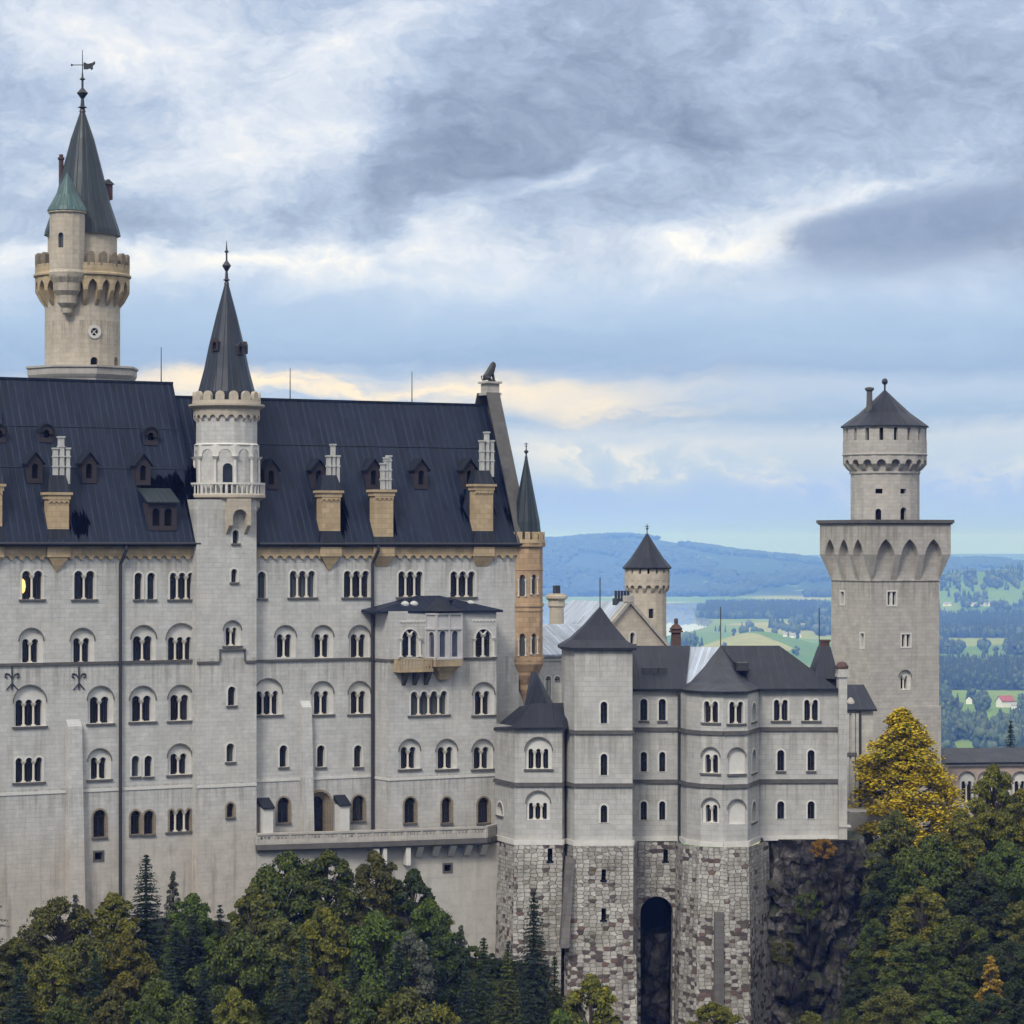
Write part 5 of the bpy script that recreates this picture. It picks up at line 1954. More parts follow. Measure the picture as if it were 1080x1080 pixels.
mb = MB()
for f in fd:
    mb.sheet(f, [(0, zbt_), (f.L, zbt_), (f.L, ztp), (0, ztp)], f.holes)
mb.rim(f6, ah, 0, -1.6)
fdn = mb.build('foundation', 'rubble', KR)
mb = MB()
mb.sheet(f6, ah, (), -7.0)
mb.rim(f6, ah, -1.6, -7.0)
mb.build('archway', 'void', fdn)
# buttress and dark strips on the base
mb = MB()
a0, a1 = kq(597, 905, -4.9), kq(606, 905, -4.6)
c0, c1 = kq(591, 1000, -6.4), kq(600, 1000, -6.4)
mb.hexa([c0, c1, c1 + Vector((0, 2.5, 0)), c0 + Vector((0, 2.5, 0)), a0, a1, a1 + Vector((0, 1.6, 0)), a0 + Vector((0, 1.6, 0))])
mb.build('buttress', 'stone_dark', fdn)
fb4 = fd[10]
mb = MB()
q0, zq0 = fb4.hit(758.5, 962)
mb.fbox(fb4, q0 - 0.4, q0 + 0.36, zbt_ + 0.5, zq0, -0.2, 0.16)
mb.build('buttress', 'stone_dark', fdn)
mb = MB()
a0, a1 = kq(658, 1008, -6.2), kq(671, 1008, -5.6)
b0_, b1_ = kq(656, 1125, -7.2), kq(673, 1125, -7.0)
mb.hexa([b0_, b1_, b1_ + Vector((0, 3, 0)), b0_ + Vector((0, 3, 0)), a0, a1, a1 + Vector((0, 3, 0)), a0 + Vector((0, 3, 0))])
mb.build('buttress', 'rubble', fdn)

# ================================================================ SQUARE GATE TOWER
Q_ = Bld('square_tower', 'massive square grey tower with pointed-arch overhang and round crenellated top on the right', 'tower', 919, 312, -32, 24)
QR = Q_.root
Wd = 8.42
og = 0.9
qz = lambda y: Q_.z(y, 0, 0)
qf = Facet(Q_, (0, 0), (Wd, 0))
ql = Facet(Q_, (0, Wd), (0, 0))
qb = Facet(Q_, (Wd, Wd), (0, Wd))
qr = Facet(Q_, (Wd, 0), (Wd, Wd))
window(qf, 940.5, 624, 638, 9, 2, square=True, sill=False, gap=0.3)
window(qf, 955.5, 669, 682, 9, 2, square=True, sill=False, gap=0.3)
window(qf, 954.5, 713, 727.5, 9.5, 2, blind=(707, 12.5), gap=0.28, sill=False)
window(ql, 888.5, 624, 637, 3.6, square=True, sill=False)
window(ql, 909.5, 668, 683, 3.6, square=True, sill=False)
mb = MB()
for f in (qf, ql, qb, qr):
    f.wall(mb, 0, qz(553))
mb.build('wall', 'stone_rough', QR)
sm_ = MB()
for f in (qf, ql):
    sm_.fbox(f, -0.12, f.L + 0.12, qz(613), qz(612), 0, 0.12)
sm_.build('string_course', 'stone_rough', QR)
sm_ = MB()
for f in (qf, ql):
    sm_.fbox(f, -0.15, f.L + 0.15, 0, qz(746), 0, 0.16)
sm_.build('plinth', 'stone_rough', QR)
om = MB()
Fo = [Facet(Q_, (-og, -og), (Wd + og, -og)), Facet(Q_, (-og, Wd + og), (-og, -og)), Facet(Q_, (Wd + og, Wd + og), (-og, Wd + og)), Facet(Q_, (Wd + og, -og), (Wd + og, Wd + og))]
Fi = [qf, ql, qb, qr]
z0, z1, zt1, zt2 = qz(612), qz(585), qz(569), qz(553)
cell = (Wd + 2 * og) / 3.0
for fo, fi in zip(Fo, Fi):
    nz = []
    o2 = [(0, z1)]
    wN = cell * 0.64
    for i in range(3):
        c = og * 0.75 + (fo.L - 1.5 * og) / 3 * (i + 0.5)
        a_ = arch(c, z1, wN, zt1 - z1 + 0.05, 8, True)
        o2 += [a_[0]] + list(reversed(a_[2:])) + [a_[1]]
        nz.append(c)
    o2 += [(fo.L, z1), (fo.L, zt2), (0, zt2)]
    cl = [o2[0]]
    for a in o2[1:]:
        if abs(a[0] - cl[-1][0]) + abs(a[1] - cl[-1][1]) > 1e-4:
            cl.append(a)
    om.sheet(fo, cl)
    nn = [q for q in cl if 0.01 < q[0] < fo.L - 0.01]
    for a, b in zip(nn[:-1], nn[1:]):
        if not (a[1] <= z1 + 1e-4 and b[1] <= z1 + 1e-4):
            om.face([fo.p(a[0], a[1], 0), fo.p(b[0], b[1], 0), fo.p(b[0], b[1], -og), fo.p(a[0], a[1], -og)])
    edges = [0.0] + [x for c in nz for x in (c - wN / 2, c + wN / 2)] + [fo.L]
    for k in range(0, len(edges), 2):
        q0, q1 = edges[k], edges[k + 1]
        cl_ = lambda q: min(max(q - og, 0.0), fi.L)
        P = [fo.p(q0, z1), fo.p(q1, z1), fi.p(cl_(q0), z1), fi.p(cl_(q1), z1), fi.p(cl_(q0), z0), fi.p(cl_(q1), z0)]
        om.mesh(P, [(0, 1, 5, 4), (0, 4, 2), (1, 3, 5)])
om.build('overhang', 'stone_rough', QR)
cm = MB()
cm.box(-og - 0.15, Wd + og + 0.15, -og - 0.15, Wd + og + 0.15, qz(553), qz(551.5))
cm.box(-og - 0.28, Wd + og + 0.28, -og - 0.28, Wd + og + 0.28, qz(551.5), qz(548))
cm.build('coping', 'darkstone', QR)
c0 = Wd / 2
rz_ = lambda y: Q_.z(y, c0, c0)
rr_ = Q_.m(36.3, c0, c0)
rO = Q_.m(44, c0, c0)
mb = MB()
rf2 = ring_facets(Q_, c0, c0, rr_, 17, R(-138.1))
for px, yt, yb, w, sq in ((925, 515.5, 520.5, 0.75, True), (951, 515.5, 520.5, 0.75, True), (925, 536.5, 549, 0.62, False), (951, 535, 549, 0.8, False)):
    f = facet_at(rf2, px, Q_)
    q, zz0 = f.hit(px, yb)
    q = min(max(q, w / 2 + 0.08), f.L - w / 2 - 0.08)
    zz1 = f.hit(px, yt)[1]
    f.holes.append([(q - w / 2, zz0), (q + w / 2, zz0), (q + w / 2, zz1), (q - w / 2, zz1)] if sq else arch(q, zz0, w, zz1 - zz0))
for f in rf2:
    f.wall(mb, qz(551), rz_(480))
    for h in f.holes:
        mb.rim(f, h, 0, -0.45)
mb.lathe(c0, c0, [(rr_ + 0.1, rz_(500)), (rr_ + 0.1, rz_(498)), (rr_, rz_(497.5))], 32)
dr = mb.build('drum', 'stone_rough', QR, R0=rr_)
gl = MB()
for f in rf2:
    for h in f.holes:
        gl.sheet(f, h, (), -0.44)
gl.build('pane', 'void', dr)
cm = MB()
machicolation(cm, Q_, ring_facets(Q_, c0, c0, rr_, 18, R(4)), ring_facets(Q_, c0, c0, rO, 18, R(4)), rz_(498), rz_(490), rz_(481), 0.62)
cm.lathe(c0, c0, [(rO, rz_(481)), (rO + 0.08, rz_(480.5)), (rO + 0.08, rz_(479.5)), (rO, rz_(479)), (rO, rz_(465.5)), (rO - 0.5, rz_(465.5))], 36)
merlon_ring(cm, ring_facets(Q_, c0, c0, rO, 18, R(14)), rz_(465.5), rz_(452.5), 0.72, 0.45)
cm.lathe(c0, c0, [(rO, rz_(452.5)), (rO, rz_(450)), (rO - 0.5, rz_(450)), (rO - 0.5, rz_(452.5)), (rO, rz_(452.5))], 36)
cm.build('battlement', 'stone_rough', QR, R0=rO)
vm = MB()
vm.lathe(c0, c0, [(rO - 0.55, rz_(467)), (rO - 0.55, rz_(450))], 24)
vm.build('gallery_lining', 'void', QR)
rm = MB()
rm.lathe(c0, c0, [(rO + 0.28, rz_(451)), (rO + 0.28, rz_(450)), (rO * 0.62, rz_(436)), (rO * 0.3, rz_(423)), (0.1, rz_(411.5))], 16)
rf3 = rm.build('roof', 'slate2', QR, R0=rO)
fm = MB()
fm.tube((c0, c0, rz_(414)), (c0, c0, rz_(405)), 0.1, n=8)
fm.lathe(c0, c0, [(0.01, rz_(406.2)), (0.24, rz_(405.2)), (0.34, rz_(402.5)), (0.24, rz_(399.8)), (0.01, rz_(398.8))], 12)
fm.build('finial', 'copper_dark', rf3)
fm = MB()
u, v = Q_.u(917, c0 - 0.5), c0 - 0.5
w_ = 0.33
fm.lathe(u, v, [(0.4, Q_.z(436, u, v)), (w_, Q_.z(426, u, v)), (w_ * 0.9, Q_.z(413, u, v)), (w_ * 1.5, Q_.z(411, u, v)), (w_ * 1.5, Q_.z(409, u, v)), (0.02, Q_.z(408, u, v))], 10)
fm.build('chimney', 'darkstone', rf3)

# ================================================================ ROUND TOWER beyond the court
N_ = Bld('round_tower', 'small round cream tower with dark cone roof beyond the bright gabled roof', 'tower', 682.5, 330, -32, 30)
nz_ = lambda y: N_.z(y, 0, 0)
r1 = N_.m(20.7, 0, 0)
r2 = N_.m(24, 0, 0)
mb = MB()
nf = ring_facets(N_, 0, 0, r1, 14, R(5))
f = facet_at(nf, 691, N_)
hl = [(f.L / 2 - 0.28, f.hit(691, 652)[1]), (f.L / 2 + 0.28, f.hit(691, 652)[1]), (f.L / 2 + 0.28, f.hit(691, 642)[1]), (f.L / 2 - 0.28, f.hit(691, 642)[1])]
f.holes.append(hl)
for g in nf:
    g.wall(mb, 0, nz_(606))
mb.rim(f, hl, 0, -0.4)
dr = mb.build('drum', 'stone_cream', N_.root, R0=r1)
gl = MB()
gl.sheet(f, hl, (), -0.39)
gl.build('pane', 'glass', dr)
cm = MB()
machicolation(cm, N_, ring_facets(N_, 0, 0, r1, 16, R(5)), ring_facets(N_, 0, 0, r2, 16, R(5)), nz_(625), nz_(620), nz_(612), 0.62)
cm.lathe(0, 0, [(r2, nz_(612)), (r2, nz_(605)), (r2 - 0.4, nz_(605))], 32)
merlon_ring(cm, ring_facets(N_, 0, 0, r2, 16, R(16)), nz_(605), nz_(599), 0.7, 0.35)
cm.build('battlement', 'stone_cream', N_.root, R0=r2)
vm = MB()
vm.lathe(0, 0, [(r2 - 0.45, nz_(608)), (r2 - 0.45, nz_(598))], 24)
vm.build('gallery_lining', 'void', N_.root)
rm = MB()
rm.lathe(0, 0, [(r2 + 0.2, nz_(600)), (r2 + 0.25, nz_(598.5)), (r2 * 0.72, nz_(588)), (r2 * 0.36, nz_(575)), (0.08, nz_(562.5))], 16)
rf4 = rm.build('roof', 'slate2', N_.root, R0=r2)
fm = MB()
fm.tube((0, 0, nz_(563)), (0, 0, nz_(553)), 0.06, n=6)
fm.lathe(0, 0, [(0.02, nz_(559)), (0.2, nz_(557.6)), (0.02, nz_(556.2))], 8)
fm.box(-0.28, 0.28, -0.05, 0.05, nz_(555.6), nz_(555))
fm.build('finial', 'iron', rf4)

# ================================================================ GABLED HOUSE in the court
J_ = Bld('gabled_house', 'cream gabled house with bright sheet metal roof behind the square corner tower', 'castle building', 663.5, 300, -34, 30)
JR = J_.root
jz = lambda y: J_.z(y, 0, 0)
hw, ln = 4.6, 11.5
zap, zev = jz(636), jz(684)
gf_ = Facet(J_, (-hw, 0), (hw, 0))
window(gf_, 667, 667, 679, 5)
mb = MB()
mb.sheet(gf_, [(0, 0), (2 * hw, 0), (2 * hw, zev), (hw, zap), (0, zev)], gf_.holes)
mb.face([(-hw, ln, 0), (-hw, 0, 0), (-hw, 0, zev), (-hw, ln, zev)])
mb.face([(hw, 0, 0), (hw, ln, 0), (hw, ln, zev), (hw, 0, zev)])
mb.face([(-hw, ln, 0), (hw, ln, 0), (hw, ln, zev), (0, ln, zap), (-hw, ln, zev)])
mb.build('wall', 'stone_cream', JR)
rm = MB()
for sg in (-1, 1):
    rm.hexa([(0, 0.35, zap - 0.1), (sg * (hw + 0.4), 0.35, zev - 0.5), (sg * (hw + 0.4), ln, zev - 0.5), (0, ln, zap - 0.1),
             (0, 0.35, zap + 0.12), (sg * (hw + 0.4), 0.35, zev - 0.28), (sg * (hw + 0.4), ln, zev - 0.28), (0, ln, zap + 0.12)])
rm.build('roof', 'lead_and_sheen', JR)
cm = MB()
for sg in (-1, 1):
    cm.hexa([(0, -0.3, zap - 0.05), (sg * (hw + 0.5), -0.3, zev - 0.45), (sg * (hw + 0.5), 0.45, zev - 0.45), (0, 0.45, zap - 0.05),
             (0, -0.3, zap + 0.4), (sg * (hw + 0.5), -0.3, zev - 0.02), (sg * (hw + 0.5), 0.45, zev - 0.02), (0, 0.45, zap + 0.4)])
cm.box(-0.45, 0.45, -0.32, 0.5, zap + 0.1, zap + 0.75)
cm.build('coping', 'stone_rough', JR)
cm = MB()
v = 2.2
u = J_.u(656, v)
c_ = lambda y: J_.z(y, u, v)
cm.box(u - 0.9, u + 0.9, v - 0.4, v + 0.4, c_(640), c_(631))
for i in range(5):
    x = u - 0.75 + i * 0.375
    cm.lathe(x, v, [(0.14, c_(631)), (0.14, c_(624)), (0.19, c_(623.5)), (0.02, c_(622.5))], 8)
cm.build('chimney', 'iron', JR)
cm = MB()
v = 5.0
u = J_.u(587, v)
c_ = lambda y: J_.z(y, u, v)
cm.lathe(u, v, [(0.75, c_(720)), (0.75, c_(641)), (0.9, c_(639)), (0.85, c_(633)), (1.15, c_(631)), (1.15, c_(628)), (0.9, c_(627.5)), (0.9, c_(626)), (0.02, c_(626))], 8, R(22))
ch_ = cm.build('chimney', 'stone_cream', JR)
cm = MB()
cm.box(u - 0.28, u + 0.28, v - 0.28, v + 0.28, c_(626), c_(617.5))
cm.build('flue', 'iron', ch_)
# low side range with pale windows
L_ = Bld('court_range', 'low pale range with bright roof between the palace corner and the square corner tower', 'castle building', 590, 290, -34, 30)
lz = lambda y: L_.z(y, 0, 0)
lf = Facet(L_, (L_.u(540, 0), 0), (L_.u(640, 0), 0))
for cx in (578, 587.5, 597):
    window(lf, cx, 713, 738, 6, sill=False, rec=0.2, pane='flue')
mb = MB()
lf.wall(mb, 0, lz(690))
for z in (lz(696), lz(746)):
    mb.fbox(lf, 0, lf.L, z - 0.1, z + 0.1, 0, 0.12)
mb.build('wall', 'stone_wing', L_.root)
rm = MB()
a, b = lf.a.x - 0.3, lf.b.x
rm.mesh([(a, -0.4, lz(690)), (b, -0.4, lz(690)), (b, 5.5, lz(660)), (a, 5.5, lz(660)), (a, -0.4, lz(692)), (b, -0.4, lz(692))], [(0, 1, 2, 3), (0, 1, 5, 4)])
rm.build('roof', 'lead_and_sheen', L_.root)

# ================================================================ CONNECTING RANGE and GATE BUILDING
C_ = Bld('connecting_range', 'narrow pale range with small dark roof between the wing and the square tower', 'castle building', 893, 284, -34, 4)
cz_ = lambda y: C_.z(y, 0, 0)
w0, w1 = C_.u(886, 0), C_.u(921, 0)
cf = Facet(C_, (w0, 0), (w1, 0))
cr = Facet(C_, (w1, 0), (w1, 9))
mb = MB()
cf.wall(mb, 0, cz_(748))
cr.wall(mb, 0, cz_(748))
for px in (893.5, 899.5, 904.5):
    q = C_.u(px, 0) - w0
    mb.fbox(cf, q - 0.18, q + 0.18, cz_(852), cz_(752), 0, 0.2)
mb.build('wall', 'stone_wing', C_.root)
sm_ = MB()
sm_.fbox(cf, 0, C_.u(903, 0) - w0, cz_(797), cz_(793.5), 0, 0.3)
sm_.build('string_course', 'darkstone', C_.root)
rm = MB()
rm.mesh([(w0, -0.4, cz_(748)), (w1 + 0.3, -0.4, cz_(748)), (C_.u(911, 4), 4, C_.z(722, 0, 4)), (w0, 4, C_.z(722, 0, 4)), (w1 + .3, 9, cz_(748)), (w0, -0.4, cz_(750)), (w1 + .3, -0.4, cz_(750))],
        [(0, 1, 2, 3), (1, 4, 2), (0, 1, 6, 5)])
rfc = rm.build('roof', 'slate2', C_.root)
dm = MB()
p = C_.u(898, 0.5)
dm.lathe(p, 0.9, [(0.4, cz_(745)), (0.4, cz_(741)), (0.2, cz_(737)), (0.01, cz_(736))], 8)
dm.build('roof_vent', 'stone_rough', rfc)
pipe(C_, [(C_.u(907, -0.25), -0.25, cz_(749)), (C_.u(907, -0.25), -0.25, cz_(870))], 0.11)
lg = MB()
lg.box(w0, w1 + 1.5, -5.5, -0.02, cz_(874), cz_(851))
lg.build('ledge', 'plaster', C_.root)

X_ = Bld('gate_building', 'low castle building with reddish arcaded front and dark seamed roof behind the yellow tree', 'castle building', 1010, 325, -36, 8)
xz = lambda y: X_.z(y, 0, 0)
x0, x1 = X_.u(1000, 0), X_.u(1140, 0)
xf = Facet(X_, (x0, 0), (x1, 0))
for i, cx in enumerate((1020, 1040, 1058, 1076, 1094, 1112)):
    window(xf, cx, 824, 846, 13, 2, blind=(814, 16), sill=False, gap=0.26)
mb = MB()
xf.wall(mb, 0, xz(804))
mb.face([(x0, 9, 0), (x0, 0, 0), (x0, 0, xz(804)), (x0, 9, xz(804))])
mb.face([(x1, 0, 0), (x1, 9, 0), (x1, 9, xz(804)), (x1, 0, xz(804))])
mb.build('wall', 'pinkwall', X_.root)
tmb = MB()
tmb.fbox(xf, 0, xf.L, xz(808), xz(804), 0, 0.3)
tmb.fbox(xf, 0, xf.L, xz(852), xz(849), 0, 0.25)
tmb.build('string_course', 'trim', X_.root)
rm = MB()
rm.mesh([(x0 - 0.4, -0.5, xz(804)), (x1, -0.5, xz(804)), (x1, 4.5, X_.z(789, 0, 4.5)), (x0 + 0.8, 4.5, X_.z(789, 0, 4.5)), (x0 - 0.4, 9.5, xz(804)), (x1, 9.5, xz(804)), (x0 - .4, -.5, xz(806)), (x1, -.5, xz(806))],
        [(0, 1, 2, 3), (0, 3, 4), (3, 2, 5, 4), (0, 1, 7, 6)])
rm.build('roof', 'slate2', X_.root)


# ================================================================ GROUND
def interp(x, xs, ys):
    return float(np.interp(x, xs, ys))


PLAIN = -190.0
SK1 = ([0, 300, 400, 540, 570, 590, 620, 660, 700, 740, 770, 800, 840, 870, 900, 960, 1003, 1030, 1055, 1070, 1090, 1200],
       [565, 573, 572, 573, 572.5, 571.5, 568, 566, 569, 577, 582.5, 586, 590, 594, 598, 596, 592, 591, 591.5, 593.5, 597, 599])
SK2 = ([0, 540, 580, 610, 650, 700, 740, 770, 820, 870, 910, 1000, 1040, 1200], [608, 606, 604, 606, 610, 608, 604, 608, 611, 605, 602, 606, 608, 608])
SK3 = ([0, 860, 920, 970, 1010, 1040, 1060, 1090, 1300], [660, 660, 632, 607, 602, 603.5, 600, 598, 597])
SK4 = ([0, 640, 740, 800, 870, 1000, 1300], [584, 584, 583, 584.5, 584, 584.5, 584])


def ground(x, y):
    # castle ridge: plateau, wooded front slope into the gorge, fall to the plain behind
    ax, ay = x - 1.7, y - 285.0
    n = ax * 0.5 - ay * 0.866
    A_ = 540 + F * x / y if y > 1 else (-4000 if x < 0 else 4000)
    yf = interp(A_, [-300, 0, 270, 400, 520, 560, 600, 890, 915, 1000, 1200], [232, 246, 256, 257, 260, 258, 257, 258, 280, 300, 306])
    if y < yf:
        row = interp(A_, [-300, 0, 130, 270, 420, 470, 525, 560, 600, 885, 905, 935, 1000, 1080, 1300], [1020, 990, 968, 955, 955, 985, 1000, 1015, 1090, 1095, 965, 905, 872, 862, 900])
        sl = interp(A_, [0, 500, 600, 880, 920, 1000], [0.42, 0.42, 0.3, 0.3, 0.2, 0.19])
        d_ = yf - y
        lim = interp(A_, [0, 600, 920, 1000], [46, 52, 70, 88])
        z = (HZ - row) / F * yf - sl * min(d_, lim) - 1.4 * max(0.0, d_ - lim)
        z = max(z, -92.0 + 6 * mnoise.noise(Vector((x * 0.02, y * 0.02, 0))))
        z += 0.9 * mnoise.noise(Vector((x * 0.12, y * 0.12, 4.0))) * min(1.0, d_ / 6)
    elif n > -22:
        z = -56.0 if 560 < A_ < 912 and y < 292 else -38.0
    else:
        z = -38.0 - 0.85 * (-22 - n)
    far = PLAIN
    if y > 900:
        px = 540 + F * x / y
        for Y0, wd, tab in ((15000, 2300, SK1), (12100, 620, SK2), (8300, 620, SK3), (25000, 3000, SK4)):
            zr = (HZ - interp(px, *tab)) / F * Y0
            far = max(far, PLAIN + max(0.0, zr - PLAIN) * math.exp(-((y - Y0) / wd) ** 2))
        if y > 10700:
            far += 14 * mnoise.noise(Vector((x / 900, y / 1800, 1.0))) * min(1, (y - 10700) / 1500)
        elif px > 700:
            g = math.exp(-((px - 800) / 62) ** 2 - ((y - 5050) / 420) ** 2)
            far += 40 * g
    return max(z, far)


azs = np.concatenate([np.arange(-180, -16, 8.0), np.arange(-16, 16, 0.3), np.arange(16, 180, 8.0)])
rs = [12.0]
while rs[-1] < 30000:
    q = rs[-1]
    rs.append(q * (1.05 if q < 150 else 1.014 if q < 420 else 1.03 if q < 4000 else 1.022 if q < 17000 else 1.06))
vs, fs = [], []
for r_ in rs:
    for a_ in azs:
        t_ = R(a_)
        x, y = r_ * math.sin(t_), r_ * math.cos(t_)
        vs.append((x, y, ground(x, y)))
na = len(azs)
for i in range(len(rs) - 1):
    for j in range(na):
        k = (j + 1) % na
        fs.append((i * na + j, i * na + k, (i + 1) * na + k, (i + 1) * na + j))
vs.append((0, 0, ground(0, 1)))
for j in range(na):
    fs.append((len(vs) - 1, (j + 1) % na, j))
gme = bpy.data.meshes.new('terrain')
gme.from_pydata(vs, [], fs)
gme.polygons.foreach_set('use_smooth', [True] * len(fs))
gmat, n, b = new_mat('meadow_and_forest_floor', 0.95, 0.1)
gc = n.new('ShaderNodeNewGeometry')
P = E(n, gc.outputs['Position'])
gx_, gy_, gz_ = n.sep(P)
wv = n.noise(n.vec(gx_ / 700.0, gy_ / 900.0), 1.0, 3, 0.5)
fx = gx_ / 230.0 + (wv - 0.5) * 2.0
fy = gy_ / 420.0 + (wv - 0.5) * 1.5
vo = n.new('ShaderNodeTexVoronoi', feature='F1', voronoi_dimensions='2D')
n.put(vo.inputs['Vector'], n.vec(fx, fy))
vo.inputs['Scale'].default_value = 1.0
rc = n.sep(E(n, vo.outputs['Color']))
field = n.ramp(rc[0], [(0.0, (0.085, 0.17, 0.018, 1)), (0.35, (0.13, 0.22, 0.025, 1)), (0.65, (0.17, 0.24, 0.035, 1)), (0.82, (0.25, 0.28, 0.06, 1)), (0.93, (0.36, 0.32, 0.14, 1)), (1.0, (0.12, 0.23, 0.03, 1))])
field = n.mix(1.0, field, n.ramp(n.noise(P, 0.02, 5, 0.65), [(0.25, (0.8, 0.82, 0.8, 1)), (0.75, (1.15, 1.12, 1.1, 1))]), 'MULTIPLY')
wood = n.ramp(n.noise(n.vec(gx_ / 260.0, gy_ / 420.0), 1.0, 6, 0.6), [(0.40, (0.02, 0.04, 0.018, 1)), (0.60, (0.03, 0.055, 0.02, 1)), (0.64, (0.14, 0.22, 0.07, 1)), (0.8, (0.18, 0.26, 0.09, 1))])
farwood = n.step(gy_, 10300.0, 11000.0)
col = n.mix(farwood, field, wood)
near_floor = n.ramp(n.noise(P, 0.5, 6, 0.7), [(0.3, (0.012, 0.014, 0.008, 1)), (0.6, (0.03, 0.034, 0.014, 1)), (0.8, (0.05, 0.045, 0.03, 1))])
col = n.mix(n.step(gz_, -165.0, -150.0) * n.step(gy_, 900.0, 700.0), col, near_floor)
n.l.new(col.s, b.inputs['Base Color'])
gme.materials.append(gmat)
go = bpy.data.objects.new('terrain', gme)
COL.objects.link(go)
tag(go, kind='structure')


def plain_at(px, py, z=PLAIN):
    Y = z * F / (HZ - py)
    return (px - 540) / F * Y, Y


# lake
lk = [(500, 631.5), (768, 631.5), (773, 634), (745, 640), (734, 645), (737, 651), (752, 655), (746, 661), (729, 666), (702, 671), (640, 676), (500, 680)]
mb = MB()
lpts = [plain_at(*p, PLAIN + 0.6) for p in lk]
vv, ff = fill([(x / 1000, y / 1000) for x, y in lpts])
mb.mesh([(x * 1000, y * 1000, PLAIN + 0.6) for x, y in vv], ff)
lm_, n, b = new_mat('lake_water', 0.01, 0.5)
b.inputs['Base Color'].default_value = (0.72, 0.76, 0.78, 1)  # pale base colour stands in for sky mirrored in the water
lko = mb.build('lake', lm_)
tag(lko, kind='structure')

# ================================================================ FAR WOODS
rng = np.random.default_rng(11)


def conifer_lowpoly(k=7):
    V, Fc = [], []
    for z0, z1, r in ((0.06, 0.55, 0.20), (0.3, 0.8, 0.15), (0.58, 1.0, 0.095)):
        b0 = len(V)
        for i in range(k):
            t_ = 2 * math.pi * i / k
            V.append((r * math.cos(t_) * (0.8 + 0.4 * ((i * 37) % 5) / 5), r * math.sin(t_) * (0.8 + 0.4 * ((i * 53) % 5) / 5), z0))
        V.append((0, 0, z1))
        for i in range(k):
            Fc.append((b0 + i, b0 + (i + 1) % k, b0 + k))
    return np.array(V), np.array(Fc)


def blob_lowpoly(seed):
    bm = bmesh.new()
    bmesh.ops.create_icosphere(bm, subdivisions=1 if seed > 15 or seed % 1 < 0.2 else 2, radius=1.0)
    V = np.array([v.co[:] for v in bm.verts])
    Fc = np.array([[v.index for v in f.verts] for f in bm.faces])
    bm.free()
    d = np.array([1 + 0.38 * mnoise.noise(Vector(v) * 2.2 + Vector((seed, 0, 0))) for v in V])
    V = V * d[:, None] * np.array([0.34, 0.34, 0.46]) + np.array([0, 0, 0.52])
    return V, Fc


def stamp(protos, pos, size, widen, pick):
    """One mesh out of many small trees: numpy stacking."""
    Vs, Fs, off = [], [], 0
    ang = rng.uniform(0, 6.28, len(pos))
    for i in range(len(pos)):
        V, Fc = protos[pick[i]]
        c, s = math.cos(ang[i]), math.sin(ang[i])
        h, w = size[i], size[i] * widen[i]
        X = (V[:, 0] * c - V[:, 1] * s) * w + pos[i][0]
        Y = (V[:, 0] * s + V[:, 1] * c) * w + pos[i][1]
        Z = V[:, 2] * h + pos[i][2]
        Vs.append(np.stack([X, Y, Z], 1))
        Fs.append(Fc + off)
        off += len(V)
    return np.concatenate(Vs), np.concatenate(Fs)


def tri_mesh(name, V, Fc, mat, parent=None):
    k = Fc.shape[1]
    me = bpy.data.meshes.new(name)
    me.vertices.add(len(V))
    me.vertices.foreach_set('co', V.astype(np.float32).ravel())
    me.loops.add(Fc.size)
    me.loops.foreach_set('vertex_index', Fc.astype(np.int32).ravel())
    me.polygons.add(len(Fc))
    me.polygons.foreach_set('loop_start', np.arange(0, Fc.size, k, dtype=np.int32))
    me.polygons.foreach_set('loop_total', np.full(len(Fc), k, dtype=np.int32))
    me.update(calc_edges=True)
    me.materials.append(mat)
    o = bpy.data.objects.new(name, me)
    COL.objects.link(o)
    if parent is not None:
        o.parent = parent
    return o


def leaf_mat(name, stops, rough=0.75, big=0.35, trans=0.0):
    m, n, b = new_mat(name, rough, 0.25)
    g = n.new('ShaderNodeNewGeometry')
    oi = n.new('ShaderNodeObjectInfo')
    c = n.new('ShaderNodeTexCoord')
    f = E(n, g.outputs['Random Per Island']) * 0.55 + n.noise(E(n, c.outputs['Object']), big, 4, 0.6) * 0.7 - 0.12
    base = n.ramp(f, stops)
    hs = n.new('ShaderNodeHueSaturation')
    n.put(hs.inputs['Color'], base)
    n.put(hs.inputs['Hue'], E(n, oi.outputs['Random']) * 0.035 + 0.482)
    n.put(hs.inputs['Value'], E(n, oi.outputs['Random']) * 0.4 + 0.8)
    n.l.new(hs.outputs[0], b.inputs['Base Color'])
    return m


def clump_lowpoly(seed):
    V, Fc, off = [], [], 0
    r2 = np.random.default_rng(seed)
    for i in range(9):
        a, zf = r2.uniform(0, 6.28), (i + 0.5) / 9
        rr = 0.24 * math.sin(math.pi * (0.12 + 0.85 * zf))
        v, f = blob_lowpoly(seed * 3.1 + i)
        v = (v - np.array([0, 0, 0.52])) * r2.uniform(0.32, 0.55) * (1 + r2.normal(0, 0.12, (len(v), 1))) + np.array([rr * math.cos(a), rr * math.sin(a), 0.18 + 0.7 * zf])
        V.append(v)
        Fc.append(f + off)
        off += len(v)
    return np.concatenate(V), np.concatenate(Fc)


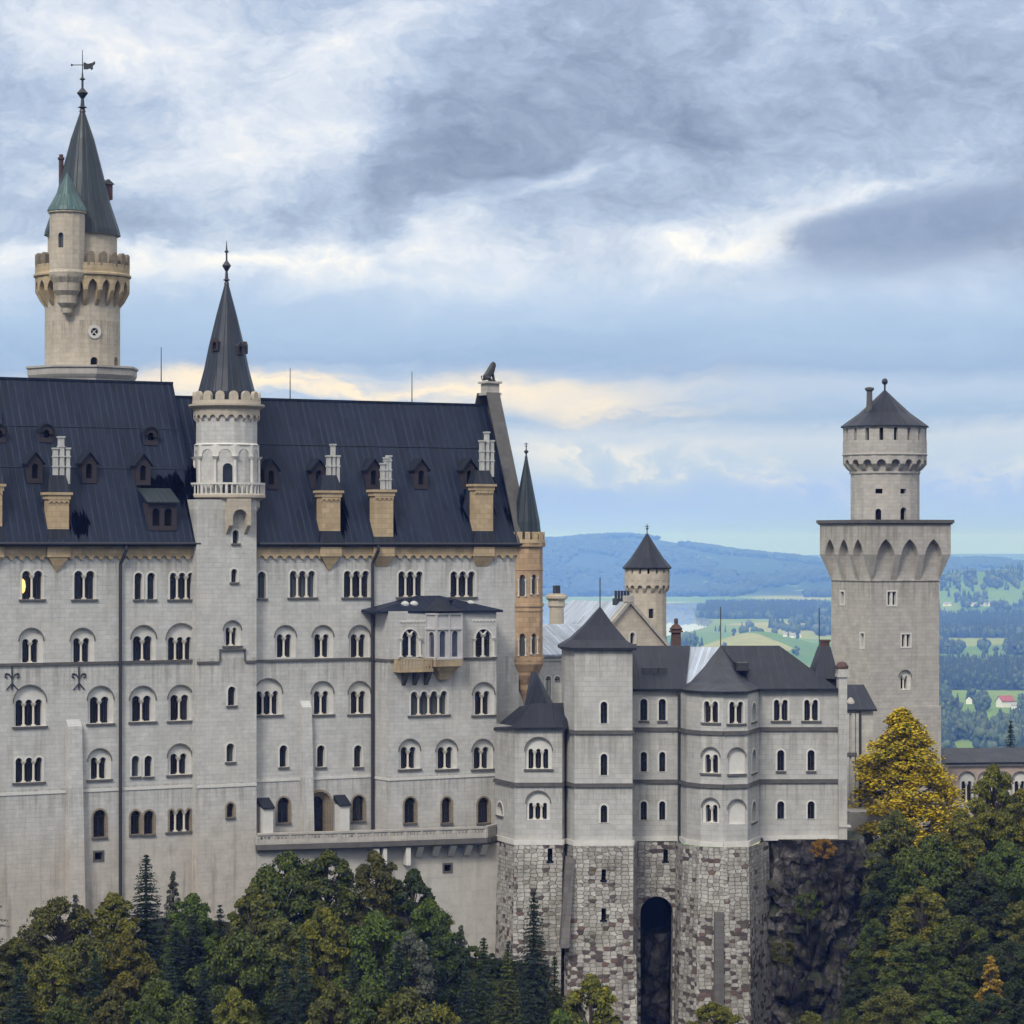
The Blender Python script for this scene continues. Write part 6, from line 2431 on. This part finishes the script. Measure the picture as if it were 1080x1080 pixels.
W_CON = leaf_mat('far_conifer', [(0.2, (0.014, 0.028, 0.016, 1)), (0.8, (0.032, 0.055, 0.026, 1))], big=0.01)
W_DEC = leaf_mat('far_broadleaf', [(0.2, (0.035, 0.065, 0.022, 1)), (0.6, (0.07, 0.105, 0.035, 1)), (0.9, (0.13, 0.15, 0.06, 1))], big=0.01)
CP = [conifer_lowpoly(6), conifer_lowpoly(7)]
DP = [blob_lowpoly(s) for s in (1.3, 7.7, 13.1)]
NP = [clump_lowpoly(s) for s in (3, 8, 21)]


def scatter(px0, px1, y0, y1, n_, decid, hmean=22, edge=0.5, keep=0.0):
    """Trees on the plain between two photo rows (y0 far, y1 near)."""
    out = []
    Y1, Y0 = plain_at(0, y1)[1], plain_at(0, y0)[1]
    for _ in range(n_):
        Y = math.sqrt(rng.uniform(Y1 * Y1, Y0 * Y0))
        px = rng.uniform(px0, px1)
        nn = mnoise.noise(Vector((px / 22.0, Y / 330.0, 3.0)))
        if nn < keep - 0.0 and keep > -0.9:
            continue
        x = (px - 540) / F * Y
        out.append((x, Y, ground(x, Y) - 0.5, rng.random() < decid, hmean * rng.uniform(0.65, 1.25)))
    return out


tr = []
tr += scatter(975, 1110, 656, 673, 4200, 0.25, keep=-9)
tr += scatter(975, 1110, 650, 656, 500, 0.4, keep=-0.05)
tr += scatter(1000, 1060, 684, 691, 130, 0.6, keep=-0.1)
tr += scatter(1062, 1110, 678, 691, 650, 0.3, keep=-9)
tr += scatter(975, 1000, 680, 690, 120, 0.5, keep=-9)
tr += scatter(975, 1110, 706, 728, 3000, 0.3, keep=-9)
tr += scatter(975, 1048, 738, 752, 260, 0.6, keep=0.0)
tr += scatter(1076, 1110, 742, 756, 60, 0.6, keep=-0.2)
tr += scatter(975, 1110, 767, 782, 700, 0.75, 19, keep=-0.35)
tr += scatter(1036, 1110, 780, 800, 260, 0.7, keep=-0.2)
tr += scatter(975, 1002, 775, 800, 120, 0.6, keep=-0.2)
tr += scatter(745, 862, 640, 653, 5200, 0.15, keep=-9)
tr += scatter(735, 760, 645, 652, 500, 0.15, keep=-9)
tr += scatter(855, 905, 640, 650, 900, 0.2, keep=-0.1)
tr += scatter(862, 905, 655, 671, 900, 0.3, keep=-0.3)
tr += scatter(812, 866, 655, 668, 330, 0.4, keep=0.0)
tr += scatter(752, 800, 662, 676, 40, 0.6, keep=0.1)
tr += scatter(720, 870, 680, 720, 45, 0.7, keep=0.1)
tr += scatter(560, 735, 676, 720, 700, 0.5, keep=-0.1)
for Y_, x0, x1, c in ((8000, 960, 1110, 420), (7300, 960, 1110, 130), (6900, 960, 1110, 130)):    # rows on the right-hand slope
    for _ in range(c):
        px = rng.uniform(x0, x1)
        Y = Y_ + rng.normal(0, 90 if Y_ > 7500 else 40)
        x = (px - 540) / F * Y
        if mnoise.noise(Vector((px / 16.0, Y_ / 100.0, 0))) < (-0.3 if Y_ > 7500 else 0.0):
            continue
        tr.append((x, Y, ground(x, Y) - 0.5, rng.random() < 0.4, 20 * rng.uniform(0.7, 1.3)))
for dec, nm in ((False, 'conifer_wood'), (True, 'broadleaf_wood')):
    T = [t_ for t_ in tr if t_[3] == dec]
    pr = (DP + NP) if dec else CP
    pk = np.array([(rng.integers(3, 6) if t_[1] < 5200 else rng.integers(0, 3)) if dec else rng.integers(0, 2) for t_ in T])
    V, Fc = stamp(pr, [t_[:3] for t_ in T], [t_[4] * (0.85 if dec else 1.05) for t_ in T], rng.uniform(0.8, 1.3, len(T)), pk)
    o = tri_mesh(nm, V, Fc, W_DEC if dec else W_CON)
    tag(o, 'dark blue-green far-off conifer woods spread over the valley' if not dec else 'paler far-off broadleaf woods and hedges in the valley', 'woodland', kind='stuff')
# woods on the far hills: broader clumps
T = []
for _ in range(14000):
    Y = math.sqrt(rng.uniform(10400 ** 2, 15200 ** 2))
    px = rng.uniform(540, 1120)
    if Y < 10390 and px < 775:
        continue
    x = (px - 540) / F * Y
    if mnoise.noise(Vector((x / 420, Y / 900, 9.0))) < -0.06:
        continue
    T.append((x, Y, ground(x, Y) - 2, 0, rng.uniform(20, 34)))
V, Fc = stamp(DP + CP, [t_[:3] for t_ in T], [t_[4] for t_ in T], rng.uniform(1.3, 2.6, len(T)), rng.integers(0, 5, len(T)))
o = tri_mesh('hill_wood', V, Fc, W_CON)
tag(o, 'blue hazy woods covering the far hills beyond the lake', 'woodland', kind='stuff')

# ================================================================ FAR HOUSES
M['white_wall'] = plain('white_render', (0.75, 0.74, 0.71), 0.9, 0.05)
M['red_tile'] = plain('red_roof_tiles', (0.32, 0.085, 0.05), 0.9, 0.2)
M['grey_tile'] = plain('grey_roof', (0.30, 0.29, 0.30), 0.8, 0.15)


def land_at(px, py):
    """Where the sight line through a photo pixel meets the land beyond the castle."""
    Y = 2300.0
    while Y < 25000 and ground((px - 540) / F * Y, Y) < (HZ - py) / F * Y:
        Y *= 1.004
    return (px - 540) / F * Y, Y


def farm(px, py, wpx, hpx, roof, rz, label, group=None):
    x, y = land_at(px, py)
    z = ground(x, y)
    k = y / F
    w, h = wpx * k / 2, hpx * k
    d = w * 0.75
    t_ = thing('house', label, 'house', (x, y, z), R(rz), group)
    mb = MB()
    mb.box(-w, w, -d, d, 0, h * 0.55)
    mb.mesh([(-w, -d, h * 0.55), (-w, d, h * 0.55), (-w, 0, h * 0.95)], [(0, 1, 2)])
    mb.mesh([(w, -d, h * 0.55), (w, d, h * 0.55), (w, 0, h * 0.95)], [(0, 1, 2)])
    mb.build('wall', 'white_wall', t_)
    mb = MB()
    e = w * 0.1
    for sg in (-1, 1):
        mb.hexa([(-w - e, sg * (d + e), h * 0.5), (w + e, sg * (d + e), h * 0.5), (w + e, 0, h * 0.97), (-w - e, 0, h * 0.97),
                 (-w - e, sg * (d + e), h * 0.56), (w + e, sg * (d + e), h * 0.56), (w + e, 0, h * 1.03), (-w - e, 0, h * 1.03)])
    mb.build('roof', roof, t_)
    return t_


farm(1060, 746, 15, 12, 'red_tile', 25, 'farmhouse with broad red roof among fields right of the square tower')
farm(1072, 748, 9, 7, 'grey_tile', -20, 'grey barn beside the red roofed farmhouse')
farm(1022, 743, 8, 7, 'white_wall', 80, 'small white roofed house left of the red roofed farmhouse')
for px, w in ((997, 4), (1001.5, 3.4), (1019, 3.6), (1024, 4), (1028, 3), (1034, 4), (1039, 3.2), (1043.5, 3.6)):
    farm(px, 640.5, w, 4.2, 'grey_tile', float(rng.uniform(-30, 60)), 'tiny white house in the far village row right of the square tower', 'white houses of the far village')
for px, py, w in ((828, 672, 4.5), (836, 673, 6), (843, 672.5, 5)):
    farm(px, py, w, 5, 'grey_tile', float(rng.uniform(-30, 60)), 'tiny white farm building among trees left of the square tower', 'white farm buildings by the green hill')

# ================================================================ ROCK
rk, n, b = new_mat('dark_wet_rock', 0.85, 0.3)
c = n.new('ShaderNodeTexCoord')
ob = E(n, c.outputs['Object'])
ox_, oy_, oz_ = n.sep(ob)
f1 = n.noise(ob, 0.35, 8, 0.68, 0.5)
base = n.ramp(f1, [(0.32, (0.014, 0.013, 0.013, 1)), (0.46, (0.045, 0.040, 0.038, 1)), (0.56, (0.12, 0.108, 0.10, 1)), (0.68, (0.26, 0.235, 0.215, 1))])
g = n.new('ShaderNodeNewGeometry')
nz__ = n.sep(E(n, g.outputs['Normal']))[2]
base = n.mix(n.step(n.noise(n.vec(ox_ * 1.1, oy_ * 1.1, oz_ * 0.28), 1.0, 6, 0.7), 0.52, 0.64) * 0.75, base, (0.012, 0.010, 0.010, 1))
vk = n.new('ShaderNodeTexVoronoi', feature='DISTANCE_TO_EDGE')
n.put(vk.inputs['Vector'], n.vec(ox_ * 0.7 + f1 * 1.4, oy_ * 0.7 + f1, oz_ * 0.38 + f1 * 0.8))
vk.inputs['Scale'].default_value = 1.0
crk = n.step(E(n, vk.outputs['Distance']), 0.0, 0.10)
base = n.mix((1.0 - crk) * 0.55, base, (0.006, 0.005, 0.005, 1))
base = n.mix(n.step(nz__ + (n.noise(ob, 1.2, 5, 0.6) - 0.5) * 0.6, 0.45, 0.7) * 0.8, base, (0.045, 0.055, 0.018, 1))
n.l.new(base.s, b.inputs['Base Color'])
bump(n, b, n.noise(ob, 1.3, 9, 0.7) + crk * 0.5, 0.6, 1.0)


def rock(name, cx, cy, zt, zb, rx, ry, seed, na=150, nh=130, amp=1.0, rz=0.0):
    vs, fs = [], []
    for i in range(nh + 1):
        t_ = i / nh
        z = zt + (zb - zt) * t_
        for j in range(na):
            a = 2 * math.pi * j / na
            c_, s_ = math.cos(a), math.sin(a)
            p_ = 4.0
            rr = (abs(c_) ** p_ + abs(s_) ** p_) ** (-1 / p_)
            f = 0.95 + 0.14 * t_
            x, y = rx * rr * c_ * f, ry * rr * s_ * f
            q = Vector((x * 0.16 + seed, y * 0.16, z * 0.13))
            d = 1.5 * mnoise.noise(q) + 1.3 * abs(mnoise.noise(q * 2.4)) + 0.9 * abs(mnoise.noise(q * 5.5 + Vector((3, 1, 2)))) + 0.5 * mnoise.noise(q * 11) - 0.7
            led = 0.5 * (abs(((z * 0.22 + mnoise.noise(q * 1.5)) % 1.0) - 0.5))
            k = amp * (d + led) * 1.5 * min(1.0, 0.25 + t_ * 6)
            vs.append((x + c_ * k, y + s_ * k, z))
    for i in range(nh):
        for j in range(na):
            k = (j + 1) % na
            fs.append((i * na + j, i * na + k, (i + 1) * na + k, (i + 1) * na + j))
    fs.append(tuple(range(na)))
    me = bpy.data.meshes.new(name)
    me.from_pydata(vs, [], fs)
    me.materials.append(rk)
    o = bpy.data.objects.new(name, me)
    COL.objects.link(o)
    o.location = (cx, cy, 0)
    o.rotation_euler = (0, 0, rz)
    tag(o, kind='structure')
    return o


rock('cliff_rock', (858 - 540) / F * 266, 266.5, (HZ - 887) / F * 261, -66, 4.7, 5.2, 3.3)
rock('cliff_rock', (912 - 540) / F * 270, 271.5, (HZ - 902) / F * 269, -66, 3.8, 5.0, 9.1)
rock('cliff_rock', (692 - 540) / F * 266, 268.0, (HZ - 985) / F * 265, -66, 1.3, 3.0, 15.7, amp=0.5)
rock('cliff_rock', (545 - 540) / F * 262, 268.5, (HZ - 985) / F * 262, -60, 3.4, 3.0, 21.0)

# ================================================================ TREES
def quads(C, Nrm, S, asp=0.62):
    k = len(C)
    r_ = rng.normal(size=(k, 3))
    T1 = np.cross(Nrm, r_)
    T1 /= np.linalg.norm(T1, axis=1)[:, None] + 1e-9
    T2 = np.cross(Nrm, T1)
    T2 /= np.linalg.norm(T2, axis=1)[:, None] + 1e-9
    a = T1 * S[:, None]
    b_ = T2 * (S * asp)[:, None]
    V = np.stack([C - a, C - b_ + a * 0.12, C + a, C + b_ + a * 0.12], 1).reshape(-1, 3)
    return V, np.arange(4 * k).reshape(-1, 4)


def broadleaf(H, Rd, seed, lobes=30, leaves=380, flat=0.45, shape='oval', size=0.15):
    """Trunk, limbs and a crown of leaf clumps; returns (wood MB, crown vertices, faces)."""
    global rng
    keep = rng
    rng = np.random.default_rng(seed)
    wood = MB()
    lean = rng.normal(0, 0.03, 2)
    wood.tube((0, 0, -1.5), (lean[0] * H * 0.4, lean[1] * H * 0.4, H * 0.45), 0.024 * H, 0.015 * H, 8)
    wood.tube((lean[0] * H * 0.4, lean[1] * H * 0.4, H * 0.45), (lean[0] * H, lean[1] * H, H * 0.9), 0.015 * H, 0.004 * H, 7)
    Cs, Ns, Ss = [], [], []
    zb = 0.2 if shape != 'spire' else 0.1
    for i in range(lobes):
        t_ = (i + rng.random()) / lobes
        zf = zb + (1 - zb) * t_
        if shape == 'spire':
            prof = (1 - (zf - zb) / (1 - zb)) ** 0.8 + 0.05
        elif shape == 'round':
            prof = math.sqrt(max(0.02, 1 - ((zf - 0.58) / 0.47) ** 2))
        else:
            prof = math.sqrt(max(0.02, 1 - ((zf - 0.5) / 0.53) ** 2)) * (1.1 - 0.35 * zf)
        a = i * 2.39996 + rng.normal(0, 0.5)
        rr = Rd * prof * rng.uniform(0.45, 0.86) * (0.3 if t_ > 0.93 else 1)
        cx, cy, cz = rr * math.cos(a) + lean[0] * H * zf, rr * math.sin(a) + lean[1] * H * zf, H * zf * 0.96
        lr = Rd * rng.uniform(0.16, 0.33) * (0.35 + 0.65 * min(1.0, prof))
        wood.tube((lean[0] * H * zf, lean[1] * H * zf, H * zf * 0.8), (cx, cy, cz), 0.006 * H, 0.002 * H, 5, False)
        k = int(leaves * rng.uniform(0.75, 1.2))
        d = rng.normal(size=(k, 3))
        d /= np.linalg.norm(d, axis=1)[:, None]
        rad = rng.uniform(0.2, 1.0, k) ** 0.5 * np.where(rng.random(k) < 0.12, rng.uniform(1.0, 1.35, k), 1.0)
        wob = 1 + 0.25 * np.sin(d[:, 0] * 5 + i) * np.cos(d[:, 1] * 6 + 2 * i)
        p = d * (rad * wob)[:, None] * np.array([lr, lr, lr * flat])
        # droop towards the outside
        p[:, 2] -= 0.18 * (p[:, 0] ** 2 + p[:, 1] ** 2) / max(lr, 0.1)
        Cs.append(p + np.array([cx, cy, cz]))
        nn = d * 0.5 + rng.normal(0, 0.45, (k, 3)) + np.array([0, 0, 0.55])
        Ns.append(nn / np.linalg.norm(nn, axis=1)[:, None])
        Ss.append(size * rng.uniform(0.55, 1.25, k))
    V, Fc = quads(np.concatenate(Cs), np.concatenate(Ns), np.concatenate(Ss))
    rng = keep
    return wood, V, Fc


def conifer(H, Rd, seed, whorls=34, sparse=1.0, size=0.30):
    global rng
    keep = rng
    rng = np.random.default_rng(seed)
    wood = MB()
    wood.tube((0, 0, -1.5), (0, 0, H * 0.98), 0.018 * H, 0.003 * H, 7)
    Cs, Ns, Ss = [], [], []
    for i in range(whorls):
        t_ = (i + 0.5 * rng.random()) / whorls
        z = H * (0.06 + 0.93 * t_)
        Lb = Rd * (1 - t_) ** 0.78 * 1.05 + 0.15
        nb = max(4, int((10 if t_ < 0.7 else 8) * sparse))
        a0 = rng.uniform(0, 6.28)
        for j in range(nb):
            a = a0 + 2 * math.pi * j / nb + rng.normal(0, 0.25)
            L = Lb * rng.uniform(0.6, 1.12)
            m_ = max(3, int(L / 0.20))
            s_ = np.linspace(0.12, 1.0, m_)
            s_ = np.repeat(s_, 3)
            w_ = (0.22 + 0.35 * s_ * (1 - s_ * 0.75)) * L * 0.7
            lat = rng.uniform(-1, 1, len(s_)) * w_
            x = s_ * L
            zz = z - 0.16 * x - 0.035 * x * x / max(0.5, Rd * 0.3) + 0.10 * L * s_ ** 3 - np.abs(lat) * 0.25 + rng.normal(0, 0.05, len(s_))
            c, s = math.cos(a), math.sin(a)
            Cs.append(np.stack([x * c - lat * s, x * s + lat * c, zz], 1))
            nn = np.stack([0.25 * c + rng.normal(0, 0.3, len(s_)), 0.25 * s + rng.normal(0, 0.3, len(s_)), np.full(len(s_), 1.0)], 1)
            Ns.append(nn / np.linalg.norm(nn, axis=1)[:, None])
            Ss.append(size * rng.uniform(0.6, 1.2, len(s_)))
            if L > 0.8:
                wood.tube((0, 0, z), (L * 0.8 * c, L * 0.8 * s, z - 0.16 * L * 0.8), 0.05, 0.02, 4, False)
    V, Fc = quads(np.concatenate(Cs), np.concatenate(Ns), np.concatenate(Ss), 0.42)
    rng = keep
    return wood, V, Fc


M['bark'] = plain('bark', (0.055, 0.045, 0.035), 0.95, 0.3, 0.1, sc=3)
LM = {
    'dark': leaf_mat('dark_green_leaves', [(0.15, (0.012, 0.018, 0.005, 1)), (0.6, (0.026, 0.038, 0.008, 1)), (0.95, (0.055, 0.068, 0.013, 1))]),
    'green': leaf_mat('green_leaves', [(0.15, (0.022, 0.034, 0.006, 1)), (0.6, (0.055, 0.076, 0.010, 1)), (0.95, (0.125, 0.14, 0.016, 1))]),
    'olive': leaf_mat('olive_leaves', [(0.15, (0.032, 0.038, 0.009, 1)), (0.6, (0.078, 0.082, 0.014, 1)), (0.95, (0.165, 0.15, 0.02, 1))]),
    'gold': leaf_mat('yellowing_leaves', [(0.15, (0.045, 0.055, 0.008, 1)), (0.6, (0.11, 0.112, 0.012, 1)), (0.95, (0.25, 0.20, 0.016, 1))]),
    'yellow': leaf_mat('bright_yellow_leaves', [(0.10, (0.07, 0.09, 0.006, 1)), (0.28, (0.20, 0.20, 0.008, 1)), (0.45, (0.44, 0.36, 0.010, 1)), (0.8, (0.66, 0.50, 0.014, 1))]),
    'rust': leaf_mat('orange_leaves', [(0.15, (0.11, 0.06, 0.012, 1)), (0.6, (0.26, 0.15, 0.018, 1)), (0.95, (0.38, 0.22, 0.02, 1))]),
    'grey': leaf_mat('grey_green_leaves', [(0.15, (0.035, 0.042, 0.028, 1)), (0.6, (0.075, 0.082, 0.055, 1)), (0.95, (0.13, 0.13, 0.10, 1))]),
    'fir': leaf_mat('dark_fir_needles', [(0.15, (0.008, 0.016, 0.009, 1)), (0.6, (0.018, 0.034, 0.016, 1)), (0.95, (0.04, 0.06, 0.026, 1))]),
}
SHAPES = {}
for i in range(4):
    SHAPES['oval%d' % i] = (broadleaf(14, 4.6, 100 + i, 84, 460, 0.42), 14, 4.6)
for i in range(2):
    SHAPES['round%d' % i] = (broadleaf(11, 4.8, 200 + i, 78, 460, 0.45, 'round'), 11, 4.8)
SHAPES['spire0'] = (broadleaf(17, 5.2, 301, 130, 400, 0.75, 'spire', 0.12), 17, 5.2)
SHAPES['thin0'] = (broadleaf(12, 2.6, 310, 70, 110, 0.5, 'spire', 0.12), 12, 2.6)
for i in range(3):
    SHAPES['con%d' % i] = (conifer(18, 3.3, 400 + i, 58, 1.15, 0.2), 18, 3.3)
SHAPES['bare0'] = (conifer(17, 3.6, 450, 18, 0.8, 0.18), 17, 3.6)
SHAPES['bush0'] = (broadleaf(3.2, 2.0, 500, 22, 360, 0.6, 'round', 0.11), 3.2, 2.0)
SHAPES['bush1'] = (broadleaf(3.4, 1.8, 501, 20, 360, 0.6, 'round', 0.11), 3.4, 1.8)
PROTO = {}


def tree(shape, colr, px, py, wpx, Y, label, group=None, cat='tree', name=None):
    """A tree whose crown top shows at (px, py) and whose crown is wpx wide, rooted in the slope at distance Y."""
    (wood, V, Fc), H, Rd = SHAPES[shape]
    x = (px - 540) / F * Y
    zt_ = (HZ - py) / F * Y
    zg = ground(x, Y)
    h = zt_ - zg
    if h < 2.0:
        zg, h = zt_ - 2.0, 2.0
    sx = wpx / F * Y / 2 / Rd
    if cat == 'bush':
        h = H * sx
        zg = zt_ - h
    sx = max(sx, h / H * 0.66) if shape[:3] not in ('con', 'bar', 'thi') else max(sx, h / H * 0.5)
    nm = name or ('conifer_tree' if shape[:3] in ('con', 'bar') else 'broadleaf_tree')
    r_ = thing(nm, label, cat, (x, Y, zg), rng.uniform(0, 6.28), group)
    r_.scale = (sx, sx, h / H)
    key = (shape, colr)
    if key not in PROTO:
        t0 = wood.build('trunk', 'bark', r_)
        c0_ = tri_mesh('crown', V, Fc, LM[colr], r_)
        PROTO[key] = (t0, c0_)
    else:
        for o in PROTO[key]:
            c_ = o.copy()
            COL.objects.link(c_)
            c_.parent = r_
    return r_


# the ones a viewer can pick out
tree('con0', 'fir', 154, 899, 74, 236, 'dark pointed conifer standing against the palace wall beside the long drainpipe')
tree('thin0', 'grey', 182, 912, 46, 237, 'thin grey-green sapling right of the pointed conifer at the palace wall')
tree('oval0', 'gold', 118, 938, 92, 233, 'yellowing tree left of the pointed conifer below the palace wall')
tree('round0', 'olive', 62, 945, 105, 232, 'olive tree touching the palace wall left of the yellowing one')
tree('bare0', 'fir', -8, 905, 70, 226, 'sparse conifer at the left edge with only bare branch tips in view')
tree('thin0', 'grey', 80, 938, 50, 236, 'thin pale sapling at the palace wall between olive and yellowing trees')
tree('oval1', 'green', 205, 936, 92, 232, 'dense green tree right of the pointed conifer below the stair tower')
tree('oval2', 'olive', 262, 925, 96, 231, 'olive tree directly below the foot of the stair tower')
tree('round1', 'green', 308, 897, 100, 238, 'green tree rising to the left end of the terrace')
tree('oval3', 'green', 352, 890, 104, 238, 'tallest green tree reaching the middle of the terrace parapet')
tree('oval0', 'olive', 398, 892, 90, 237, 'olive tree under the stone corbels of the terrace')
tree('oval1', 'dark', 432, 910, 66, 237, 'dark green tree in front of the left edge of the grey retaining wall')
tree('bush0', 'gold', 460, 962, 40, 236, 'small yellowish bush in front of the grey retaining wall', cat='bush', name='shrub')
tree('thin0', 'grey', 487, 968, 40, 238, 'thin conifer-like sapling before the right part of the retaining wall')
tree('con1', 'fir', 563, 938, 70, 236, 'tall dark conifer in front of the rubble base left of the square corner tower')
tree('con2', 'dark', 510, 986, 62, 233, 'green conifer left of the tall one before the rubble base')
tree('oval2', 'gold', 614, 1018, 66, 226, 'yellow-green tree at the foot of the square corner tower base')
tree('round0', 'gold', 752, 1056, 62, 236, 'yellow-green bush below the rounded bay of the rubble base', cat='bush', name='shrub')
tree('spire0', 'yellow', 965, 742, 190, 281, 'large bright yellow pointed tree in front of the square tower')
tree('oval2', 'gold', 1044, 800, 70, 262, 'slim yellow-green tree right of the large yellow tree')
tree('oval3', 'gold', 1082, 826, 80, 262, 'yellowish tree at the right edge in front of the reddish building')
tree('thin0', 'rust', 1046, 1003, 58, 232, 'orange tree low at the right edge among dark trees')
tree('bush0', 'rust', 868, 884, 30, 259.5, 'rusty bush on top of the dark rock under the wing', cat='bush', name='shrub')
tree('bush1', 'green', 852, 940, 34, 258.5, 'green tuft on the ledge in the middle of the dark rock', cat='bush', name='shrub')
tree('bush1', 'olive', 826, 990, 34, 257.5, 'olive tuft on the left side of the dark rock', cat='bush', name='shrub')
tree('con1', 'fir', 1066, 758, 40, 344, 'dark conifer above the seamed roof at the right edge')
tree('oval1', 'dark', 470, 968, 56, 233, 'dark bushy tree in front of the foot of the retaining wall', cat='tree')
tree('oval3', 'green', 452, 940, 52, 235, 'green tree leaning before the left edge of the retaining wall')
tree('con2', 'fir', 536, 990, 40, 236, 'small dark conifer just left of the tall one before the rubble base')
# the wooded slopes: same kinds again and again
LEFT = {'green': 'green broadleaf tree in the thick of the slope below the palace', 'olive': 'olive broadleaf tree in the thick of the slope below the palace',
        'gold': 'yellowing broadleaf tree in the thick of the slope below the palace', 'dark': 'dark green broadleaf tree in the thick of the slope below the palace',
        'grey': 'pale grey-green tree in the thick of the slope below the palace', 'fir': 'dark conifer in the thick of the slope below the palace'}
for px, py, w, c, sh, Y in [(232, 952, 56, 'fir', 'con1', 231), (100, 1000, 56, 'fir', 'con2', 224), (320, 985, 56, 'fir', 'con0', 225), (420, 990, 60, 'fir', 'con1', 226), (180, 1010, 60, 'fir', 'con2', 222), (372, 1005, 56, 'fir', 'con2', 222), (12, 985, 90, 'olive', 'oval0', 227), (48, 1000, 84, 'gold', 'oval3', 223), (88, 985, 90, 'olive', 'round1', 226), (140, 975, 86, 'gold', 'oval1', 227), (185, 975, 80, 'fir', 'con1', 228),
                             (204, 962, 76, 'fir', 'con2', 229), (255, 978, 86, 'green', 'round0', 227), (300, 960, 92, 'olive', 'oval3', 229), (345, 950, 96, 'gold', 'oval0', 229), (390, 960, 90, 'green', 'round1', 229),
                             (425, 975, 70, 'grey', 'oval2', 228), (452, 985, 66, 'fir', 'con2', 229), (490, 1015, 70, 'fir', 'con0', 226), (535, 1000, 66, 'green', 'con2', 229), (585, 1005, 50, 'dark', 'con2', 230),
                             (20, 1010, 70, 'fir', 'con0', 221), (70, 1045, 80, 'green', 'oval1', 217), (120, 1035, 90, 'olive', 'oval0', 218), (165, 1030, 84, 'green', 'round0', 219), (215, 1015, 76, 'fir', 'con0', 221),
                             (255, 1035, 80, 'gold', 'oval1', 218), (300, 1010, 70, 'fir', 'con1', 221), (345, 1030, 84, 'olive', 'oval2', 219), (390, 1028, 84, 'green', 'oval3', 219), (430, 1040, 70, 'olive', 'round0', 218),
                             (470, 1052, 66, 'gold', 'oval0', 217), (515, 1045, 66, 'dark', 'con1', 219), (560, 1040, 66, 'fir', 'con2', 220), (600, 1058, 56, 'green', 'oval1', 219), (640, 1070, 44, 'olive', 'oval2', 220)]:
    tree(sh, c, px, py, w, Y, LEFT[c], 'trees crowding the slope below the palace')
RIGHT = {'green': 'green broadleaf tree in the dark slope right of the rock', 'olive': 'olive broadleaf tree in the dark slope right of the rock', 'gold': 'yellowing broadleaf tree in the dark slope right of the rock',
         'dark': 'dark green broadleaf tree in the dark slope right of the rock', 'fir': 'dark conifer in the dark slope right of the rock'}
for px, py, w, c, sh, Y in [(940, 850, 80, 'olive', 'oval1', 256), (1010, 846, 90, 'gold', 'oval2', 255), (1060, 885, 90, 'green', 'round0', 252), (985, 880, 100, 'green', 'round1', 251), (935, 902, 66, 'dark', 'oval0', 252),
                             (1030, 915, 96, 'dark', 'oval3', 248), (965, 930, 100, 'gold', 'oval2', 245), (1080, 940, 84, 'olive', 'oval1', 245), (920, 965, 56, 'green', 'oval3', 246), (1010, 965, 90, 'green', 'round0', 241),
                             (955, 985, 84, 'green', 'oval1', 238), (1065, 990, 80, 'dark', 'round1', 237), (905, 1020, 54, 'dark', 'oval2', 240), (1000, 1020, 84, 'green', 'oval0', 232), (945, 1040, 80, 'olive', 'round0', 231),
                             (1045, 1045, 84, 'dark', 'oval3', 227), (900, 1062, 60, 'green', 'round1', 234), (985, 1062, 80, 'green', 'oval2', 226), (855, 1066, 50, 'olive', 'round0', 238), (1090, 1040, 70, 'dark', 'oval2', 228)]:
    tree(sh, c, px, py, w, Y, RIGHT[c], 'trees crowding the slope right of the rock')

for i in range(90):      # low growth that closes the gaps
    left = i < 60
    px = float(rng.uniform(425, 600) if left else rng.uniform(895, 1085))
    Y = float(rng.uniform(228, 257) if left else rng.uniform(232, 262))
    x = (px - 540) / F * Y
    zg = ground(x, Y) + 1.6
    py = HZ - zg / Y * F
    if py > 1095 or py < 900:
        continue
    c = ['dark', 'green', 'olive', 'dark'][int(rng.integers(0, 4))]
    tree('bush%d' % (i % 2), c, px, py, float(rng.uniform(26, 50)), Y, 'low %s shrub between the trees %s' % ({'dark': 'dark green', 'green': 'green', 'olive': 'olive'}[c], 'before the retaining wall' if left else 'right of the rock'),
         'low shrubs between the trees', 'bush', 'shrub')

# ================================================================ HAZE
HAZE = 1.15e-4
hb = bpy.data.meshes.new('haze')
X0, X1, Y0_, Y1_, Z0_, Z1_ = -31500, 31500, -31500, 31500, PLAIN - 12.0, 100.0
hb.from_pydata([(X0, Y0_, Z0_), (X1, Y0_, Z0_), (X1, Y1_, Z0_), (X0, Y1_, Z0_), (X0, Y0_, Z1_), (X1, Y0_, Z1_), (X1, Y1_, Z1_), (X0, Y1_, Z1_)], [],
               [(3, 2, 1, 0), (4, 5, 6, 7), (0, 1, 5, 4), (1, 2, 6, 5), (2, 3, 7, 6), (3, 0, 4, 7)])
hm = bpy.data.materials.new('haze_air')
hm.use_nodes = True
hn = hm.node_tree
hn.nodes.clear()
ho = hn.nodes.new('ShaderNodeOutputMaterial')
pv = hn.nodes.new('ShaderNodeVolumePrincipled')
pv.inputs['Color'].default_value = (0.15, 0.31, 1.0, 1)
pv.inputs['Density'].default_value = HAZE
pv.inputs['Absorption Color'].default_value = (1, 1, 1, 1)
pv.inputs['Anisotropy'].default_value = 0.0
hn.links.new(pv.outputs[0], ho.inputs['Volume'])
hb.materials.append(hm)
hz_o = bpy.data.objects.new('haze', hb)
COL.objects.link(hz_o)
tag(hz_o, 'thin blue haze filling the valley air', 'haze', kind='stuff')
